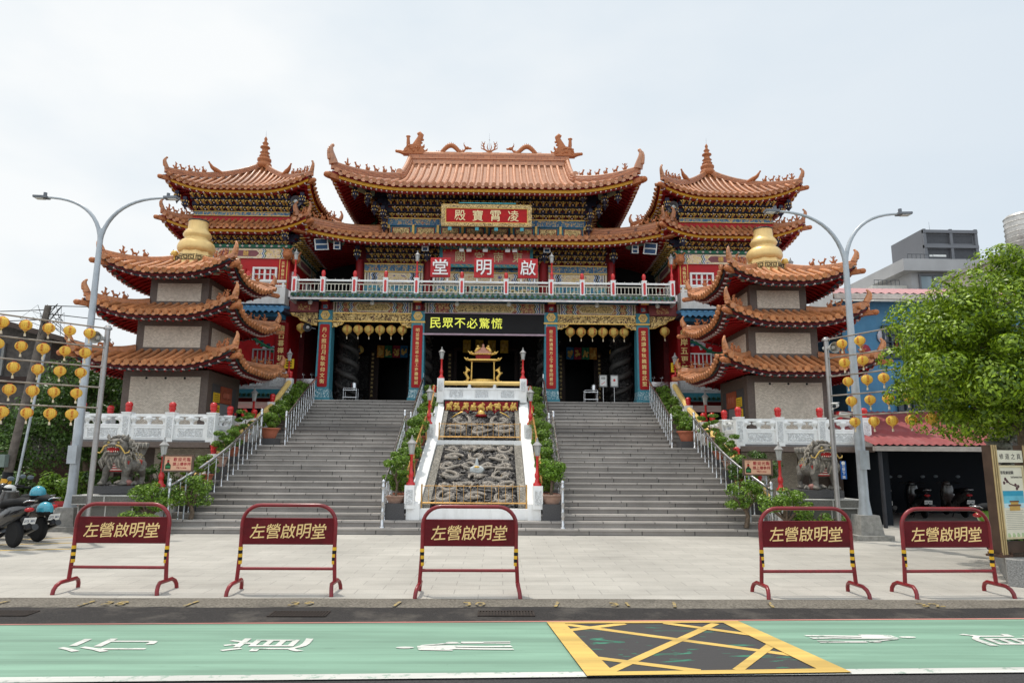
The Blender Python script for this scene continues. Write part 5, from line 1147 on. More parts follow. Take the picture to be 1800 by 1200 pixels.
# ------------------------------------------------------------------ gold and red joss paper furnaces: three tiled tiers
key = M('greek_key_black', (0.02, 0.02, 0.02), 0.5)
for s_, wd in ((-1, 'left'), (1, 'right')):
    cx, cy = s_*9.09, 21.22
    t = thing('furnace_pagoda', 'three tiered square brick furnace pagoda topped by a gold gourd, %s of the stairs' % wd, 'pagoda', (cx, cy, 2.05), 'furnace pagodas')
    tiers = [(1.22, 2.05, 4.10), (1.05, 4.62, 5.60), (0.87, 6.05, 6.95)]
    for h, z0_, z1_ in tiers:
        b = MB(); b.box(cx-h, cx+h, cy-h, cy+h, z0_, z1_, 0); wl = b.build('tier_wall', [brick_br], t)
        for k, F in enumerate((Fr((cx, cy-h, 0)), Fr((cx+h, cy, 0), (0, 1, 0), (1, 0, 0)), Fr((cx-h, cy, 0), (0, -1, 0), (-1, 0, 0)))):
            if z0_ < 3 and ((k == 1 and s_ < 0) or (k == 2 and s_ > 0)):      # the service door side, with notices
                b = MB(); b.fbox(F, -0.9, 0.9, 0, 0.03, 2.05, 3.75, 0); b.fbox(F, -0.35, 0.35, 0.03, 0.05, 2.1, 3.2, 1); b.build('service_door', [granite_d, plastic_g], wl)
                e = -1 if s_ < 0 else 1
                b = MB(); a = e*0.62; b.fbox(F, a-0.25, a+0.25, 0.035, 0.05, 2.55, 3.15, 0)
                for r_ in range(7): b.fbox(F, a-0.2, a+0.2, 0.05, 0.052, 2.62+r_*0.07, 2.645+r_*0.07, 1)
                b.build('yellow_notice', [M('notice_yellow', (0.78, 0.50, 0.03), 0.5), ink], wl)
                b = MB(); b.fbox(F, a-0.25, a+0.2, 0.035, 0.05, 3.22, 3.5, 0); 
                for r_ in range(4): b.fbox(F, a-0.2, a+0.15, 0.05, 0.052, 3.26+r_*0.055, 3.275+r_*0.055, 1)
                b.build('yellow_notice', [MATS['notice_yellow'], ink], wl)
                b = MB(); a = -e*0.05; b.fbox(F, a-0.42, a+0.42, 0.035, 0.07, 3.1 if False else 3.22, 3.72, 0)
                for q in (-0.2, 0, 0.2): b.lathe([(0.06, -0.01), (0.1, 0), (0.12, 0.01), (0.08, 0.02)], F.p(a+q, 0.07, 3.47), 10, 1, axis=Matrix.Rotation(R_(90), 3, 'Y'))
                b.build('red_plaque', [M('plaque_brick_red', (0.32, 0.08, 0.04), 0.6), M('plaque_relief_red', (0.42, 0.12, 0.07), 0.6)], wl)
                continue
            m_ = 0.215 if z0_ < 3 else 0.22; zt = 0.14 if z0_ < 3 else 0.12
            b = MB(); b.fbox(F, -h+m_, h-m_, 0, 0.012, z0_+0.17, z1_-zt-0.06, 0)
            if z0_ < 3:
                for q in (-0.55, 0.0, 0.55): b.cyl(F.p(q, 0.0, 3.86), F.p(q, 0.02, 3.86), 0.035, 0.035, 8, 1)
            b.build('cream_panel', [brick_cr, ink], wl)
    rf = [(2.22, 1.05, 4.17, 4.66, 0.40, 4.20), (2.04, 0.87, 5.63, 6.10, 0.40, 5.66), (1.86, 0.48, 6.90, 7.56, 0.40, 7.0)]
    for h0, h1, za, zb, up, zs_ in rf:
        square_roof(t, 'tier_roof', cx, cy, h0, h1, za, zb, up, tile_f, 0.238, 0.066, (zs_, 0.86), 0.11, 0.12, 0.34, 1.6, 0.12, figs=(0.30, 0.46, 0.60), figsize=0.58, k=0.30, fs=0.58, drip=0.085, curl=0.35, fat=1.35, emats=[MATS.get('eave_navy') or M_multi('eave_navy', [(0.015, 0.02, 0.05), (0.02, 0.045, 0.11), (0.02, 0.09, 0.07), (0.10, 0.03, 0.02), (0.02, 0.02, 0.04)], 9), maroon, pink, M('rafter_red', (0.30, 0.010, 0.012), 0.5, var=0.2)])
    # gourd finial: eight-sided gold base with a key fret, two bulbs and a neck
    a0 = math.pi/8
    b = MB(); b.lathe([(0.62, 7.50), (0.56, 7.62), (0.55, 7.78), (0.50, 7.92), (0.50, 7.97)], (cx, cy, 0), 8, 0, False, a0=a0)
    for k in range(8):
        an = k*math.pi/4; F = Fr((cx+0.525*math.cos(an), cy+0.525*math.sin(an), 0), (-math.sin(an), math.cos(an), 0), (math.cos(an), math.sin(an), 0))
        for q in range(2):
            c0 = -0.2+q*0.2
            for x0, x1, z_, z2 in ((0, 0.17, 7.76, 7.775), (0.155, 0.17, 7.68, 7.775), (0.06, 0.17, 7.675, 7.69), (0.06, 0.075, 7.675, 7.735), (0.0, 0.015, 7.66, 7.775)): b.fbox(F, c0+x0, c0+x1, 0.0, 0.012, z_, z2, 1)
        b.fbox(F, -0.21, 0.21, 0, 0.014, 7.80, 7.815, 1); b.fbox(F, -0.21, 0.21, 0, 0.014, 7.635, 7.65, 1)
    b.lathe([(0.47, 7.95), (0.52, 7.98), (0.56, 8.06), (0.565, 8.16), (0.53, 8.27), (0.44, 8.36), (0.36, 8.40), (0.37, 8.45), (0.42, 8.52), (0.425, 8.58), (0.38, 8.66), (0.32, 8.72), (0.30, 8.78), (0.29, 8.98), (0.305, 9.02)], (cx, cy, 0), 16, 0, True, a0=a0)
    b.lathe([(0.31, 9.0), (0.31, 9.04), (0.0, 9.05)], (cx, cy, 0), 16, 1); 
    b.ball((cx+0.62*(1 if s_ > 0 else -1), cy-0.1, 7.72), 0.09, 8, 2); b.ball((cx+0.62*(1 if s_ > 0 else -1), cy-0.1, 7.92), 0.12, 8, 2)
    b.build('gold_gourd', [M('satin_gold', (0.80, 0.55, 0.22), 0.36, metal=0.25, var=0.08, scale=3, dirt=(0.55, 0.34, 0.12), dirt_amt=0.45, streak=True), key, gold_p], t)
# ------------------------------------------------------------------ bell and drum towers
for s_, wd, nm, cpl, band_t, lowt in ((-1, 'left', 'drum', '五更鼓聲傳佳音', '樓鼓', '曉日暮禪初定'), (1, 'right', 'bell', '名鐘百扣響雲', '樓鐘', '彼岸五更鐘')):
    cx, hw = s_*9.2, 1.9; fy = 25.0; cy = fy+hw; F = Fr((cx, fy, 0)); Fi = Fr((cx-s_*hw, cy, 0), (0, s_*-1.0*-1 if s_ < 0 else -1.0, 0), (-s_, 0, 0))
    Fi = Fr((cx-s_*hw, cy, 0), (0, 1.0 if s_ < 0 else -1.0, 0), (-s_, 0, 0))
    t = thing('%s_tower' % nm, 'red two roofed %s tower with orange tiles on the %s of the main hall' % (nm, wd), 'tower', (cx, cy, 0), 'bell and drum towers')
    b = MB(); b.box(cx-hw, cx+hw, fy, fy+2*hw, 3.6, 9.0, 0); b.box(cx-hw+0.1, cx+hw-0.1, fy+0.1, fy+2*hw-0.1, 9.0, 11.55, 0); b.box(cx-hw-0.02, cx+hw+0.02, fy-0.02, fy+2*hw, 10.40, 10.58, 0); b.build('tower_wall', [red], t)
    # lower terrace storey: dark opening under a carved parapet
    b = MB(); x0, x1 = cx-hw-0.3, cx+hw+0.3
    b.box(x0, x1, 24.75, 24.95, 1.9, 3.35, 0); b.box(x0, x1, 24.50, 24.80, 3.72, 3.9, 2)
    for i in range(26): xx = x0+(x1-x0)*(i+0.5)/26; b.cyl((xx, 24.42, 3.80), (xx, 24.85, 3.95), 0.055, 0.055, 7, 1)
    b.box(x0, x1, 24.55, 25.0, 3.9, 4.02, 2); b.build('lower_storey', [black_in, tile_g, teal], t)
    b = MB(); b.box(x0, x1, 24.55, 24.67, 4.02, 4.62, 0); b.box(x0, x1, 24.52, 24.70, 4.58, 4.66, 0)
    k = 6
    for i in range(k): a = x0+(x1-x0)*i/k; w_ = (x1-x0)/k; b.box(a+0.12, a+w_-0.12, 24.535, 24.55, 4.12, 4.50, 1); b.box(a-0.03, a+0.03, 24.53, 24.55, 4.05, 4.58, 0)
    b.build('terrace_parapet', [M('weathered_white', (0.55, 0.55, 0.56), 0.6, var=0.15, dirt=(0.25, 0.25, 0.25), dirt_amt=0.5), white_r], t)
    # windows, murals and boards on the middle storey
    e = -s_
    b = MB(); lattice_window(b, F, e*1.25-0.45 if e > 0 else -1.7, e*1.25+0.45 if e > 0 else -0.8, 4.75, 5.5, 0.03, (0, 1), 6, 2, 0.03); b.build('barred_window', [M('grey_frame', (0.3, 0.3, 0.3), 0.5) if s_ < 0 else white, glass], t)
    b = MB()
    for i in range(70):
        a = random.uniform(-1.7, 1.7); c = 5.75+0.22*math.sin(a*3)+random.uniform(-0.12, 0.12); b.ball(F.p(a, 0.0, c), (random.uniform(0.05, 0.12), 0.025, random.uniform(0.04, 0.08)), 7, random.choice((0, 0, 1, 2, 2, 3)))
    b.tube([F.p(-1.75+3.5*i/20, 0.005, 5.75+0.22*math.sin((-1.75+3.5*i/20)*3)) for i in range(21)], 0.05, 6, 3)
    b.build('flower_relief', [M('peony_pale', (0.55, 0.50, 0.55), 0.5), blue, navy, M('leaf_green_paint', (0.03, 0.16, 0.08), 0.5)], t)
    b = MB(); painted_beam(b, F, -hw, hw, 6.15, 6.55, 0, 0.05, (0, 1, 2, 3, 4, 5), 0.4, 2); b.build('painted_beam', [maroon, MATS['beam_white'], MATS['beam_blue'], green, orn_r, gold_p], t)
    b = MB(); zt = 6.75; b.box(cx-hw-0.2, cx+hw+0.2, 24.05, 25.0, zt, zt+0.12, 0)
    nn = 20
    for i in range(nn):
        xx = cx-hw-0.2+(2*hw+0.4)*(i+0.5)/nn; w_ = (2*hw+0.4)/nn; b.add([(xx-w_/2, 24.03, zt+0.12), (xx-w_/2, 24.03, zt+0.03), (xx, 24.03, zt-0.06), (xx+w_/2, 24.03, zt+0.03), (xx+w_/2, 24.03, zt+0.12)], [(0, 1, 2, 3, 4)], 1)
        b.cyl((xx, 24.03, zt+0.12), (xx, 24.9, zt+0.3), 0.07, 0.07, 6, 1)
    b.box(cx-hw, cx+hw, 24.3, 25.0, 6.60, zt, 2); b.build('blue_awning', [navy, M('awning_blue', (0.10, 0.27, 0.46), 0.5), MATS['soffit_blue']], t)
    b = MB(); b.box(cx-hw-0.1, cx+hw+0.1, 24.35, 24.9, 7.08, 7.70, 0); b.cyl((cx-hw-0.1, 24.42, 7.92), (cx+hw+0.1, 24.42, 7.92), 0.06, 0.06, 8, 1); b.cyl((cx-hw-0.1, 24.42, 7.76), (cx+hw+0.1, 24.42, 7.76), 0.035, 0.035, 6, 1)
    for i in range(6): xx = cx-hw+(2*hw)*i/5; b.cyl((xx, 24.42, 7.6), (xx, 24.42, 7.92), 0.045, 0.045, 7, 1)
    for e2 in (-0.5, 0.6): b.cbox(cx+e2, 24.5, 7.7, 0.2, 0.2, 0.35, 0); red_cap(b, cx+e2, 24.5, 8.05, 1.1, 2)
    xo = cx+s_*(hw+0.3); b.cbox(xo, 24.42, 7.08, 0.16, 0.16, 0.87, 0); b.cyl((cx, 24.42, 7.92), (xo, 24.42, 7.92), 0.06, 0.06, 8, 1)
    b.build('white_gallery', [M('gallery_white', (0.62, 0.62, 0.60), 0.6, var=0.08, dirt=(0.3, 0.3, 0.28), dirt_amt=0.6, streak=True), plastic_w, red_b], t)
    # upper storey: window, door, name band
    wx0, wx1 = (0.62, 1.42) if s_ < 0 else (-1.42, -0.62)
    b = MB(); lattice_window(b, F, wx0, wx1, 7.9, 8.55, 0.05, (0, 1), 4, 3, 0.05); b.build('window', [plastic_w, glass], t)
    b = MB(); d0, d1 = (-0.62, 0.25) if s_ < 0 else (-0.25, 0.62); lattice_window(b, F, d0, d1, 7.75, 8.50, 0.03, (0, 1), 4, 2, 0.06); b.build('door', [red, glass], t)
    b = MB(); lattice_window(b, Fi, -1.5, -0.9 if s_ < 0 else -0.9, 7.9, 8.5, 0.05, (0, 1), 2, 3, 0.05); lattice_window(b, Fi, 0.3, 1.0, 7.9, 8.5, 0.05, (0, 1), 2, 3, 0.05); b.build('window', [plastic_w, glass], t)
    ca = e*(hw-0.22); couplet(t, F, ca-0.12, ca+0.12, 7.75, 8.92, cpl, 0.0, 0.05, gold_p)
    cl = e*(hw-0.1); couplet(t, F, cl-0.2, cl+0.2, 4.7, 6.5, lowt, 0.05, 0.06, red_d, ground=red_d)
    for FF in (F, Fi):
        b = MB(); painted_beam(b, FF, -hw-0.02, hw+0.02, 8.94, 9.32, -0.05, 0.05, (0, 1, 2, 3, 4, 5), 0.42, 2)
        if FF is F: b.text(band_t, F, 0, 9.13, 0.22, 0.055, 0.075, 6, pitch=0.55)
        b.fbox(FF, -hw, hw, 0, 0.10, 9.34, 9.46, 7)
        for i in range(14): a = -hw+2*hw*(i+0.5)/14; b.fbox(FF, a-0.05, a+0.05, 0.10, 0.11, 9.385, 9.415, 8); b.fbox(FF, a-0.015, a+0.015, 0.10, 0.112, 9.36, 9.44, 8)
        b.build('name_band', [orn_c, MATS['beam_white'], MATS['beam_blue'], green, M('band_plum', (0.22, 0.08, 0.09), 0.5), MATS['beam_cream'], gold_p, MATS['cloud_painted_teal'] if False else green, pink], t)
        b = MB(); dougong(b, FF, -hw+0.05, hw-0.05, 9.47, 9.93, 3, 0.42, 0.24); b.build('bracket_tiers', [navy, gold_p, pink, maroon], t)
        b = MB(); b.fbox(FF, -hw+0.1, hw-0.1, -0.05, 0.06, 10.58, 10.75, 0); b.fbox(FF, -hw+0.1, hw-0.1, 0.06, 0.075, 10.735, 10.755, 1); b.fbox(FF, -hw+0.1, hw-0.1, 0.06, 0.075, 10.58, 10.60, 1); b.build('ornament_band', [orn_b, gold_p], t)
        b = MB(); dougong(b, FF, -hw+0.05, hw-0.05, 10.76, 11.36, 3, 0.5, 0.24); b.build('bracket_tiers', [navy, gold_p, pink, maroon], t)
    for q in (-1, 1):
        for dx, y, z in ((hw+0.42, fy-0.35, 11.42), (hw+0.12, fy-0.32, 11.2), (hw-0.12, fy-0.42, 9.98)): b = MB(); pendant_lantern(b, (cx+q*dx, y, z), 0.5, 0.19, (0, 1, 2)); b.build('hanging_post', [navy, gold_p, MATS['ornament_white']], t)
    b = MB()        # carved beasts' heads at the corner
    for p in ((cx-s_*(hw-0.05), fy-0.14, 9.08), (cx-s_*(hw+0.15), fy+0.2, 9.0)):
        b.ball(p, (0.19, 0.19, 0.22), 9, 0); b.ball((p[0], p[1]-0.12, p[2]-0.08), (0.13, 0.12, 0.09), 7, 0)
        for q in (-1, 1): b.ball((p[0]+q*0.09, p[1]-0.13, p[2]+0.08), 0.045, 6, 0); b.tube([(p[0]+q*0.1, p[1], p[2]+0.15), (p[0]+q*0.2, p[1], p[2]+0.28)], [0.05, 0.02], 5, 0)
    b.build('beast_head', [terra], t)
    square_roof(t, 'lower_roof', cx, cy, 2.62, 1.82, 9.96, 10.48, 0.40, tile_o, 0.228, 0.060, (9.98, 0.75), 0.12, 0.14, 0.38, 1.7, 0.12, figs=(0.22, 0.42, 0.62, 0.8), figsize=0.62, k=0.3)
    ur, fc = square_roof(t, 'upper_roof', cx, cy, 2.62, 0.10, 11.46, 13.30, 0.46, tile_p if False else tile_o, 0.228, 0.060, (11.48, 0.30), 0.13, 0.16, 0.42, 1.9, 0.12, figs=(0.10, 0.17, 0.24, 0.31, 0.38), figsize=0.62, k=0.50)
    b = MB()
    for F_ in fc:        # long-beaked crest half-way up each hip
        hp = hip_path(F_, -1, 30, 1.0, 0.0); p = Vector(hp[15]); d = (hp[14]-hp[16]); d.z = 0; d.normalize(); p = p+Vector((0, 0, 0.24))
        b.tube([p-d*0.2, p+d*0.05+Vector((0, 0, 0.08)), p+d*0.20+Vector((0, 0, 0.15)), p+d*0.32+Vector((0, 0, 0.30))], [0.09, 0.10, 0.07, 0.025], 7, 0); b.ball(p+d*0.33+Vector((0, 0, 0.31)), 0.04, 6, 0)
    b.build('hip_crest', [terra], ur)
    b = MB(); b.lathe([(0.22, 13.32), (0.30, 13.40), (0.31, 13.50), (0.25, 13.58), (0.20, 13.60), (0.28, 13.66), (0.28, 13.74), (0.19, 13.80), (0.165, 13.83), (0.22, 13.87), (0.165, 13.93), (0.14, 13.98), (0.20, 14.02), (0.13, 14.08), (0.11, 14.2), (0.20, 14.24), (0.19, 14.28), (0.10, 14.32), (0.09, 14.4), (0.13, 14.44), (0.06, 14.52), (0.05, 14.58), (0.07, 14.63), (0.03, 14.72), (0, 14.76)], (cx, cy, 0), 14, 0); b.cyl((cx, cy, 14.7), (cx, cy, 15.0), 0.008, 0.004, 5, 1); b.build('finial', [terra, galv], ur)
# ------------------------------------------------------------------ signs on the hall
t = thing('name_plaque', 'gilt framed red name plaque reading 殿寶霄凌 under the top eave', 'plaque', (0.02, 26.0, 10.66))
Fp = Fr((0.02, 26.0, 10.66), (1, 0, 0), (0, -0.985, -0.17), (0, -0.17, 0.985))
b = MB(); b.fbox(Fp, -1.60, 1.60, 0, 0.06, 0.13, 0.72, 0); b.text('殿寶霄凌', Fp, 0, 0.425, 0.46, 0.06, 0.085, 1, pitch=0.70); b.build('panel', [M('plaque_red', (0.46, 0.012, 0.014), 0.45), letter_c], t)
b = MB()
for x0, x1, c0, c1 in ((-1.78, 1.78, 0, 0.13), (-1.78, 1.78, 0.72, 0.85), (-1.78, -1.62, 0.13, 0.72), (1.62, 1.78, 0.13, 0.72)): b.fbox(Fp, x0, x1, -0.03, 0.11, c0, c1, 0)
for x0, x1, c0, c1 in ((-1.62, 1.62, 0.13, 0.155), (-1.62, 1.62, 0.695, 0.72), (-1.62, -1.595, 0.155, 0.695), (1.595, 1.62, 0.155, 0.695)): b.fbox(Fp, x0, x1, 0.05, 0.095, c0, c1, 1)
b.tube([Fp.p(a, 0.06, 0.0) for a in (-1.78, 1.78)], 0.025, 6, 1); b.tube([Fp.p(a, 0.06, 0.85) for a in (-1.78, 1.78)], 0.025, 6, 1)
b.build('frame', [gold_fine, gold], t)
b = MB(); b.fbox(Fp, -1.1, 1.15, 0.0, 0.1, 0.90, 0.93, 0); b.build('lamp_bar', [M('sky_blue_bar', (0.08, 0.42, 0.50), 0.4)], t)
for a in (-1.45, -0.38, 0.38, 1.4):
    b = MB(); b.fbox(Fp, a-0.07, a+0.07, -0.02, 0.06, -0.16, 0.0, 0); b.build('support', [M('support_blue', (0.10, 0.42, 0.50), 0.5)], t)
t = thing('name_board', 'long red and blue board reading 闕宮南東 behind the balcony characters', 'board', (0.03, 26.1, 8.98))
Fp = Fr((0.03, 25.98, 8.98), (1, 0, 0), (0, -0.99, -0.12), (0, -0.12, 0.99))
b = MB(); b.fbox(Fp, -1.70, 1.70, 0, 0.06, 0.12, 0.70, 0); b.text('闕宮南東', Fp, 0.10, 0.41, 0.42, 0.06, 0.085, 1, pitch=0.745); b.build('panel', [red_b, letter_c], t)
b = MB()
for x0, x1, c0, c1 in ((-1.82, 1.82, 0, 0.12), (-1.82, 1.82, 0.70, 0.82), (-1.82, -1.70, 0.12, 0.70), (1.70, 1.82, 0.12, 0.70)): b.fbox(Fp, x0, x1, -0.03, 0.09, c0, c1, 0)
for c in (0.06, 0.76):
    for i in range(15): a = -1.68+3.36*i/14; b.tube([Fp.p(a-0.08, 0.09, c), Fp.p(a-0.03, 0.11, c+0.03), Fp.p(a+0.03, 0.11, c-0.03), Fp.p(a+0.08, 0.09, c)], 0.014, 5, 1)
b.build('frame', [M('frame_teal', (0.06, 0.28, 0.33), 0.45), gold_p], t)
for x, ch, wd in ((-1.60, '堂', 'leftmost'), (-0.02, '明', 'middle'), (1.58, '啟', 'rightmost')):
    t = thing('character_sign', 'red square sign with white raised character on the balcony rail, %s of three' % wd, 'sign', (x, 24.22, 8.0)); Fp = Fr((x, 24.22, 8.47))
    b = MB(); b.fbox(Fp, -0.36, 0.36, -0.04, 0.04, -0.36, 0.36, 0)
    for i in range(18): a = -0.34+0.68*i/17; b.fbox(Fp, a-0.008, a+0.008, 0.04, 0.046, -0.35, 0.35, 0)
    b.build('backing', [M('sign_red', (0.52, 0.03, 0.035), 0.4)], t)
    b = MB(); b.text(ch, Fp, 0.0, 0.0, 0.60, 0.046, 0.11, 0); b.build('lettering', [M('letter_white', (0.82, 0.82, 0.80), 0.4, var=0.04)], t)
    for e in (-0.25, 0.25):
        b = MB(); b.fbox(Fp, e-0.03, e+0.03, -0.1, -0.04, -0.5, 0.3, 0); b.build('leg', [white], t)
t = thing('display_screen', 'long black message display with yellow characters over the entrance', 'display', (0.02, 24.78, 6.13)); Fp = FY(24.78)
b = MB(); b.fbox(Fp, -2.26, 2.28, -0.1, 0.0, 6.14, 6.88, 0); b.build('screen', [M('display_black', (0.010, 0.009, 0.010), 0.6, var=0.2)], t)
b = MB(); b.fbox(Fp, -2.30, 2.32, -0.1, 0.03, 6.08, 6.14, 0); b.fbox(Fp, -2.30, 2.32, -0.1, 0.03, 6.88, 6.91, 0); b.fbox(Fp, -2.30, -2.26, -0.1, 0.03, 6.14, 6.88, 0); b.fbox(Fp, 2.28, 2.32, -0.1, 0.03, 6.14, 6.88, 0); b.build('frame', [M('display_frame', (0.42, 0.30, 0.36), 0.4)], t)
b = MB(); b.text('民眾不必驚慌', Fp, -0.66, 6.53, 0.42, 0.002, 0.006, 0, pitch=0.45); b.build('lettering', [M('display_letter', (0.6, 0.62, 0.05), 0.5, emit=(0.80, 0.82, 0.14, 0.62))], t)

# ------------------------------------------------------------------ lanterns
def lantern_mesh(root, col, r=0.155, tassel=True):
    b = MB(); prof = [(0.075, -0.86)]
    for i in range(9): a = R_(-68+136*i/8); prof.append((math.cos(a), math.sin(a)*0.90))
    prof.append((0.075*4, 0.86)); prof[0] = (0.30, -0.86)
    b.lathe([(p*r, z*r) for p, z in prof], (0, 0, 0), 20, 0)
    b.build('shade', [col], root, world=False)
    b = MB()
    for k in range(20): a = k*math.pi/10; b.tube([(r*1.004*math.cos(a)*math.cos(R_(q)), r*1.004*math.sin(a)*math.cos(R_(q)), r*0.905*math.sin(R_(q))) for q in (-66, -40, -13, 13, 40, 66)], 0.0022, 3, 0)
    b.build('rib', [M('lantern_rib', (0.60, 0.33, 0.05), 0.5)], root, world=False)
    b = MB(); b.lathe([(r*0.34, r*0.80), (r*0.36, r*0.92), (r*0.30, r*0.95)], (0, 0, 0), 14, 0); b.cyl((0, 0, r*0.9), (0, 0, r*1.35), 0.004, 0.004, 4, 1); b.build('cap', [red_b, ink], root, world=False)
    b = MB(); b.lathe([(r*0.34, -r*0.95), (r*0.38, -r*0.90), (r*0.34, -r*0.80)], (0, 0, 0), 14, 0); b.lathe([(r*0.22, -r*1.10), (r*0.28, -r*0.95)], (0, 0, 0), 10, 1); b.build('collar', [M('lantern_orange', (0.62, 0.22, 0.05), 0.5), gold_p], root, world=False)
    if tassel:
        b = MB(); b.cyl((0, 0, -r*1.1), (0, 0, -r*1.45), 0.008, 0.010, 6, 0); b.cyl((0, 0, -r*1.45), (0.006, 0, -r*1.95), 0.016, 0.022, 6, 1); b.build('tassel', [gold_p, M('tassel_cream', (0.7, 0.6, 0.45), 0.7)], root, world=False)
    for q in range(4):
        F = Fr((0, 0, 0), (-math.sin(q*math.pi/2), math.cos(q*math.pi/2), 0), (math.cos(q*math.pi/2), math.sin(q*math.pi/2), 0)); b = MB()
        for ch, c in (('啟', 0.40), ('明', 0.0), ('堂', -0.40)):
            vs, fs = GLYPH(ch); s_ = r*0.40; pts = []
            for x, y in vs: z = c*r+y*s_; rr = r*math.sqrt(max(0.05, 1-(z/(r*0.92))**2))*1.012; an = x*s_/rr; pts.append(F.p(rr*math.sin(an), rr*math.cos(an), z))
            b.add(pts, fs, 0)
        b.build('lettering', [M('lantern_red', (0.50, 0.05, 0.02), 0.6)], root, world=False)
LAN = None
def lantern(loc, label, group, old=False, rot=0.0, sc=1.0):
    global LAN, LANO
    if old:
        if LANO is None: LANO = thing('paper_lantern', label, 'lantern', loc, group, rot); lantern_mesh(LANO, lantern_c, 0.185); return LANO
        c = copy_tree(LANO, loc, rot, label); c['group'] = group; c.scale = (sc,)*3; return c
    if LAN is None: LAN = thing('paper_lantern', label, 'lantern', loc, group, rot); lantern_mesh(LAN, lantern_y, 0.108); return LAN
    c = copy_tree(LAN, loc, rot, label); c['group'] = group; c.scale = (sc,)*3; return c
LANO = None
ordn = ['first', 'second', 'third', 'fourth', 'fifth', 'sixth', 'seventh', 'eighth', 'ninth', 'tenth', 'eleventh', 'twelfth']
for s_, wd in ((-1, 'left'), (1, 'right')):
    xs = [-5.07, -4.66, -4.26, -3.85, -3.44, -3.03] if s_ < 0 else [3.20, 3.61, 4.03, 4.43, 4.83, 5.22]
    b = MB(); b.cyl((xs[0]-0.35, 25.1, 6.585), (xs[-1]+0.35, 25.1, 6.585), 0.012, 0.012, 6); o = b.build('lantern_bar', steel, None, loc=(xs[0], 25.1, 6.585)); tag(o, 'thin steel bar holding six lanterns in the %s porch bay' % wd, 'bar')
    for i, x in enumerate(xs): lantern((x, 25.1, 6.31), 'aged yellow lantern, %s from the left in the %s porch bay' % (ordn[i], wd), 'lanterns in the porch bays', True, random.uniform(0, 1.2))
    lantern((s_*6.72, 25.0, 6.34), 'single aged yellow lantern outside the %s end pillar of the porch' % wd, 'lanterns beside the end pillars', True, 0.4)
    for i, x in enumerate((-5.15,) if s_ < 0 else (5.3,)): lantern((x, 27.9, 6.0), 'dim lantern hanging deep inside the %s porch bay' % wd, 'lanterns inside the porch', True, 0.2)

# racks of lanterns strung on rods from a steel post
def rack(s_, wd, post, direction, rows, zs, postlab):
    t = thing('lantern_post', postlab, 'post', (post[0], post[1], 0)); b = MB(); b.cyl((post[0], post[1], 0), (post[0], post[1], zs[0]+0.06), 0.052, 0.05, 12); b.lathe([(0.08, 0), (0.08, 0.04), (0.055, 0.06)], (post[0], post[1], zs[0]-0.02), 10); b.build('pole', [M('pole_steel', (0.36, 0.34, 0.33), 0.35, metal=0.6, var=0.15)], t)
    d = Vector(direction).normalized(); L_ = 6.0
    for i, z in enumerate(zs):
        b = MB(); a = Vector((post[0], post[1], z)); b.tube([a+d*(L_*q/8)+Vector((0, 0, -0.05*math.sin(math.pi*q/8))) for q in range(9)], 0.016, 6); o = b.build('rod', [M('rod_weathered', (0.30, 0.26, 0.22), 0.5, metal=0.3)], t)
        for k, dist in enumerate(rows[i]):
            p = a+d*dist+Vector((0, 0, -0.05*math.sin(math.pi*dist/L_)-0.14)); lantern(tuple(p), 'yellow lantern, %s from the %s post on the %s rod' % (ordn[k], wd, ('topmost', 'second highest', 'middle', 'second lowest', 'lowest')[i]), 'lanterns strung on the %s street rack' % wd, False, random.uniform(0, 1.5), random.uniform(0.95, 1.04))
    return t
rack(-1, 'left', (-7.48, 14.0), (-1.40, -2.05, 0), [[0.34, 0.71, 1.08, 1.47, 1.85], [0.38, 0.75, 1.13, 1.50, 1.88], [0.42, 0.80, 1.18, 1.58, 1.95], [0.46, 0.86, 1.22, 1.60, 1.98], [0.50, 0.88, 1.27, 1.67, 2.05]], [4.19, 3.79, 3.39, 2.98, 2.57], 'grey steel post holding lantern rods left of the forecourt')
rack(1, 'right', (7.66, 14.6), (0.85, -2.75, 0), [[0.44, 0.92], [0.47, 0.96], [0.53, 1.02, 1.43], [0.58, 1.06, 1.5, 1.95, 2.3], [0.63, 1.11, 1.54, 1.97, 2.4, 2.82]], [4.22, 3.81, 3.41, 3.00, 2.57], 'grey steel post holding lantern rods right of the forecourt')
# horn loudspeakers
def horn_speaker(loc, dirn, label, r=0.16, col=None, arm=None):
    t = thing('horn_speaker', label, 'loudspeaker', loc); d = Vector(dirn).normalized(); mz = Vector((0, 0, 1)).rotation_difference(d).to_matrix(); b = MB()
    b.lathe([(0.05*r/0.16, -0.30), (0.06*r/0.16, -0.16), (0.05*r/0.16, -0.12), (r*0.42, -0.06), (r*0.7, 0.0), (r, 0.09), (r*1.02, 0.10), (r*0.97, 0.095), (r*0.66, 0.01), (r*0.34, -0.05), (0.0, -0.06)], loc, 20, 0, axis=mz); b.build('horn', [col or M('speaker_grey', (0.42, 0.42, 0.40), 0.45)], t)
    b = MB(); b.lathe([(r*0.40, -0.02), (r*0.42, 0.02), (r*0.25, 0.06), (0, 0.065)], loc, 14, 0, axis=mz); b.build('throat', [M('speaker_throat', (0.5, 0.5, 0.48), 0.4)], t)
    if arm: b = MB(); b.tube([loc, arm], 0.014, 6); b.build('bracket', galv, t)
    return t
horn_speaker((-7.56, 13.86, 3.97), (-0.15, -1, -0.05), 'pale grey horn loudspeaker on the left lantern post', 0.125, arm=(-7.48, 14.0, 3.97))
horn_speaker((7.70, 14.42, 4.02), (0.15, -1, -0.1), 'pale grey horn loudspeaker on the right lantern post', 0.12, arm=(7.66, 14.6, 4.02))
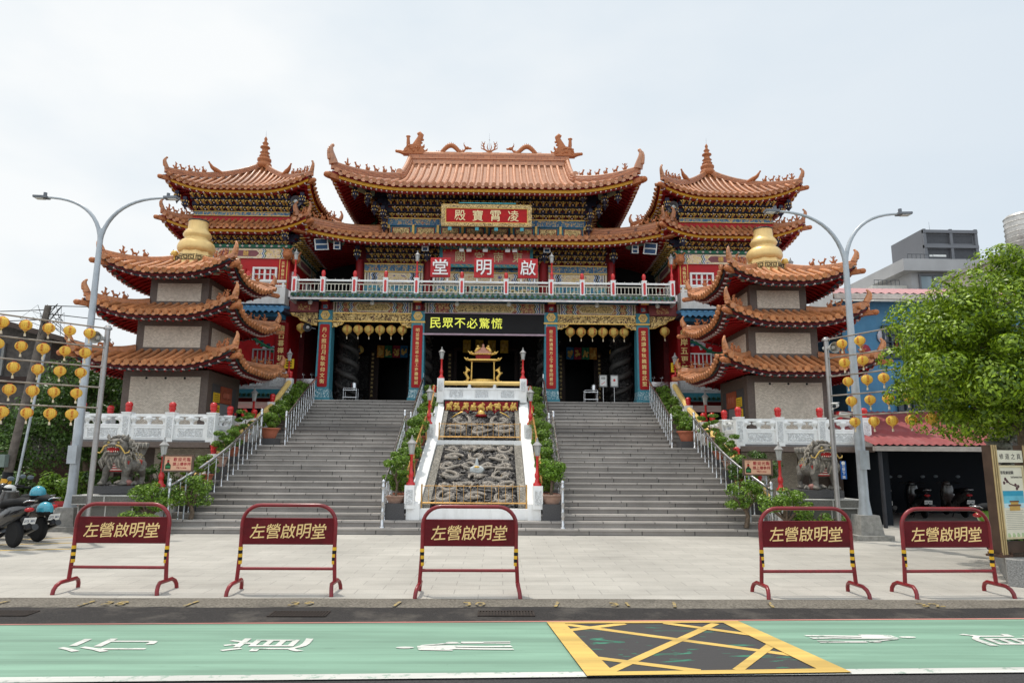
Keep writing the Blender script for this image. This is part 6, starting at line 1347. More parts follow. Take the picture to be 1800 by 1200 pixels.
horn_speaker((-6.42, 24.75, 6.30), (0.1, -1, -0.1), 'dark horn loudspeaker beside the left end pillar of the porch', 0.155, M('speaker_black', (0.05, 0.05, 0.055), 0.4), (-6.2, 25, 6.3))
horn_speaker((-7.10, 24.6, 11.05), (0.5, -1, -0.15), 'dark horn loudspeaker under the left tower top eave', 0.20, M('speaker_dark', (0.09, 0.09, 0.10), 0.4), (-7.2, 25, 11.1))
horn_speaker((7.10, 24.6, 11.05), (-0.5, -1, -0.15), 'dark horn loudspeaker under the right tower top eave', 0.20, MATS['speaker_dark'], (7.2, 25, 11.1))
for x, y, z, sz, lab in ((-6.25, 25.3, 9.62, 0.5, 'large tilted blue and white speaker box under the left end of the middle eave'), (-5.65, 25.4, 9.62, 0.36, 'blue and white speaker box beside the large left speaker box'), (-2.30, 25.4, 9.60, 0.36, 'blue and white speaker box by the left middle column'), (2.36, 25.4, 9.60, 0.36, 'blue and white speaker box by the right middle column'), (5.75, 25.4, 9.62, 0.36, 'blue and white speaker box beside the large right speaker box'), (6.35, 25.3, 9.62, 0.5, 'large tilted blue and white speaker box under the right end of the middle eave')):
    t = thing('speaker_box', lab, 'speaker', (x, y, z), 'speaker boxes under the middle eave'); b = MB(); e = -1 if x < 0 else 1; tl = 0.35 if sz > 0.4 else 0.0
    F = Fr((x, y, z), (math.cos(tl*e), -math.sin(tl*e)*1, -0.15*e*bool(tl)), (math.sin(tl*e)*-1, -math.cos(tl), -0.2), (0.1*e*bool(tl), -0.2, 1)); hw_ = sz*0.5 if sz > 0.4 else sz*0.36
    b.fbox(F, -hw_, hw_, -0.15, 0.10, -sz*0.42, sz*0.42, 0)
    for x0, x1, c0, c1 in ((-hw_, hw_, -sz*0.42, -sz*0.36), (-hw_, hw_, sz*0.36, sz*0.42), (-hw_, -hw_+0.04, -sz*0.36, sz*0.36), (hw_-0.04, hw_, -sz*0.36, sz*0.36), (-hw_+0.04, hw_-0.04, -0.02, 0.02)): b.fbox(F, x0, x1, 0.10, 0.125, c0, c1, 1)
    b.build('cabinet', [M('speaker_blue', (0.02, 0.06, 0.14), 0.4), plastic_w], t)
for i, x in enumerate((-0.9, -0.62, 0.0, 0.85, 1.12)):
    t = thing('floodlight', 'small white floodlight under the middle eave, %s of five from the left' % ordn[i], 'floodlight', (x, 25.2, 9.46), 'floodlights over the name board'); b = MB(); F = Fr((x, 25.2, 9.46), (1, 0, 0), (0, 0.6, -0.8), (0, 0.8, 0.6)); b.fbox(F, -0.09, 0.09, -0.05, 0.05, -0.08, 0.08, 0); b.fbox(F, -0.07, 0.07, 0.05, 0.055, -0.06, 0.06, 1); b.cyl((x, 25.2, 9.5), (x, 25.25, 9.62), 0.015, 0.015, 6, 0); b.build('housing', [plastic_w, glass], t)

# ------------------------------------------------------------------ red garden lamps
GL = None
def garden_lamp(loc, label, sc=1.0, group='red garden lamps'):
    global GL
    if GL is None:
        GL = thing('garden_lamp', label, 'lamp', loc, group); b = MB()
        b.lathe([(0.10, 0), (0.10, 0.05), (0.06, 0.08), (0.055, 0.13), (0.042, 0.16), (0.06, 0.20), (0.062, 0.27), (0.045, 0.30), (0.034, 0.34), (0.030, 0.66), (0.05, 0.68), (0.05, 0.70)], (0, 0, 0), 12, 0); b.build('pole', [red_b], GL, world=False)
        b = MB(); b.lathe([(0.045, 0.70), (0.058, 0.73), (0.082, 0.93)], (0, 0, 0), 6, 0, False); b.build('lamp_glass', [M('frosted_lamp_glass', (0.42, 0.42, 0.40), 0.25, var=0.1)], GL, world=False)
        b = MB(); b.lathe([(0.062, 0.69), (0.062, 0.72)], (0, 0, 0), 6, 0, False); b.lathe([(0.11, 0.93), (0.115, 0.945), (0.06, 1.0), (0.03, 1.035), (0.03, 1.06), (0.015, 1.08), (0.02, 1.11), (0, 1.13)], (0, 0, 0), 6, 0, False)
        for k in range(6): a = k*math.pi/3; b.tube([(0.047*math.cos(a), 0.047*math.sin(a), 0.71), (0.084*math.cos(a), 0.084*math.sin(a), 0.935)], 0.006, 4, 0)
        b.build('lamp_roof', [M('lamp_grey', (0.34, 0.33, 0.32), 0.5, var=0.15)], GL, world=False); return GL
    return copy_tree(GL, loc, 0, label, scale=sc)
for s_, wd in ((-1, 'left'), (1, 'right')):
    garden_lamp((s_*1.44, 15.98, 1.02), 'red lamp on the lowest post at the %s of the dragon relief' % wd, 0.97)
    garden_lamp((s_*1.50, 20.45, 2.62), 'red lamp on the middle post at the %s of the dragon relief' % wd, 1.02)
    garden_lamp((s_*1.36, 22.8, 4.25), 'red lamp on the %s post of the white top parapet above the relief' % wd, 0.95)
    garden_lamp((s_*2.46, 24.32, 8.06), 'red lamp on the balcony rail outside the %s character sign' % wd, 0.95)
    garden_lamp((s_*6.87, 24.32, 8.06), 'red lamp on the %s end post of the balcony rail' % wd, 0.95)
    garden_lamp((s_*6.95, 24.55, 4.35), 'red lamp at the head of the %s stair balustrade' % wd, 1.0)
    garden_lamp((s_*7.25, 22.1, 2.66), 'red lamp on the terrace parapet behind the %s stair balustrade' % wd, 1.05)
    garden_lamp((s_*6.95, 15.75, 0.95), 'red lamp rising from the shrubs beside the %s welcome sign' % wd, 0.98)
    garden_lamp((s_*11.36, 24.42, 7.95), 'red lamp on the outer end of the white gallery of the %s tower' % wd, 1.0)
    b = MB(); b.cbox(s_*6.95, 15.75, 0, 0.16, 0.16, 0.95, 0); q = b.build('lamp_plinth', [white], None, loc=(s_*6.95, 15.75, 0)); tag(q, 'white painted lamp plinth among shrubs by the %s stair foot' % wd, 'plinth')

# ------------------------------------------------------------------ red crowd barriers on the forecourt edge
bar_red = M('barrier_red_enamel', (0.205, 0.006, 0.011), 0.35, var=0.2, scale=7, dirt=(0.06, 0.012, 0.010), dirt_amt=0.6, dirt_scale=4, coat=0.1)
bar_let = M('barrier_letter_cream', (0.86, 0.60, 0.26), 0.5, var=0.1)
def barrier(root):
    W_, H_ = 1.14, 1.03; r = 0.024; R = 0.22; x0, x1 = -W_/2, W_/2
    pts = [(x0-0.02, 0, 0.13), (x0, 0, 0.5), (x0, 0, H_-R)]+[(x0+R-R*math.cos(R_(a)), 0, H_-R+R*math.sin(R_(a))) for a in (15, 30, 45, 60, 75, 90)]+[(x1-R+R*math.sin(R_(a)), 0, H_-R+R*math.cos(R_(a))) for a in (0, 15, 30, 45, 60, 75)]+[(x1, 0, H_-R), (x1, 0, 0.5), (x1+0.02, 0, 0.13)]
    b = MB(); b.tube(pts, r, 12); b.tube([(x0, 0, 0.28), (x1, 0, 0.28)], 0.019, 10); b.build('frame', [bar_red], root, world=False)
    b = MB(); b.box(x0+0.01, x1-0.01, -0.010, 0.010, 0.575, 0.865); b.tube([(x0, 0, 0.867), (x1, 0, 0.867)], 0.013, 8); b.tube([(x0, 0, 0.573), (x1, 0, 0.573)], 0.012, 8); b.build('panel', [M('barrier_panel_enamel', (0.115, 0.005, 0.009), 0.4, var=0.2, scale=6, dirt=(0.06, 0.012, 0.010), dirt_amt=0.6, dirt_scale=4)], root, world=False)
    b = MB(); F = Fr((0, 0, 0)); vs0 = len(b.v); b.text('左營啟明堂', F, 0, 0.722, 0.186, 0.0105, 0.013, 0, pitch=0.186)
    for i in range(vs0, len(b.v)):           # brush-like slant
        x, y, z = b.v[i]; b.v[i] = (x+0.10*(z-0.722), y, z+0.05*x*0+0.06*((x+0.465) % 0.186-0.093))
    b.build('lettering', [bar_let], root, world=False)
    for s_ in (-1, 1):
        x = s_*(W_/2+0.02); b = MB(); b.tube([(x+s_*0.025, -0.245, 0), (x+s_*0.02, -0.24, 0.05), (x+s_*0.012, -0.21, 0.095), (x, -0.15, 0.125), (x, 0.15, 0.125), (x+s_*0.012, 0.21, 0.095), (x+s_*0.02, 0.24, 0.05), (x+s_*0.025, 0.245, 0)], 0.024, 10); b.build('foot', [bar_red], root, world=False)
        b = MB(); x = s_*W_/2; k = 5
        for i in range(k): z = 0.335+0.20*i/k; b.tube([(x-s_*0.004*(1-z*2), 0, z), (x-s_*0.004*(1-z*2), 0, z+0.20/k)], 0.0262, 12, i % 2, False)
        b.build('stripe_tape', [M('tape_yellow', (0.74, 0.42, 0.03), 0.4), ink], root, world=False)
BAR = None; bl = ['red barrier lettered 左營啟明堂 nearest the scooters', 'red barrier lettered 左營啟明堂 in front of the left stair flight', 'red barrier lettered 左營啟明堂 in front of the dragon relief', 'red barrier lettered 左營啟明堂 in front of the right lion statue', 'red barrier lettered 左營啟明堂 beside the information board']
for i, (x, y, rz) in enumerate(((-4.09, 8.82, -0.02), (-2.04, 8.76, 0.0), (0.18, 8.66, 0.0), (4.33, 8.68, 0.03), (6.12, 8.73, 0.05))):
    if BAR is None: BAR = thing('crowd_barrier', bl[0], 'barrier', (x, y, 0.0), 'red lettered barriers', rz); barrier(BAR)
    else: copy_tree(BAR, (x, y, 0.0), rz, bl[i])

# ------------------------------------------------------------------ double-armed street lamps
def street_lamp(x, y, zf, arms, label, tilt=0.0):
    t = thing('street_lamp', label, 'street lamp', (x, y, 0), 'double-armed street lamps'); b = MB()
    b.cbox(x, y, 0, 0.76, 0.76, 0.10, 0); b.cbox(x, y, 0.10, 0.50, 0.50, 0.40, 0, 0.8); b.build('plinth', [concrete], t)
    b = MB(); b.lathe([(0.14, 0.50), (0.135, 0.54), (0.102, 0.80), (0.096, 1.8), (0.102, 1.84), (0.102, 2.2), (0.092, 2.25), (0.058, zf)], (x, y, 0), 16, 0); b.box(x-0.10, x+0.10, y-0.16, y-0.09, 1.45, 1.85, 0); b.build('pole', [galv], t)
    for dx, ztip in arms:
        b = MB(); e = 1 if dx > 0 else -1; L_ = abs(dx); h = ztip-zf; pts = []
        for i in range(13): q = i/12; pts.append((x+e*L_*(q**1.7), y, zf-0.35+(h+0.35)*(1-(1-q)**2.1)))
        b.tube(pts, [0.052-0.026*i/12 for i in range(13)], 10, 0); b.build('arm', [galv], t)
        p = Vector(pts[-1]); d = (p-Vector(pts[-2])).normalized(); b = MB(); b.bar(p-d*0.08, p+d*0.24, 0.18, 0.05, 0); b.bar(p+d*0.02-Vector((0, 0, 0.035)), p+d*0.21-Vector((0, 0, 0.035)), 0.13, 0.015, 1); b.cyl(p+Vector((0, 0, 0.03)), p+Vector((0, 0, 0.12)), 0.04, 0.04, 8, 0); b.build('lamp_head', [M('lamp_head_grey', (0.16, 0.17, 0.19), 0.4), plastic_w], t)
street_lamp(-8.97, 15.9, 6.95, ((-1.42, 7.72), (1.50, 7.75)), 'tall grey double-armed street lamp left of the left lion statue')
street_lamp(8.36, 14.85, 6.30, ((-1.54, 7.24), (1.36, 7.22)), 'tall grey double-armed street lamp right of the right lion statue')

# ------------------------------------------------------------------ guardian lions
lion_s = M('lion_grey_stone', (0.175, 0.16, 0.14), 0.55, var=0.4, scale=16, bump=0.5, dirt=(0.05, 0.045, 0.04), dirt_amt=0.6)
lion_p = M('lion_paler_stone', (0.29, 0.26, 0.22), 0.55, var=0.4, scale=20, bump=0.4)
def lion(name, loc, m, label, rot):
    t = thing(name, label, 'lion statue', loc, 'stone guardian lions', rot); X = lambda p: (m*(p[0]*0.86), p[1], p[2])
    t.scale = (0.90,)*3
    def XH(p): q = Vector((-0.05, -0.26, 0.80)); p = q+(Vector(p)-q)*1.30+Vector((0, 0, 0.06)); return (m*p.x, p.y, p.z)
    # local frame: faces -Y, the hindquarters trail to +X (for m = 1)
    b = MB(); T = lambda pts, r, n=10: b.tube([X(p) for p in pts], r, n)
    b.ball(X((0.02, -0.10, 0.60)), (0.235, 0.24, 0.24), 14); b.ball(X((0.13, 0.12, 0.62)), (0.21, 0.24, 0.20), 14); b.ball(X((0.25, 0.30, 0.56)), (0.20, 0.21, 0.23), 14)
    T([(0.0, -0.12, 0.62), (-0.03, -0.20, 0.74), (-0.05, -0.26, 0.84)], [0.22, 0.19, 0.18], 12); b.ball(XH((-0.05, -0.30, 0.86)), (0.27, 0.22, 0.21), 14); b.ball(X((0.0, -0.20, 0.50)), (0.27, 0.20, 0.20), 12); b.ball(X((0.20, 0.10, 0.50)), (0.24, 0.26, 0.19), 12)
    b.ball(XH((-0.05, -0.43, 0.885)), (0.16, 0.11, 0.06), 10); b.ball(XH((-0.05, -0.41, 0.725)), (0.145, 0.11, 0.055), 10)
    # legs: forelegs spread, hind legs bent at the hock
    for a in (((-0.18, -0.14, 0.50), (-0.31, -0.20, 0.36), (-0.33, -0.20, 0.20), (-0.36, -0.25, 0.06)), ((0.17, -0.14, 0.50), (0.24, -0.26, 0.36), (0.20, -0.22, 0.20), (0.22, -0.27, 0.06))):
        T(a, [0.15, 0.10, 0.075, 0.085]); b.ball(X((a[-1][0], a[-1][1]-0.05, 0.05)), (0.10, 0.12, 0.055), 10)
    for a in (((0.38, 0.28, 0.54), (0.45, 0.20, 0.36), (0.44, 0.34, 0.21), (0.43, 0.30, 0.06)), ((0.10, 0.38, 0.52), (0.05, 0.28, 0.36), (0.06, 0.42, 0.21), (0.06, 0.38, 0.06))):
        T(a, [0.15, 0.10, 0.06, 0.07]); b.ball(X((a[-1][0], a[-1][1]-0.05, 0.045)), (0.08, 0.11, 0.05), 10)
    o = b.build('body', [lion_s], t, world=False); md = o.modifiers.new('remesh', 'REMESH'); md.mode = 'VOXEL'; md.voxel_size = 0.018; md.use_smooth_shade = True; ms = o.modifiers.new('smooth', 'SMOOTH'); ms.iterations = 3
    # mane of curls round the head and down the chest
    b = MB(); rnd = random.Random(5)
    for ring, (R, zc, yc, n) in enumerate(((0.21, 0.86, -0.26, 16), (0.25, 0.83, -0.18, 18), (0.25, 0.78, -0.10, 16))):
        for i in range(n):
            a = 2*math.pi*i/n; p = Vector((-0.04+R*math.cos(a), yc+0.02*rnd.random(), zc+R*0.92*math.sin(a)))
            if p.z < 0.60: continue
            b.ball(XH(p), (0.055, 0.05, 0.05), 7, ring % 2); b.tube([XH(p), XH(p+Vector((0.05*math.cos(a), 0.02, 0.05*math.sin(a)-0.03))), XH(p+Vector((0.06*math.cos(a), -0.02, 0.04*math.sin(a)-0.08)))], [0.035, 0.028, 0.008], 6, 1)
    for i in range(22):
        a = -0.24+0.40*i/21; z = 0.70-0.05*math.cos(i*0.9); b.tube([XH((a, -0.36, z+0.03)), XH((a*1.15-0.01, -0.40, z-0.07)), XH((a*1.1, -0.36, z-0.16)), XH((a*1.1+0.02, -0.37, z-0.20))], [0.03, 0.032, 0.022, 0.006], 6, i % 2)
    b.build('mane', [lion_s, lion_p], t, world=False)
    b = MB(); b.ball(XH((-0.05, -0.42, 0.81)), (0.15, 0.10, 0.085), 12); b.build('mouth', [M('lion_mouth_red', (0.32, 0.015, 0.015), 0.5)], t, world=False)
    b = MB(); b.ball(XH((-0.05, -0.485, 0.775)), (0.05, 0.03, 0.025), 8); b.build('tongue', [red_b], t, world=False)
    b = MB()
    for i in range(7): a = -0.09+0.18*i/6; big = i in (1, 5); b.cyl(XH((-0.05+a, -0.50+abs(a)*0.5, 0.765)), XH((-0.05+a, -0.505+abs(a)*0.5, 0.765+(0.05 if big else 0.022))), 0.016, 0.004, 6); b.cyl(XH((-0.05+a, -0.50+abs(a)*0.5, 0.865)), XH((-0.05+a, -0.505+abs(a)*0.5, 0.845-(0.02 if big else 0.0))), 0.014, 0.004, 6)
    b.build('teeth', [M('tooth_ivory', (0.72, 0.66, 0.54), 0.4)], t, world=False)
    b = MB(); b.ball(XH((-0.05, -0.52, 0.90)), (0.055, 0.035, 0.035), 8, 0)
    for e in (-1, 1): b.ball(XH((-0.05+e*0.04, -0.53, 0.895)), 0.025, 7, 0); b.tube([XH((-0.05+e*0.14, -0.40, 0.93)), XH((-0.05+e*0.09, -0.44, 0.985)), XH((-0.05+e*0.03, -0.45, 0.96))], [0.02, 0.035, 0.02], 6, 0); b.tube([XH((-0.05+e*0.12, -0.30, 0.99)), XH((-0.05+e*0.17, -0.27, 1.05)), XH((-0.05+e*0.18, -0.25, 1.10))], [0.05, 0.04, 0.008], 6, 0); b.ball(XH((-0.05+e*0.22, -0.26, 0.92)), (0.05, 0.04, 0.07), 7, 0)
    b.build('brow', [lion_s], t, world=False)
    b = MB()
    for e in (-1, 1): b.ball(XH((-0.05+e*0.085, -0.445, 0.935)), 0.033, 8, 0); b.ball(XH((-0.05+e*0.085, -0.474, 0.935)), 0.012, 6, 1)
    b.build('eye', [M('eye_gold', (0.62, 0.46, 0.16), 0.3), ink], t, world=False)
    for e in (-1, 1):
        b = MB(); b.tube([XH((-0.05+e*0.07, -0.51, 0.89)), XH((-0.05+e*0.14, -0.48, 0.87)), XH((-0.05+e*0.18, -0.45, 0.80)), XH((-0.05+e*0.22, -0.45, 0.74)), XH((-0.05+e*0.28, -0.43, 0.76)), XH((-0.05+e*0.29, -0.42, 0.80))], [0.015, 0.018, 0.018, 0.016, 0.014, 0.006], 6)
        b.build('whisker', [M('whisker_gold', (0.62, 0.42, 0.12), 0.4)], t, world=False)
    b = MB(); k = 7
    for i in range(k): z = 0.42+0.20*i/k; b.tube([X((0.0+0.20*math.sin(R_(a)), -0.19-0.215*math.cos(R_(a))*(0.80+0.12*(i/k)), z-0.06)) for a in (-70, -45, -20, 0, 20, 45, 70)], 0.021, 6, i % 2)
    b.build('belly', [M('belly_red', (0.36, 0.03, 0.03), 0.5), M('belly_white', (0.60, 0.54, 0.48), 0.5)], t, world=False)
    b = MB()
    for c_, r_ in (((0.25, 0.30, 0.56), (0.20, 0.21, 0.23)), ((0.13, 0.12, 0.62), (0.21, 0.24, 0.20)), ((0.20, 0.10, 0.50), (0.24, 0.26, 0.19))):
        for i in range(5):
            for j in range(14):
                el = R_(2+15*i); az = R_(25.7*j+13*(i % 2)); p = Vector((c_[0]+r_[0]*1.02*math.cos(el)*math.cos(az), c_[1]+r_[1]*1.02*math.cos(el)*math.sin(az), c_[2]+r_[2]*1.02*math.sin(el)))
                if p.y > -0.05: b.ball(X(p), 0.018, 6)
    b.build('scale_stud', [M('stud_gold', (0.55, 0.42, 0.18), 0.4)], t, world=False)
    for p in ((0.40, 0.16, 0.52), (0.22, -0.22, 0.50), (-0.20, -0.24, 0.50)):
        b = MB()
        for j in range(4): q = Vector(p); b.tube([X(q+Vector((0.01*j, 0, -0.02*j))), X(q+Vector((0.02*j-0.02, -0.03, 0.06))), X(q+Vector((0.03*j, -0.01, 0.12-0.01*j)))], [0.045, 0.035, 0.008], 6)
        b.build('flame_tuft', [M('tuft_red', (0.34, 0.04, 0.03), 0.5)], t, world=False)
    b = MB()
    for i in range(9): a = i*0.24-0.9; b.tube([X((0.33, 0.40, 0.70)), X((0.33+0.06*math.sin(a), 0.44, 0.88)), X((0.30+0.17*math.sin(a), 0.42, 1.03)), X((0.30+0.25*math.sin(a), 0.34, 1.02)), X((0.28+0.27*math.sin(a), 0.32, 0.92))], [0.05, 0.06, 0.06, 0.04, 0.012], 7, i % 2)
    b.build('tail', [lion_s, lion_p], t, world=False)
    b = MB()
    for i in range(16): a = rnd.uniform(-0.3, 0.4); y = rnd.uniform(-0.25, 0.4); b.tube([X((a, y, 0.02)), X((a+0.08, y+0.06, 0.07)), X((a+0.16, y, 0.03))], [0.05, 0.055, 0.02], 6, 0)
    b.ball(X((0.30, -0.22, 0.07)), (0.11, 0.10, 0.08), 9, 1); b.build('rock_base', [lion_s, M('ball_pinkish', (0.30, 0.14, 0.12), 0.5)], t, world=False)
    b = MB(); b.box(-0.42 if m > 0 else -0.56, 0.56 if m > 0 else 0.42, -0.44, 0.54, -0.19, 0.0); b.build('stone_slab', [granite_d], t, world=False)
    return t
for s_, wd in ((-1, 'left'), (1, 'right')):
    px = s_*7.86; m = 1 if s_ < 0 else -1
    lion('lion_statue', (px-m*0.03, 15.85, 0.98), m, 'open mouthed stone lion statue on the %s plinth, gold studs and red belly' % wd, -0.10*s_)
    t = thing('statue_plinth', 'grey granite plinth with pale joints under the %s lion statue' % wd, 'plinth', (px, 15.85, 0)); b = MB()
    b.cbox(px, 15.85, 0, 1.14, 1.10, 0.60, 0); b.build('pedestal', [M('plinth_granite', (0.16, 0.155, 0.14), 0.5, var=0.35, scale=50, dirt=(0.08, 0.08, 0.075), dirt_amt=0.5)], t)
    b = MB(); b.cbox(px, 15.85, 0.62, 1.36, 1.28, 0.17, 0); b.build('cornice', [MATS['plinth_granite']], t)
    b = MB(); b.box(px-0.012, px+0.012, 15.29, 15.30, 0.0, 0.60, 0); b.cbox(px, 15.85, 0.595, 1.37, 1.29, 0.025, 0); b.cbox(px, 15.85, 0.775, 1.37, 1.29, 0.018, 0)
    for e in (-1, 1): b.box(px+e*0.572-0.012, px+e*0.572+0.012, 15.285, 15.30, 0, 0.6, 0)
    b.box(px-0.012, px+0.012, 15.20, 15.21, 0.62, 0.775, 0); b.build('pale_joint', [M('joint_pale', (0.50, 0.49, 0.46), 0.6)], t)
# welcome signs with a bottle picture
for s_, wd in ((-1, 'left'), (1, 'right')):
    x = -6.58 if s_ < 0 else 6.42; y = 15.7; t = thing('welcome_sign', 'framed peach coloured welcome sign with bottle picture near the %s lion statue' % wd, 'sign', (x, y, 0), 'welcome signs'); F = Fr((x, y, 1.475))
    b = MB(); b.fbox(F, -0.30, 0.30, 0, 0.02, -0.155, 0.155, 0); b.build('panel', [M('peach_panel', (0.72, 0.42, 0.28), 0.4, var=0.06)], t)
    b = MB()
    for x0, x1, c0, c1 in ((-0.34, 0.34, -0.19, -0.155), (-0.34, 0.34, 0.155, 0.19), (-0.34, -0.30, -0.155, 0.155), (0.30, 0.34, -0.155, 0.155)): b.fbox(F, x0, x1, -0.01, 0.035, c0, c1, 0)
    b.build('frame', [M('sign_frame_brown', (0.13, 0.085, 0.065), 0.5)], t)
    b = MB(); b.text('歡迎光臨', F, 0.085, 0.085, 0.085, 0.02, 0.024, 0, pitch=0.098); b.text('請上樓參拜', F, 0.085, -0.015, 0.078, 0.02, 0.024, 0, pitch=0.08); b.text('Welcome', F, 0.09, -0.095, 0.05, 0.02, 0.024, 0, pitch=0.03); b.build('lettering', [M('sign_letter_red', (0.36, 0.012, 0.03), 0.5)], t)
    b = MB(); bt = [(0.055, -0.13), (0.06, -0.12), (0.06, -0.04), (0.022, 0.0), (0.018, 0.07), (0.02, 0.075)]; pl_ = [(-0.215+q, z) for q, z in bt]+[(-0.215-q, z) for q, z in bt[::-1]]; b.prism(pl_, F, 0.02, 0.025, 0); b.fbox(F, -0.265, -0.165, 0.025, 0.027, -0.10, -0.055, 1); b.fbox(F, -0.238, -0.192, 0.025, 0.027, 0.02, 0.055, 2)
    for i in range(5): b.lathe([(0.012, 0), (0.0, 0.003)], F.p(-0.245+i*0.015, 0.022, 0.11+0.006*(i % 2)), 6, 2)
    b.build('bottle_picture', [M('bottle_green', (0.02, 0.05, 0.02), 0.4), M('label_green', (0.04, 0.20, 0.07), 0.5), M('label_red', (0.45, 0.03, 0.03), 0.5)], t)
    for e in (-0.2, 0.2):
        b = MB(); b.cyl((x+e, y+0.02, 0), (x+e, y+0.02, 1.3), 0.018, 0.018, 8); b.build('leg', [galv], t)

# ------------------------------------------------------------------ incense burner on the landing
t = thing('incense_burner', 'gilt incense burner with tiered canopy and dragon handles at the stair head', 'incense burner', (0, 23.9, 3.66)); c = (0.0, 23.9, 0)
b = MB(); b.lathe([(0.30, 3.66), (0.34, 3.70), (0.26, 3.80), (0.22, 3.95), (0.34, 4.08), (0.44, 4.2), (0.46, 4.30), (0.44, 4.33), (0.38, 4.34), (0.38, 4.28)], c, 20, 0)
for k in range(3): a = k*2.1+0.5; b.tube([(0.25*math.cos(a), 23.9+0.25*math.sin(a), 4.0), (0.36*math.cos(a), 23.9+0.36*math.sin(a), 3.8), (0.34*math.cos(a), 23.9+0.34*math.sin(a), 3.66)], [0.07, 0.05, 0.06], 7, 0)
b.build('bowl', [gold], t)
for xx in (-0.40, 0.40):
    for yy in (-0.12, 0.12): b = MB(); b.cyl((xx, 23.9+yy, 4.3), (xx*0.96, 23.9+yy, 5.02), 0.028, 0.024, 8); b.build('canopy_post', [gold], t)
b = MB(); b.cbox(0, 23.9, 5.0, 0.9, 0.5, 0.05, 0); b.cbox(0, 23.9, 5.05, 0.5, 0.34, 0.16, 1); b.cbox(0, 23.9, 5.21, 0.60, 0.40, 0.04, 0); b.cbox(0, 23.9, 5.25, 0.62, 0.42, 0.22, 2, 0.25)
for z, w_ in ((5.02, 0.46), (5.24, 0.33)):
    for e in (-1, 1): b.tube([(e*w_*0.9, 23.8, z), (e*(w_+0.12), 23.78, z+0.02), (e*(w_+0.20), 23.78, z+0.10)], [0.05, 0.04, 0.012], 6, 0); b.ball((e*(w_+0.08), 23.76, z+0.05), 0.045, 6, 0)
    for i in range(11): b.ball((-w_+2*w_*i/10, 23.68+0.03*abs(i-5)*0.2, z-0.01), 0.03, 6, 0)
for e in (-1, 1): b.tube([(e*0.10, 23.78, 5.46), (e*0.2, 23.78, 5.42), (e*0.26, 23.78, 5.32), (e*0.22, 23.78, 5.26)], [0.03, 0.06, 0.06, 0.02], 7, 0); b.ball((e*0.18, 23.76, 5.50), 0.05, 6, 0)
b.lathe([(0.05, 5.46), (0.06, 5.50), (0.03, 5.53), (0.05, 5.57), (0, 5.62)], c, 10, 2); b.build('canopy', [gold, red_d, M('canopy_rose', (0.42, 0.20, 0.14), 0.4)], t)
for e in (-1, 1):
    b = MB(); pts = [(e*0.46, 23.85, 4.12), (e*0.58, 23.82, 4.25), (e*0.50, 23.8, 4.40), (e*0.60, 23.8, 4.55), (e*0.52, 23.8, 4.68), (e*0.44, 23.78, 4.66)]; b.tube(pts, [0.05, 0.065, 0.06, 0.055, 0.06, 0.03], 8)
    for p in pts[1:]: b.ball((p[0]+e*0.06, p[1], p[2]+0.03), 0.03, 5)
    b.tube([(e*0.52, 23.8, 4.70), (e*0.60, 23.8, 4.80)], [0.03, 0.008], 5); b.build('dragon_handle', [gold], t)
# banners over the doors
def banner(x, z, w_, h, col, lab): 
    b = MB(); b.grid(lambda u, v: (x+u, 28.9+0.03*math.sin(u*22+z), z-v), [-w_/2+w_*i/8 for i in range(9)], [0, h/3, 2*h/3, h])
    o = b.build('door_banner', [col], None, loc=(x, 28.9, z)); tag(o, lab, 'banner', 'banners over the doors'); b2 = MB(); rnd = random.Random(int(x*100))
    for i in range(14): b2.ball((x+rnd.uniform(-w_*0.3, w_*0.3), 28.86, z-h*rnd.uniform(0.3, 0.8)), (0.05, 0.01, 0.05), 5)
    b2.build('embroidery', [gold_p], o); return o
Bc = {'yellow': M('banner_yellow', (0.55, 0.33, 0.04), 0.7), 'green': M('banner_green', (0.03, 0.16, 0.08), 0.7), 'red': M('banner_red', (0.30, 0.03, 0.05), 0.7), 'blue': M('banner_blue', (0.03, 0.14, 0.28), 0.7), 'orange': M('banner_orange', (0.50, 0.22, 0.04), 0.7)}
for i, c_ in enumerate(('orange', 'green', 'red', 'blue')): banner(-4.45+0.33*i, 6.35, 0.31, 0.52, Bc[c_], '%s embroidered banner over the left doorway' % c_)
for i, c_ in enumerate(('blue', 'red', 'green', 'orange')): banner(3.60+0.33*i, 6.35, 0.31, 0.52, Bc[c_], '%s embroidered banner over the right doorway' % c_)
for i in range(4): banner(-0.80+0.53*i, 6.62, 0.34, 0.55, Bc['yellow'], 'yellow banner over the middle doorway, %s from the left' % ordn[i])
for i, x in enumerate((-4.86, -3.16, -1.55, 1.55, 3.25, 4.92)):
    o = couplet(None, FY(29.45), x-0.08, x+0.08, 4.1, 6.2, '雲彼岸曉暮禪初定修之真', 0, 0.03, wood_d, 'door_couplet', ground=wood_d); tag(o, 'dark narrow door couplet with gold characters, %s from the left in the porch' % ordn[i], 'couplet', 'door couplets')
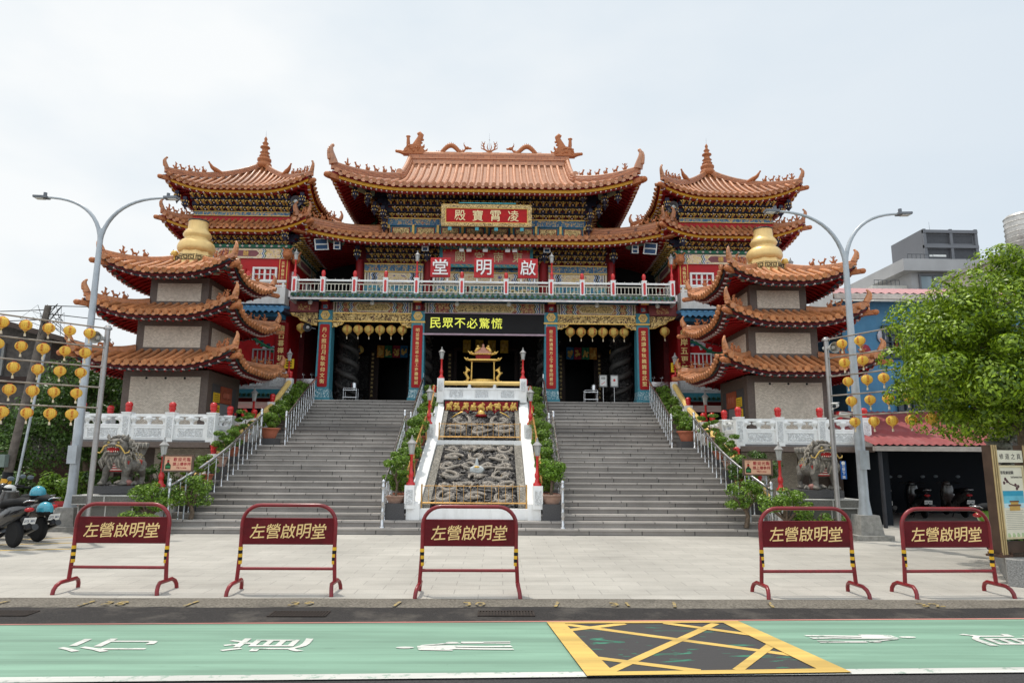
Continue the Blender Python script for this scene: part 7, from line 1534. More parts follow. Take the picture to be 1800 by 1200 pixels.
for x, lab in ((4.50, 'notice board on a stand right of the right porch doorway, left one'), (4.92, 'notice board on a stand beside the right end pillar, right one')):
    t = thing('notice_stand', lab, 'notice stand', (x, 25.7, 3.66), 'notice stands in the porch'); b = MB(); F = FY(25.7); b.fbox(F, x-0.15, x+0.15, 0, 0.02, 4.32, 4.78, 0); b.build('board', [M('board_grey', (0.22, 0.22, 0.22), 0.5)], t); b = MB(); b.fbox(F, x-0.12, x+0.12, 0.02, 0.025, 4.36, 4.74, 0)
    if x < 4.7:
        for r_ in range(3): b.fbox(F, x-0.08, x+0.08, 0.025, 0.027, 4.62+r_*0.03, 4.635+r_*0.03, 1)
        b.bar(F.p(x-0.07, 0.026, 4.42), F.p(x+0.07, 0.026, 4.52), 0.004, 0.02, 2)
    else:
        b.lathe([(0.05, 0), (0, 0.004)], F.p(x, 0.026, 4.58), 10, 2, axis=Matrix.Rotation(R_(90), 3, 'X'))
    b.build('paper', [plastic_w, ink, red_b], t); b = MB(); b.cyl((x, 25.72, 3.66), (x, 25.72, 4.35), 0.015, 0.015, 8); b.cbox(x, 25.72, 3.66, 0.3, 0.3, 0.03); b.build('leg', [steel], t)
for x, lab in ((-5.0, 'steel trolley with a polished urn at the foot of the left carved column'), (4.05, 'steel trolley with a polished urn left of the notice boards')):
    t = thing('steel_trolley', lab, 'trolley', (x, 25.9, 3.66)); b = MB()
    for e in (-0.24, 0.24):
        for y in (25.75, 26.1): b.cyl((x+e, y, 3.66), (x+e, y, 4.2), 0.016, 0.016, 6)
    for z in (3.85, 4.12): b.box(x-0.26, x+0.26, 25.73, 26.12, z, z+0.02)
    b.cyl((x-0.24, 25.75, 4.2), (x+0.24, 25.75, 4.2), 0.014, 0.014, 6); b.build('frame', [steel], t); b = MB(); b.lathe([(0.11, 4.14), (0.12, 4.2), (0.12, 4.38), (0.09, 4.44), (0.03, 4.47), (0, 4.48)], (x+0.12, 25.9, 0), 14); b.build('urn', [steel], t)
for s_, wd in ((-1, 'left'), (1, 'right')):
    x = s_*6.45; t = thing('wash_basin', 'steel wash basin with taps on the landing outside the %s end pillar' % wd, 'basin', (x, 25.1, 3.66)); b = MB(); b.box(x-0.32, x+0.32, 24.9, 25.3, 4.28, 4.44)
    for e in (-0.3, 0.3): b.cyl((x+e, 24.92, 3.66), (x+e, 24.92, 4.3), 0.02, 0.02, 6)
    b.build('basin', [steel], t)
    for e in (-0.15, 0.15): b = MB(); b.tube([(x+e, 25.2, 4.44), (x+e, 25.2, 4.66), (x+e, 25.08, 4.68), (x+e, 25.06, 4.60)], 0.014, 6); b.cyl((x+e-0.06, 25.2, 4.62), (x+e+0.06, 25.2, 4.62), 0.012, 0.012, 6); b.build('tap', [steel], t)

# small ceiling lamps under the balcony soffit
for i, x in enumerate((-6.35, -4.1, -1.0, 0.9, 4.15, 6.4)):
    t = thing('ceiling_lamp', 'small white ceiling lamp under the balcony soffit, %s from the left' % ordn[i], 'lamp', (x, 24.62, 7.34), 'soffit lamps'); b = MB(); b.lathe([(0.05, 0), (0.05, -0.05), (0.09, -0.10), (0.07, -0.19), (0, -0.21)], (x, 24.62, 7.34), 12); b.build('bulb', [plastic_w], t)
for s_, wd in ((-1, 'left'), (1, 'right')):
    t = thing('shop_sign', 'small yellow hanging sign on the %s tower inner corner by the landing' % wd, 'sign', (s_*7.05, 24.9, 4.95)); b = MB(); b.box(s_*7.05-0.17, s_*7.05+0.17, 24.85, 24.9, 4.8, 5.15, 0)
    for r_ in range(3): b.box(s_*7.05-0.1, s_*7.05+0.1, 24.844, 24.85, 4.88+r_*0.09, 4.92+r_*0.09, 1)
    b.build('panel', [MATS['notice_yellow'], ink], t); b = MB(); b.cyl((s_*7.05, 24.88, 5.15), (s_*7.2, 24.95, 5.3), 0.012, 0.012, 5); b.build('bracket', [galv], t)
# ------------------------------------------------------------------ potted shrubs along the stairs
def shrub_variant(k, kind):
    """kind: 'ball', 'bonsai', 'loose'; returns foliage points in local metres above the pot rim at z = 0.26"""
    rnd = random.Random(100+k); cs = []; rs = []
    if kind == 'ball':
        for i in range(16): a = rnd.uniform(0, 6.28); q = rnd.uniform(0, 0.19); cs.append((q*math.cos(a), q*math.sin(a), 0.55+rnd.uniform(-0.14, 0.14))); rs.append(rnd.uniform(0.09, 0.15))
    elif kind == 'bonsai':
        for i in range(7):
            a = i*2.3+k; q = 0.10+0.16*rnd.random(); h = 0.42+0.085*i
            for j in range(3): cs.append((q*math.cos(a)+rnd.uniform(-.1, .1), q*math.sin(a)+rnd.uniform(-.1, .1), h+rnd.uniform(-.03, .03))); rs.append(rnd.uniform(0.08, 0.13))
    else:
        for i in range(18): a = rnd.uniform(0, 6.28); q = rnd.uniform(0, 0.24); cs.append((q*math.cos(a), q*math.sin(a), 0.45+rnd.uniform(-0.12, 0.32)*(1.2-q*2))); rs.append(rnd.uniform(0.07, 0.13))
    return clump_points(cs, rs, 190 if kind != 'bonsai' else 150, k, 0.75 if kind != 'bonsai' else 0.5, 0.7, 0.3)
def make_shrub(label, k, kind, pot, leaf, group, potr=0.17, poth=0.26):
    t = thing('potted_shrub', label, 'potted plant', (0, 0, 0), group); b = MB()
    b.lathe([(potr*0.62, 0), (potr*0.85, poth*0.6), (potr, poth*0.88), (potr*1.1, poth*0.88), (potr*1.1, poth), (potr*0.96, poth), (potr*0.9, poth*0.88), (0, poth*0.88)], (0, 0, 0), 16, 0); b.build('pot', [pot], t, world=False)
    b = MB(); b.tube([(0, 0, poth*0.8), (0.02, 0.01, 0.36), (-0.02, 0, 0.5), (0.0, 0.02, 0.66)], [0.03, 0.024, 0.02, 0.008], 6); rnd = random.Random(k)
    for i in range(6): a = i*1.1+k; b.tube([(0, 0, 0.34+0.04*i), (0.10*math.cos(a), 0.10*math.sin(a), 0.44+0.04*i), (0.18*math.cos(a), 0.18*math.sin(a), 0.50+0.05*i)], [0.014, 0.01, 0.004], 5)
    b.build('stem', [bark], t, world=False)
    P, Nn = shrub_variant(k, kind); leaves_mesh('foliage', P, 0.050, leaf, t, nrm=Nn, seed=k, world=False); return t
PROTO = {}
def shrub(x, y, z, k, kind, label, group, sc=1.0, pot='terra', leaf='m', rot=None, potr=0.17, poth=0.26):
    key_ = (k, kind, pot, leaf, potr)
    pm = {'terra': pot_t, 'pale': pot_p, 'dark': pot_d}[pot]; lm = {'m': leaf_m, 'y': leaf_y, 'd': leaf_d}[leaf]; r = random.uniform(0, 6.28) if rot is None else rot
    if key_ not in PROTO:
        t = make_shrub(label, k, kind, pm, lm, group, potr, poth); t.location = (x, y, z); t.rotation_euler = (0, 0, r); t.scale = (sc,)*3; PROTO[key_] = t; return t
    c = copy_tree(PROTO[key_], (x, y, z), r, label, scale=sc); c['group'] = group; return c
def stairz(y): 
    n = 0
    for i in range(1, 29):
        if step_y(i) <= y: n = i
    return step_z(n)
for s_, wd in ((-1, 'left'), (1, 'right')):
    g = 'potted shrubs beside the %s of the relief ramp' % wd
    ys = [16.6, 17.2, 17.8, 18.4, 19.0, 19.6, 20.3, 21.0, 21.7, 22.4, 23.1, 23.8]
    for i, y in enumerate(ys):
        pot = 'dark' if i % 3 else 'terra'; z = stairz(y-0.12); z += 0.02
        if i == 0:
            b = MB(); b.cbox(s_*1.76, 16.05, RH*2, 0.42, 0.5, 0.36); o = b.build('granite_block', [granite_d], None, loc=(s_*1.76, 16.05, RH*2)); tag(o, 'dark granite block holding the lowest pot %s of the relief ramp' % wd, 'block')
            if s_ < 0: shrub(-1.78, 16.05, RH*2+0.36, 1, 'bonsai', 'tall cloud-pruned shrub in a wide bowl on the granite block left of the relief', g, 1.15, 'pale', 'm', potr=0.21, poth=0.14)
            else: shrub(1.76, 16.05, RH*2+0.36, 2, 'ball', 'round bright green shrub in a pinkish bowl on the granite block right of the relief', g, 1.35, 'pale', 'y', potr=0.20, poth=0.15)
        kind = 'ball' if i % 5 else 'loose'
        shrub(s_*(1.76+random.uniform(-0.03, 0.03)), y, z, 3+(i % 3), kind, 'shrub in a pot %s of the relief ramp, %s up the row from the bottom' % (wd, ordn[i]), g, random.uniform(0.98, 1.16), pot, 'm')
    g = 'potted shrubs along the %s stair flank' % wd
    for i, y in enumerate((16.35, 17.15, 17.95, 18.7, 19.45)):
        b = MB(); zb = stairz(y+0.2); b.cbox(s_*6.50, y, stairz(y-0.2)-0.05, 0.34, 0.5, zb-stairz(y-0.2)+0.12); o = b.build('granite_block', [granite_d], None, loc=(s_*6.5, y, zb)); tag(o, 'dark granite block under the %s flank shrub, %s from the bottom' % (wd, ordn[i]), 'block', 'granite blocks under the flank shrubs')
        shrub(s_*6.52, y, zb+0.07, (1, 6, 7)[i % 3], ('bonsai', 'loose')[i % 2], 'small leafy shrub outside the lower %s handrail, %s from the bottom' % (wd, ordn[i]), g, random.uniform(0.85, 1.0), ('pale', 'terra')[i % 2], 'm')
    b = MB(); b.cbox(s_*6.12, 20.35, RH*15, 0.5, 0.5, 0.20); o = b.build('granite_block', [granite_d], None, loc=(s_*6.12, 20.35, RH*15)); tag(o, 'dark granite block under the terracotta pot on the %s half landing' % wd, 'block')
    shrub(s_*6.12, 20.35, RH*15+0.20, 8, 'loose', 'leafy shrub in a big terracotta pot on the %s half landing' % wd, 'shrubs on the half landings', 1.0, 'terra', 'm', potr=0.27, poth=0.30)
    for i, y in enumerate((20.9, 21.6, 22.3, 23.0, 23.7, 24.3)):
        shrub(s_*(6.28+0.03*i), y, stairz(y-0.1), 3+(i % 3), ('ball', 'loose')[i % 2], 'dense green shrub outside the upper %s handrail, %s from the bottom' % (wd, ordn[i]), g, random.uniform(0.95, 1.12), 'dark', 'm')
# flowers among the left row
b = MB(); rnd = random.Random(4)
for i in range(22): b.ball((-1.74+rnd.uniform(-0.18, 0.18), 19.72+rnd.uniform(-0.2, 0.2), stairz(19.6)+0.62+rnd.uniform(-0.12, 0.2)), 0.022, 5)
o = b.build('red_flowers', [flower], None, loc=(-1.74, 19.72, stairz(19.6)+0.6)); tag(o, 'small red blossoms among the shrubs left of the relief ramp', 'flowers')
# larger shrubs at the foot of the stairs, by the signs and plinths
def bush(x, y, z0, spread, height, n, label, leaf, seed, trunk=None, lsz=0.055, base=None, per=130):
    rnd = random.Random(seed); t = thing('shrub', label, 'shrub', (x, y, z0)); cs, rs = [], []
    for i in range(n):
        a = rnd.uniform(0, 6.28); q = spread*math.sqrt(rnd.random()); cs.append((x+q*math.cos(a), y+0.7*q*math.sin(a), z0+(base or height*0.35)+(height-(base or height*0.35))*rnd.random()*(1-0.35*(q/spread)**2))); rs.append(rnd.uniform(0.10, 0.19))
    P, Nn = clump_points(cs, rs, per, seed, 0.7); leaves_mesh('foliage', P, lsz, leaf, t, nrm=Nn, seed=seed)
    b = MB(); b.tube([(x, y, z0), (x+0.05, y, z0+height*0.25), (x-0.04, y, z0+height*0.5), (x+0.03, y, z0+height*0.8)], [0.06, 0.05, 0.035, 0.012], 7)
    for i in range(7): a = i*0.9; b.tube([(x, y, z0+height*0.35), (x+spread*0.45*math.cos(a), y+spread*0.3*math.sin(a), z0+height*0.55), (x+spread*0.8*math.cos(a), y+spread*0.5*math.sin(a), z0+height*0.7)], [0.03, 0.02, 0.006], 5)
    b.build('trunk', [bark], t); return t
bush(-6.95, 15.35, 0.0, 0.52, 0.98, 26, 'bushy green shrub in front of the left welcome sign and lamp', leaf_m, 21, base=0.55)
bush(-6.25, 15.75, 0.15, 0.42, 1.05, 20, 'bright green shrub right of the left welcome sign', leaf_m, 22, base=0.5)
bush(-7.25, 16.6, 0.0, 0.55, 1.75, 24, 'dark shrub standing behind the left welcome sign', leaf_d, 23, base=0.9)
bush(-6.75, 14.55, 0.0, 0.36, 0.52, 14, 'low shrub at the foot of the left lion plinth', leaf_m, 24, base=0.12)
bush(6.62, 14.75, 0.0, 0.58, 1.02, 26, 'crooked old shrub with bright leaves in front of the right welcome sign', leaf_m, 25, base=0.62)
bush(6.05, 15.55, 0.15, 0.40, 1.02, 20, 'bright green shrub left of the right welcome sign', leaf_m, 26, base=0.5)
bush(6.75, 16.9, 0.0, 0.62, 1.80, 26, 'dark round shrub standing behind the right welcome sign', leaf_d, 27, base=1.15)
bush(7.35, 14.75, 0.0, 0.48, 0.66, 20, 'low spreading shrub at the foot of the right lion plinth', leaf_m, 28, base=0.2)

# ------------------------------------------------------------------ trees
def tree(name, label, base, trunk_pts, trunk_r, crown_c, crown_r, n, per, leaf, lsz, seed, clump=(0.28, 0.5), group=None, hollow=0.35, flat=0.75, shell=0.5, jit=0.9):
    rnd = random.Random(seed); t = thing(name, label, 'tree', base, group); cs, rs = [], []
    for i in range(n):
        while True:
            p = Vector((rnd.uniform(-1, 1), rnd.uniform(-1, 1), rnd.uniform(-1, 1)))
            if hollow < p.length < 1.0: break
        wob = 1+0.34*mnoise.noise(p.normalized()*2.3+Vector((seed, 0, 0)))
        cs.append((crown_c[0]+p.x*crown_r[0]*wob, crown_c[1]+p.y*crown_r[1]*wob, crown_c[2]+p.z*crown_r[2]*wob)); rs.append(rnd.uniform(*clump))
    P, Nn = clump_points(cs, rs, per, seed, flat, shell, 0.25); leaves_mesh('crown', P, lsz, leaf, t, nrm=Nn, seed=seed, jitter=jit)
    b = MB(); b.tube(trunk_pts, [trunk_r*(1-0.55*i/(len(trunk_pts)-1)) for i in range(len(trunk_pts))], 10)
    top = Vector(trunk_pts[-1])
    for i in range(0, n, max(1, n//26)):
        c = Vector(cs[i]); m = top.lerp(c, 0.5)+Vector((rnd.uniform(-.15, .15), rnd.uniform(-.15, .15), rnd.uniform(0, .2))); b.tube([Vector(trunk_pts[-2]).lerp(top, rnd.random()), m, c], [trunk_r*0.35, trunk_r*0.2, 0.012], 6)
    b.build('trunk', [bark], t); return t
tree('street_tree', 'leafy bright green street tree standing in the granite planter at right', (9.0, 10.9, 0.34), [(9.0, 10.9, 0.34), (8.95, 10.92, 1.1), (8.9, 10.85, 1.8), (8.85, 10.8, 2.4)], 0.15, (9.10, 10.7, 3.36), (2.15, 1.7, 1.42), 300, 350, leaf_t, 0.065, 41, (0.18, 0.46), hollow=0.42, shell=0.72, jit=0.45)
tg = 'dark trees behind the left lantern rack'
tree('garden_tree', 'broad dark green tree right of the leaning utility pole', (-12.6, 22.5, 0), [(-12.6, 22.5, 0), (-12.5, 22.5, 1.2), (-12.7, 22.5, 2.3)], 0.17, (-12.6, 22.5, 3.05), (2.0, 1.6, 1.75), 150, 160, leaf_d, 0.11, 42, (0.32, 0.6), tg)
tree('garden_tree', 'dark green tree close behind the left furnace pagoda wall', (-11.2, 25.2, 0), [(-11.2, 25.2, 0), (-11.3, 25.2, 1.5), (-11.2, 25.2, 2.3)], 0.15, (-11.6, 25.2, 2.9), (1.4, 1.4, 1.7), 110, 150, leaf_d, 0.11, 43, (0.3, 0.55), tg)
tree('garden_tree', 'low dark tree at the far left behind the scooters', (-16.4, 22.0, 0), [(-16.4, 22, 0), (-16.3, 22, 0.9), (-16.4, 22, 1.5)], 0.14, (-16.2, 22.0, 1.9), (2.4, 1.5, 1.35), 120, 150, leaf_d, 0.11, 44, (0.3, 0.55), tg)
# red planters with shrubs along the left boundary
for i, x in enumerate((-13.9, -12.5, -11.1, -9.9)):
    t = thing('planter_box', 'long red planter box with leafy plants along the left boundary, %s from the left' % ordn[i], 'planter', (x, 18.9, 0), 'red planter boxes'); b = MB(); b.box(x-0.62, x+0.62, 18.65, 19.15, 0, 0.42); b.box(x-0.66, x+0.66, 18.61, 18.65, 0.36, 0.46); b.build('box', [M('planter_red', (0.30, 0.03, 0.03), 0.5, var=0.2)], t)
    rnd = random.Random(i+60); cs = [(x+rnd.uniform(-0.55, 0.55), 18.9+rnd.uniform(-0.2, 0.2), 0.5+rnd.uniform(0.0, 0.62)) for _ in range(26)]; P, Nn = clump_points(cs, [rnd.uniform(0.13, 0.24) for _ in cs], 70, i+60, 0.9); leaves_mesh('foliage', P, 0.11, leaf_d if i % 2 else leaf_m, t, nrm=Nn, seed=i)
b = MB(); b.box(-24, -10.6, 24.0, 24.2, 0, 1.5, 0); o = b.build('boundary_wall', [M('old_brick_wall', (0.09, 0.055, 0.045), 0.8, var=0.35, scale=10)], None, loc=(-17, 24.1, 0)); tag(o, 'low dark brown boundary wall behind the left trees', 'wall')

# ------------------------------------------------------------------ houses and poles on the left
t = thing('old_house', 'weathered dark timber house with a sloping roof at far left', 'house', (-21, 29, 0)); b = MB(); b.box(-28, -17.0, 27, 36, 0, 6.2, 0)
for z in (2.9, 4.4): b.box(-28, -16.9, 26.9, 27, z, z+0.25, 1)
b.build('wall', [M('weathered_timber', (0.085, 0.075, 0.068), 0.8, var=0.4, scale=6, dirt=(0.03, 0.028, 0.026), dirt_amt=0.6), wood_d], t)
b = MB(); b.add([(-29, 26.4, 9.6), (-16.2, 26.4, 6.15), (-16.2, 36, 6.15), (-29, 36, 9.6), (-29, 26.4, 9.35), (-16.2, 26.4, 5.95), (-16.2, 36, 5.95), (-29, 36, 9.35)], [(0, 1, 2, 3), (7, 6, 5, 4), (0, 4, 5, 1), (1, 5, 6, 2), (2, 6, 7, 3), (3, 7, 4, 0)], 0); b.build('roof', [M('old_roof_brown', (0.07, 0.05, 0.042), 0.7, var=0.3, scale=4)], t)
b = MB(); b.add([(-28, 27.02, 6.2), (-17, 27.02, 6.2), (-28, 27.02, 9.1)], [(0, 1, 2)], 0); b.build('gable', [MATS['weathered_timber']], t)
for x in (-22.0, -19.6):
    b = MB(); F = FY(26.98); lattice_window(b, F, x-0.8, x+0.8, 4.75, 5.9, 0.05, (0, 1), 2, 2, 0.07); b.build('window', [M('window_grey', (0.22, 0.22, 0.21), 0.6), glass], t)
    b = MB(); lattice_window(b, F, x-0.8, x+0.8, 1.2, 2.7, 0.05, (0, 1), 3, 2, 0.07); b.build('window', [MATS['window_grey'], glass], t)
b = MB(); b.box(-23.5, -18.5, 25.9, 26.95, 3.35, 3.5, 0); b.bar((-23.5, 25.9, 3.55), (-18.5, 25.9, 3.3), 0.1, 0.3, 0); b.build('awning', [M('awning_grey', (0.2, 0.2, 0.19), 0.6)], t)
t = thing('pale_house', 'plain white house block beyond the old timber house', 'house', (-25, 48, 0)); b = MB(); b.box(-30, -21.5, 46, 54, 0, 8.6, 0); b.build('wall', [M('render_white', (0.62, 0.62, 0.62), 0.7, var=0.08)], t); b = MB(); b.box(-30.2, -21.3, 45.8, 54.2, 8.6, 8.9, 0); b.build('roof', [concrete], t); b = MB(); lattice_window(b, FY(45.98), -24.5, -22.9, 4.8, 6.6, 0.05, (0, 1), 2, 2, 0.07); b.build('window', [MATS['window_grey'], glass], t)
t = thing('utility_pole', 'leaning brown utility pole with cables at far left', 'utility pole', (-11.45, 17.2, 0)); b = MB(); pb, pt_ = Vector((-11.45, 17.2, 0)), Vector((-10.85, 17.2, 5.35)); b.cyl(pb, pt_, 0.105, 0.075, 12); b.build('pole', [M('pole_brown', (0.13, 0.11, 0.095), 0.8, var=0.35, scale=8)], t)
b = MB(); 
for i in range(6): a = pb.lerp(pt_, 0.05+0.03*i); c = pb.lerp(pt_, 0.08+0.03*i); b.cyl(a, c, 0.112, 0.112, 12, i % 2)
b.build('warning_band', [yellow, ink], t)
b = MB(); b.cyl(pb+Vector((0.35, -0.1, 0)), pt_+Vector((0.12, -0.1, -1.2)), 0.03, 0.03, 8); b.build('conduit', [galv], t)
b = MB(); q = pb.lerp(pt_, 0.28); b.box(q.x-0.2, q.x+0.05, 16.9, 17.05, q.z-0.15, q.z+0.15); b.build('meter_box', [M('meter_green', (0.16, 0.20, 0.18), 0.5)], t)
b = MB(); rnd = random.Random(2)
for i in range(7): a = rnd.uniform(0, 6.28); b.tube([pt_+Vector((0, 0, -0.3))]+[pt_+Vector((rnd.uniform(-0.5, 0.4), rnd.uniform(-0.3, 0.3), rnd.uniform(-0.8, 0.1))) for _ in range(4)]+[pt_+Vector((0, 0, -0.6))], 0.009, 4)
b.build('cable_loop', [rubber], t)
def wire(p, q, sag, label, r=0.011):
    p, q = Vector(p), Vector(q); b = MB(); b.tube([p.lerp(q, i/14)+Vector((0, 0, -sag*4*(i/14)*(1-i/14))) for i in range(15)], r, 4); o = b.build('overhead_wire', [rubber], None, loc=tuple(p)); tag(o, label, 'wire', 'overhead wires')
wire(pt_, (-7.0, 38, 11.5), 0.5, 'overhead wire from the leaning pole to behind the left tower')
wire(pt_+Vector((0, 0, -0.2)), (-9.5, 36, 9.4), 0.5, 'lower overhead wire from the leaning pole running back past the pagoda')
wire(pt_+Vector((0, 0, -0.1)), (-22, 20, 6.6), 0.35, 'overhead wire from the leaning pole out to the left')
wire(pt_+Vector((0, 0, -0.35)), (-22, 18.5, 5.6), 0.25, 'lower overhead wire from the leaning pole out to the left')
wire(pt_+Vector((0, 0, -0.4)), (-10.3, 24.6, 3.2), 0.2, 'service wire from the leaning pole down to the terrace')
wire((11.3, 24.5, 6.2), (17, 24, 6.0), 0.5, 'sagging wire between the right tower and the blue building')
wire((11.0, 24.6, 7.4), (18, 30, 9.4), 0.6, 'wire from the right tower over the blue building roof')
t = thing('notice_board', 'white notice panel on orange posts at the far left edge', 'notice board', (-9.5, 13.4, 0)); b = MB(); b.box(-9.85, -9.28, 13.4, 13.44, 1.25, 1.95); b.build('panel', [plastic_w], t)
for x in (-9.8, -9.33):
    b = MB(); b.cyl((x, 13.46, 0), (x, 13.46, 2.0), 0.025, 0.025, 8); b.build('leg', [M('post_orange', (0.30, 0.14, 0.05), 0.5)], t)

# ------------------------------------------------------------------ buildings on the right
bl_w = M('blue_rendered_wall', (0.075, 0.22, 0.37), 0.6, var=0.15, scale=2, dirt=(0.14, 0.28, 0.40), dirt_amt=0.5, streak=True)
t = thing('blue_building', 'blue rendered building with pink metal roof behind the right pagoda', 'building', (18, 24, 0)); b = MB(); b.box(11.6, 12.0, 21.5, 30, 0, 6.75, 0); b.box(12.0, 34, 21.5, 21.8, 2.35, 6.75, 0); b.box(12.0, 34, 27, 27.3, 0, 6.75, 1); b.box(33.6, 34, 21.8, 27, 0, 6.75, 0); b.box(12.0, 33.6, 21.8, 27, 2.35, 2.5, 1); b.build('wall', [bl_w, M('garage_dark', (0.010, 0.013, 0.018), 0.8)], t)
b = MB(); 
for i in range(90): x = 11.2+23.4*i/90; b.add([(x, 20.9, 6.85), (x+0.13, 20.9, 6.90), (x+0.26, 20.9, 6.85), (x+0.26, 26, 8.3), (x+0.13, 26, 8.35), (x, 26, 8.3)], [(0, 1, 4, 5), (1, 2, 3, 4)], 0)
b.box(11.1, 34.4, 20.86, 20.95, 6.68, 6.84, 1); b.build('roof', [M('pink_metal_roof', (0.46, 0.24, 0.24), 0.5, var=0.12), M('roof_edge_cream', (0.55, 0.50, 0.45), 0.5)], t)
for x0, z0_, w_, h_ in ((12.9, 4.9, 1.2, 1.0), (15.2, 4.9, 1.6, 1.0), (13.2, 2.9, 1.2, 1.2), (15.6, 2.9, 1.6, 1.2)):
    b = MB(); F = FY(21.48); lattice_window(b, F, x0, x0+w_, z0_, z0_+h_, 0.06, (0, 1), 5, 4, 0.04); b.build('window', [M('window_bar_dark', (0.05, 0.07, 0.09), 0.5), glass], t)
b = MB(); rnd = random.Random(8)
for i in range(9): x = 12.3+i*0.55; b.ball((x, 21.46, 5.1+0.5*math.sin(i*1.3)), (0.16, 0.02, 0.22), 8, i % 2)
b.build('wall_painting', [M('wall_paint_red', (0.30, 0.03, 0.05), 0.5), M('wall_paint_white', (0.5, 0.5, 0.55), 0.5)], t)
t = thing('red_awning', 'red corrugated awning along the front of the blue building', 'awning', (13, 18.5, 0)); b = MB(); n = 60
for i in range(n): x = 10.0+11*i/n; w_ = 11/n; b.add([(x, 17.2, 2.02), (x+w_/2, 17.2, 2.06), (x+w_, 17.2, 2.02), (x+w_, 21.4, 3.15), (x+w_/2, 21.4, 3.19), (x, 21.4, 3.15)], [(0, 1, 4, 5), (1, 2, 3, 4)], 0)
b.build('sheet', [M('awning_red', (0.27, 0.065, 0.065), 0.55, var=0.18, scale=5, dirt=(0.5, 0.3, 0.3), dirt_amt=0.3)], t); b = MB(); b.box(9.95, 21, 17.1, 17.25, 1.88, 2.0); b.build('gutter', [M('gutter_beige', (0.34, 0.30, 0.27), 0.5)], t)
for x in (10.15, 15.5, 20.5):
    b = MB(); b.cyl((x, 17.3, 0), (x, 17.3, 1.95), 0.05, 0.05, 8); b.build('post', [M('awning_post', (0.04, 0.04, 0.045), 0.5)], t)
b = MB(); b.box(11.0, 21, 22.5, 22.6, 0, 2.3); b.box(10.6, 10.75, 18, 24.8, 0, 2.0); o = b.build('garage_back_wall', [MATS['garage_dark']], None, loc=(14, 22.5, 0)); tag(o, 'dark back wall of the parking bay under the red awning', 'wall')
b = MB(); b.box(11.2, 13.2, 22.3, 22.4, 0.1, 1.9, 0)
for i in range(12): b.box(11.2+2.0*i/12, 11.2+2.0*i/12+0.03, 22.26, 22.3, 0.1, 1.9, 1)
o = b.build('folding_gate', [M('gate_dark', (0.03, 0.035, 0.04), 0.5), M('gate_bar', (0.07, 0.075, 0.08), 0.4)], None, loc=(12.2, 22.3, 0)); tag(o, 'dark folding gate at the back of the parking bay', 'gate')
gr_b = M('grey_tower_render', (0.16, 0.165, 0.18), 0.6, var=0.1, scale=0.5); gr_c = M('pale_grey_concrete', (0.36, 0.36, 0.365), 0.7, var=0.1, scale=0.8)
t = thing('grey_tower_block', 'modern grey apartment block with a dark rooftop house beyond the tree', 'building', (34, 50, 0)); b = MB(); b.box(29.4, 52, 46, 60, 0, 14.7, 0); b.box(26.9, 29.4, 46.5, 60, 0, 13.9, 1); b.box(28.6, 52, 45.4, 60, 14.7, 15.55, 0); b.build('wall', [gr_c, M('cream_render', (0.55, 0.54, 0.50), 0.7)], t)
b = MB(); b.box(30.6, 34.5, 46.2, 50, 15.55, 17.95, 0); F = FY(46.2)
for c0, c1 in ((16.95, 17.55), (15.85, 16.5)):
    for a0, a1 in ((30.95, 32.5), (32.75, 34.2)): b.fbox(F, a0, a1, -0.01, 0.012, c0, c1, 1)
for c in (16.65, 17.75): b.fbox(F, 30.6, 34.5, 0.012, 0.22, c-0.1, c+0.12, 0)
for a in (30.7, 32.6, 34.4): b.fbox(F, a-0.1, a+0.1, 0.012, 0.18, 15.55, 17.95, 0)
b.fbox(F, 31.0, 32.2, 0.012, 0.02, 15.95, 16.1, 2); b.build('rooftop_house', [gr_b, M('recess_grey', (0.07, 0.072, 0.08), 0.6), plastic_w], t)
for x in (30.0, 33.4): b = MB(); lattice_window(b, FY(45.95), x, x+2.8, 13.4, 14.5, 0.05, (0, 1), 3, 1, 0.08); b.build('window', [gr_b, M_glass('sky_glass', (0.25, 0.32, 0.36), 0.05)], t)
for x0, y0, z in ((27.0, 46.4, 13.9), (29.0, 45.5, 15.55)):
    b = MB()
    for i in range(7): b.cyl((x0+0.3*i, y0, z), (x0+0.3*i, y0, z+0.35), 0.02, 0.02, 5)
    b.cyl((x0, y0, z+0.35), (x0+1.8, y0, z+0.35), 0.025, 0.025, 5); b.build('roof_railing', [M('railing_dark', (0.08, 0.09, 0.1), 0.5)], t)
b = MB(); b.cyl((32.4, 48, 17.9), (32.4, 48, 19.2), 0.03, 0.012, 6); b.build('antenna', [galv], t)
t = thing('water_tank', 'tall ribbed steel water tank on a rooftop at the right edge', 'water tank', (31.6, 40, 13.6)); b = MB(); b.lathe([(1.05, 14.7), (1.1, 14.75), (1.1, 16.55), (1.0, 16.75), (0.3, 16.95), (0, 16.95)], (33.15, 40, 0), 24, 0)
for i in range(6): b.lathe([(1.1, 14.9+0.33*i), (1.14, 14.94+0.33*i), (1.1, 14.98+0.33*i)], (33.15, 40, 0), 24, 0)
b.build('tank', [M('tank_steel', (0.52, 0.50, 0.47), 0.35, metal=0.5, var=0.2)], t); b = MB()
for i in range(8): a = i*0.785; b.cyl((33.15+1.0*math.cos(a), 40+1.0*math.sin(a), 13.5), (33.15+1.0*math.cos(a), 40+1.0*math.sin(a), 14.75), 0.05, 0.05, 5)
for e in (0.6, 0.85): b.tube([(33.15+e-0.9, 38.85, 13.5), (33.15+e-0.7, 38.85, 16.8), (33.15+e-0.7, 39.3, 17.3)], 0.03, 5)
b.build('ladder', [galv], t)
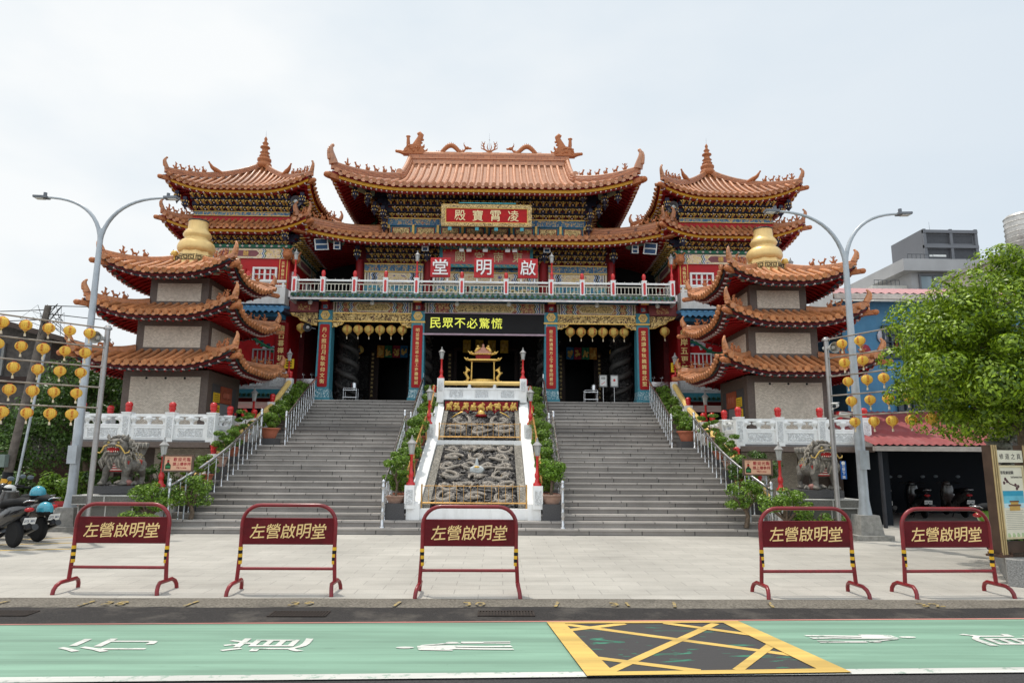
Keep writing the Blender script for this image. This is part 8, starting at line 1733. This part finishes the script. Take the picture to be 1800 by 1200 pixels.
t = thing('tan_building', 'plain tan apartment block carrying the water tank at the right edge', 'building', (36, 44, 0)); b = MB(); b.box(30.2, 50, 38.5, 44, 0, 13.5); b.build('wall', [M('tan_render', (0.45, 0.40, 0.34), 0.7, var=0.1)], t); b = MB(); b.box(30.0, 50.2, 38.3, 44.2, 13.5, 13.75); b.build('roof', [concrete], t)

# ------------------------------------------------------------------ planter, information board, stone dragon head
t = thing('stone_planter', 'low rough granite planter round the street tree', 'planter', (8.8, 10.8, 0)); PL = [(7.28, 9.33), (7.42, 9.22), (10.6, 9.2), (10.9, 11.9), (8.95, 11.9)]; PI = [(7.55, 9.55), (10.3, 9.5), (10.55, 11.6), (9.05, 11.6)]
b = MB(); n = len(PL); vs = [(x, y, 0) for x, y in PL]+[(x, y, 0.34) for x, y in PL]; b.add(vs, [(i, (i+1) % n, n+(i+1) % n, n+i) for i in range(n)]+[tuple(range(n, 2*n))], 0); b.build('kerb_wall', [M('rough_granite', (0.27, 0.265, 0.255), 0.8, var=0.4, scale=60, bump=0.5)], t)
b = MB(); vs = [(x, y, 0.342) for x, y in PI]+[(x, y, 0.38) for x, y in PI]; b.add(vs, [(4, 5, 6, 7), (0, 1, 5, 4), (1, 2, 6, 5), (2, 3, 7, 6), (3, 0, 4, 7)]); b.build('soil', [soil], t)
rnd = random.Random(9); cs = [(rnd.uniform(8.6, 10.2), rnd.uniform(9.9, 11.5), 0.40) for _ in range(40)]; P, Nn = clump_points(cs, [0.12]*40, 40, 9, 0.5); leaves_mesh('ground_cover', P, 0.05, leaf_d, t, nrm=Nn, seed=9)
t = thing('information_board', 'cream information board with temple picture between brown and gold posts', 'information board', (7.95, 9.75, 0), rot=0.0); ub = Vector((0.92, 0.30, 0)).normalized(); F = Fr((7.74, 9.72, 0.35), ub, (ub.y, -ub.x, 0))
post_br = M('post_brown', (0.075, 0.045, 0.030), 0.45, var=0.2); post_go = M('post_gold_edge', (0.50, 0.36, 0.17), 0.4, var=0.15)
for e in (-1, 1):
    b = MB(); a = e*0.315; b.fbox(F, a-0.06, a+0.06, -0.08, 0.05, 0.0, 1.50, 0)
    for q in (-0.045, -0.005, 0.035): b.fbox(F, a+q-0.010, a+q+0.010, 0.05, 0.062, 0.0, 1.50, 1)
    b.build('post', [post_br, post_go], t); b = MB(); b.fbox(F, a-0.13, a+0.13, -0.13, 0.10, -0.01, 0.02, 0)
    for dx in (-0.1, 0.1):
        for dy in (-0.1, 0.07): b.cyl(F.p(a+dx, dy, 0.02), F.p(a+dx, dy, 0.05), 0.018, 0.018, 8, 0)
    b.build('base_plate', [M('rust_iron', (0.08, 0.045, 0.03), 0.7, var=0.4)], t)
b = MB(); b.fbox(F, -0.25, 0.25, -0.03, 0.03, 0.22, 1.22, 0); b.fbox(F, -0.25, 0.25, -0.03, 0.045, 1.26, 1.43, 0)
for x0, x1, c0, c1 in ((-0.25, 0.25, 0.22, 0.245), (-0.25, 0.25, 1.195, 1.22), (-0.25, -0.225, 0.245, 1.195), (0.225, 0.25, 0.245, 1.195)): b.fbox(F, x0, x1, 0.03, 0.045, c0, c1, 2)
b.fbox(F, -0.25, 0.25, -0.04, 0.0, 0.02, 0.18, 1); b.build('panel', [M('board_cream', (0.72, 0.66, 0.52), 0.4, var=0.05), post_br, M('frame_cream', (0.62, 0.52, 0.32), 0.4)], t)
b = MB(); b.text('修道之真', F, 0.0, 1.345, 0.085, 0.045, 0.047, 0, pitch=0.115); b.text('導覽解說圖', F, -0.08, 1.12, 0.05, 0.03, 0.033, 0, pitch=0.052); b.text('Information', F, 0.10, 1.06, 0.040, 0.03, 0.033, 0, pitch=0.021)
for i in range(11): b.fbox(F, -0.19+0.01*(i % 2), 0.19-0.03*(i % 3), 0.031, 0.033, 0.35+0.025*i, 0.353+0.025*i, 0)
b.build('lettering', [M('board_ink', (0.10, 0.09, 0.08), 0.5)], t)
b = MB()   # blossom sketch, then the picture of a temple under a blue sky
b.tube([F.p(-0.13, 0.033, 1.05), F.p(-0.05, 0.033, 0.97), F.p(0.08, 0.033, 0.93)], 0.007, 5, 0)
for p in ((-0.13, 1.03), (-0.16, 0.98), (-0.1, 1.0), (0.06, 0.95), (0.11, 0.93), (0.08, 0.90)): b.lathe([(0.025, 0), (0.012, 0.004), (0, 0.004)], F.p(p[0], 0.032, p[1]), 6, 0, axis=Matrix.Rotation(R_(90), 3, 'X'))
b.fbox(F, -0.20, 0.20, 0.031, 0.034, 0.80, 0.87, 1); b.fbox(F, -0.20, 0.20, 0.031, 0.034, 0.70, 0.80, 2); b.fbox(F, -0.20, 0.20, 0.031, 0.034, 0.64, 0.70, 3)
b.fbox(F, -0.10, 0.10, 0.034, 0.037, 0.60, 0.66, 4); b.fbox(F, -0.12, 0.12, 0.034, 0.038, 0.66, 0.685, 5); b.fbox(F, -0.075, 0.075, 0.034, 0.037, 0.685, 0.715, 4); b.fbox(F, -0.09, 0.09, 0.034, 0.038, 0.715, 0.735, 5)
for i in range(5): b.lathe([(0.04, 0), (0, 0.003)], F.p(-0.18+0.09*i, 0.031, 0.265), 6, 6, axis=Matrix.Rotation(R_(90), 3, 'X'))
b.build('picture', [M('sketch_brown', (0.10, 0.05, 0.05), 0.5), M('print_blue', (0.03, 0.30, 0.44), 0.4), M('print_sky', (0.14, 0.46, 0.58), 0.4), M('print_pale', (0.50, 0.66, 0.70), 0.4), M('print_gold', (0.55, 0.33, 0.08), 0.4), M('print_brown', (0.16, 0.07, 0.03), 0.4), M('print_leaf', (0.42, 0.50, 0.28), 0.5)], t)
t = thing('stone_dragon_head', 'grey carved dragon head sculpture on a pale pillar behind the information board', 'sculpture', (9.25, 12.0, 0.0)); b = MB(); b.cbox(9.66, 12.3, 0, 0.34, 0.34, 2.3, 0); b.build('pillar', [M('pillar_pink_stone', (0.30, 0.25, 0.24), 0.7, var=0.2)], t)
silver = M('worn_silver_stone', (0.22, 0.21, 0.18), 0.4, metal=0.3, var=0.5, scale=18, bump=0.6); b = MB(); o = Vector((9.30, 11.95, 1.80)); rnd = random.Random(3)
b.tube([o+Vector((0.25, 0.05, -0.30)), o+Vector((0.15, 0, -0.08)), o+Vector((0.02, -0.03, 0.06))], [0.17, 0.17, 0.16], 10); b.ball(o+Vector((-0.02, -0.05, 0.10)), (0.19, 0.15, 0.13), 12); b.tube([o+Vector((-0.05, -0.08, 0.12)), o+Vector((-0.24, -0.10, 0.15)), o+Vector((-0.30, -0.10, 0.19))], [0.11, 0.07, 0.05], 8); b.tube([o+Vector((-0.02, -0.08, -0.03)), o+Vector((-0.20, -0.10, -0.10)), o+Vector((-0.26, -0.10, -0.06))], [0.09, 0.05, 0.02], 8)
for e in (-0.1, 0.1): b.tube([o+Vector((0.05, e-0.04, 0.20)), o+Vector((0.16, e*1.6-0.04, 0.30)), o+Vector((0.24, e*2-0.04, 0.30))], [0.04, 0.035, 0.01], 6); b.ball(o+Vector((-0.10, e*0.9-0.09, 0.19)), 0.04, 7)
for i in range(26): a = rnd.uniform(0, 6.28); p = o+Vector((0.10+0.20*math.cos(a), -0.12+rnd.uniform(-0.06, 0.1), -0.08+0.26*math.sin(a))); b.tube([p, p+Vector((0.05, -0.02, 0.05)), p+Vector((0.11, 0.0, 0.03)), p+Vector((0.12, 0.0, -0.02))], [0.04, 0.04, 0.03, 0.01], 6)
for i in range(6): b.cyl(o+Vector((-0.12-0.025*i, -0.16, 0.05)), o+Vector((-0.12-0.025*i, -0.16, 0.0)), 0.012, 0.003, 5)
b.build('dragon_head', [silver], t)
# cameras and a blue street plate on the right lantern post
for z, dx, lab in ((2.78, 0.02, 'white security camera higher on the right lantern post'), (2.58, 0.20, 'white security camera lower on the right lantern post')):
    t = thing('security_camera', lab, 'camera', (7.66+dx, 14.45, z)); b = MB(); p = Vector((7.68+dx, 14.46, z)); d = Vector((0.5 if dx > 0.1 else -0.6, -0.75, -0.15)).normalized(); b.tube([p-d*0.10, p+d*0.13], 0.050, 10, 0); b.cyl(p+d*0.13, p+d*0.14, 0.04, 0.04, 10, 1); b.bar(p-d*0.08+Vector((0, 0, 0.06)), p+d*0.17+Vector((0, 0, 0.06)), 0.12, 0.012, 0); b.tube([p-d*0.05, (7.66, 14.56, z-0.08)], 0.018, 6, 0); b.build('housing', [plastic_w, glass], t)
t = thing('street_plate', 'small blue street name plate on the right lantern post', 'street sign', (7.80, 14.52, 1.3)); b = MB(); F = FY(14.53); b.fbox(F, 7.74, 7.86, 0, 0.01, 1.25, 1.62, 0); b.build('plate', [M('plate_blue', (0.02, 0.10, 0.34), 0.4)], t); b = MB(); b.text('左營下路', F, 7.80, 1.41, 0.07, 0.01, 0.013, 0, vertical=True, pitch=0.08); b.lathe([(0.04, 0), (0, 0.004)], F.p(7.80, 0.012, 1.58), 10, 0, axis=Matrix.Rotation(R_(90), 3, 'X')); b.build('lettering', [plastic_w], t)

# ------------------------------------------------------------------ scooters
def scooter(t, body, accent, m=1):
    """local frame: rear wheel at the origin, rides towards +X"""
    L = lambda *p: p
    for x in (0.0, 1.22):
        b = MB(); b.lathe([(0.15, -0.045), (0.20, -0.05), (0.235, -0.03), (0.245, 0), (0.235, 0.03), (0.20, 0.05), (0.15, 0.045)], (x, 0, 0.245), 24, 0, axis=Matrix.Rotation(R_(90), 3, 'X')); b.lathe([(0.15, -0.04), (0.10, -0.03), (0.05, -0.045), (0.05, 0.045), (0.10, 0.03), (0.15, 0.04)], (x, 0, 0.245), 14, 1, axis=Matrix.Rotation(R_(90), 3, 'X')); b.build('wheel', [rubber, M('rim_grey', (0.25, 0.25, 0.26), 0.35, metal=0.6)], t, world=False)
    b = MB(); b.tube([(-0.34, 0, 0.70), (-0.22, 0, 0.66), (0.0, 0, 0.60), (0.25, 0, 0.52), (0.46, 0, 0.42)], [0.05, 0.12, 0.165, 0.175, 0.15], 14, 0, True, True, 1.0, up=(0, 0, 1)); b.tube([(0.42, 0, 0.36), (0.62, 0, 0.29), (0.86, 0, 0.30)], [0.13, 0.10, 0.10], 10, 0, True, True, 1.6, up=(0, 0, 1)); b.tube([(0.86, 0, 0.28), (0.98, 0, 0.50), (1.02, 0, 0.74), (0.98, 0, 0.92)], [0.10, 0.12, 0.11, 0.08], 12, 0, True, True, 1.9, up=(1, 0, 0))
    b.tube([(1.00, 0, 0.52), (1.22, 0, 0.55), (1.42, 0, 0.42)], [0.05, 0.075, 0.04], 10, 0, True, True, 1.0, up=(0, 0, 1)); b.tube([(-0.26, 0, 0.52), (-0.36, 0, 0.42), (-0.40, 0, 0.34)], [0.07, 0.06, 0.045], 8, 1); o = b.build('body', [body, M('scooter_dark_plastic', (0.02, 0.02, 0.022), 0.5)], t, world=False)
    b = MB(); b.tube([(-0.30, 0, 0.80), (-0.12, 0, 0.81), (0.12, 0, 0.78), (0.30, 0, 0.77), (0.44, 0, 0.70)], [0.05, 0.075, 0.07, 0.075, 0.05], 12, 0, True, True, 1.8, up=(0, 0, 1)); b.build('seat', [rubber], t, world=False)
    b = MB(); b.tube([(1.22, 0.07, 0.245), (1.10, 0.06, 0.60)], 0.022, 6); b.tube([(1.22, -0.07, 0.245), (1.10, -0.06, 0.60)], 0.022, 6); b.tube([(1.10, 0, 0.6), (0.98, 0, 0.96)], 0.025, 6); b.build('fork', [M('rim_grey', (0.25, 0.25, 0.26), 0.35)], t, world=False)
    b = MB(); b.tube([(0.90, 0.34, 0.98), (0.98, 0.18, 0.99), (1.0, 0, 0.96), (0.98, -0.18, 0.99), (0.90, -0.34, 0.98)], 0.016, 6); 
    for e in (-1, 1): b.tube([(0.90, e*0.34, 0.98), (0.95, e*0.22, 0.985)], 0.024, 8)
    b.build('handlebar', [rubber], t, world=False)
    b = MB(); b.ball((1.04, 0, 0.96), (0.10, 0.13, 0.09), 10); b.build('headlight', [accent], t, world=False)
    for e in (-1, 1):
        b = MB(); b.tube([(0.97, e*0.2, 1.0), (0.96, e*0.30, 1.14)], 0.008, 5, 0); b.ball((0.94, e*0.32, 1.18), (0.02, 0.07, 0.045), 10, 1); b.build('mirror', [rubber, M('mirror_glass', (0.14, 0.17, 0.19), 0.45)], t, world=False)
    b = MB(); F = Fr((-0.415, 0, 0.48), (0, -1, 0), (-0.93, 0, -0.35), (-0.35, 0, 0.93)); b.fbox(F, -0.10, 0.10, 0, 0.008, -0.06, 0.06, 0); b.text('273 801', F, 0, 0, 0.055, 0.008, 0.010, 1, pitch=0.027); b.build('number_plate', [plastic_w, M('plate_ink', (0.03, 0.05, 0.12), 0.5)], t, world=False)
    b = MB(); b.ball((-0.37, 0, 0.67), (0.05, 0.09, 0.04), 8); b.build('tail_light', [M('tail_red', (0.42, 0.015, 0.02), 0.15)], t, world=False)
    b = MB(); b.tube([(0.30, -0.14, 0.22), (0.0, -0.17, 0.25), (-0.30, -0.17, 0.36)], [0.03, 0.055, 0.06], 9); b.build('exhaust', [M('exhaust_dark', (0.07, 0.07, 0.07), 0.35, metal=0.6)], t, world=False)
    b = MB(); b.tube([(-0.34, 0.09, 0.80), (-0.42, 0.09, 0.83), (-0.44, 0, 0.83), (-0.42, -0.09, 0.83), (-0.34, -0.09, 0.80)], 0.014, 6); b.build('grab_rail', [steel], t, world=False)
    b = MB(); b.tube([(0.35, 0.10, 0.24), (0.30, 0.22, 0.01)], 0.014, 5); b.build('stand', [rubber], t, world=False)
sc_black = M('scooter_black', (0.014, 0.014, 0.016), 0.22, var=0.1, coat=0.6); sc_grey = M('scooter_bronze', (0.065, 0.056, 0.05), 0.28, var=0.1, coat=0.6); sc_green = M('scooter_lime', (0.22, 0.46, 0.06), 0.3, coat=0.5); sc_white = M('scooter_white', (0.6, 0.6, 0.58), 0.3, coat=0.5)
SC = []
for i, (x, y, a, bm_, lab) in enumerate(((-8.10, 12.88, 152, sc_black, 'black parked scooter nearest the road at far left'), (-8.24, 13.75, 155, sc_grey, 'bronze parked scooter carrying two teal helmets'), (-8.9, 14.6, 158, sc_black, 'black parked scooter beyond the bronze one at far left'), (-9.0, 11.75, 150, sc_black, 'black scooter cut by the left edge of the photo'), (9.55, 12.7, 20, sc_green, 'lime green scooter behind the rightmost barrier'), (11.6, 19.8, 70, sc_black, 'black scooter just inside the dark parking bay'), (13.0, 20.3, 75, sc_black, 'black scooter in the middle of the dark parking bay'), (14.4, 20.6, 80, sc_grey, 'bronze scooter deep in the dark parking bay'))):
    t = thing('parked_scooter', lab, 'scooter', (x, y, 0), 'parked scooters', R_(a)); scooter(t, bm_, bm_ if i != 1 else plastic_w); SC.append(t)
def helmet(loc, label, col):
    t = thing('helmet', label, 'helmet', loc); b = MB(); n = 16
    b.lathe([(0.135, -0.05), (0.14, 0.0), (0.128, 0.06), (0.09, 0.115), (0.04, 0.14), (0, 0.145)], loc, n, 0); b.build('shell', [col], t); b = MB(); b.lathe([(0.125, -0.05), (0.11, -0.10), (0.0, -0.10)], loc, 14, 0); b.build('lining', [rubber], t)
    b = MB(); b.tube([(loc[0]+0.10*math.cos(R_(q))*1.3, loc[1]-0.10*math.sin(R_(q))*1.3, loc[2]-0.05) for q in (20, 55, 90, 125, 160)], 0.022, 6); b.build('visor', [rubber], t)
teal_h = M('helmet_teal', (0.05, 0.32, 0.42), 0.25, coat=0.5)
helmet((-8.35, 13.78, 0.90), 'teal open helmet resting on the bronze scooter seat', teal_h)
helmet((-7.99, 13.48, 0.62), 'teal helmet hung on the flank of the bronze scooter', teal_h)
helmet((11.65, 20.1, 1.02), 'white helmet on a scooter in the dark parking bay', plastic_w)
b = MB()
for p, q in (((-8.9, 12.3), (-6.9, 12.75)), ((-9.2, 13.1), (-7.2, 13.7)), ((-9.0, 14.0), (-7.3, 14.9))): b.bar((*p, 0.002), (*q, 0.002), 0.08, 0.004)
struct(b.build('parking_line', road_y), 'yellow parking lines under the scooters at left')
# bits of wear on the forecourt edge
for x, y, lab in ((-1.55, 7.62, 'left of the middle barrier'), (0.62, 7.66, 'in front of the dragon relief'), (-4.6, 7.62, 'at the far left gutter')):
    t = thing('drain_grate', 'rusty iron drain grate set in the gutter %s' % lab, 'drain grate', (x, y, -0.006)); b = MB(); b.box(x-0.30, x+0.30, y-0.12, y-0.105, -0.03, 0.003); b.box(x-0.30, x+0.30, y+0.105, y+0.12, -0.03, 0.003)
    for i in range(19): xx = x-0.29+0.58*i/18; b.box(xx-0.010, xx+0.010, y-0.105, y+0.105, -0.03, 0.001)
    b.build('grating', [M('rust_grate', (0.035, 0.027, 0.023), 0.7, var=0.5, scale=30)], t)
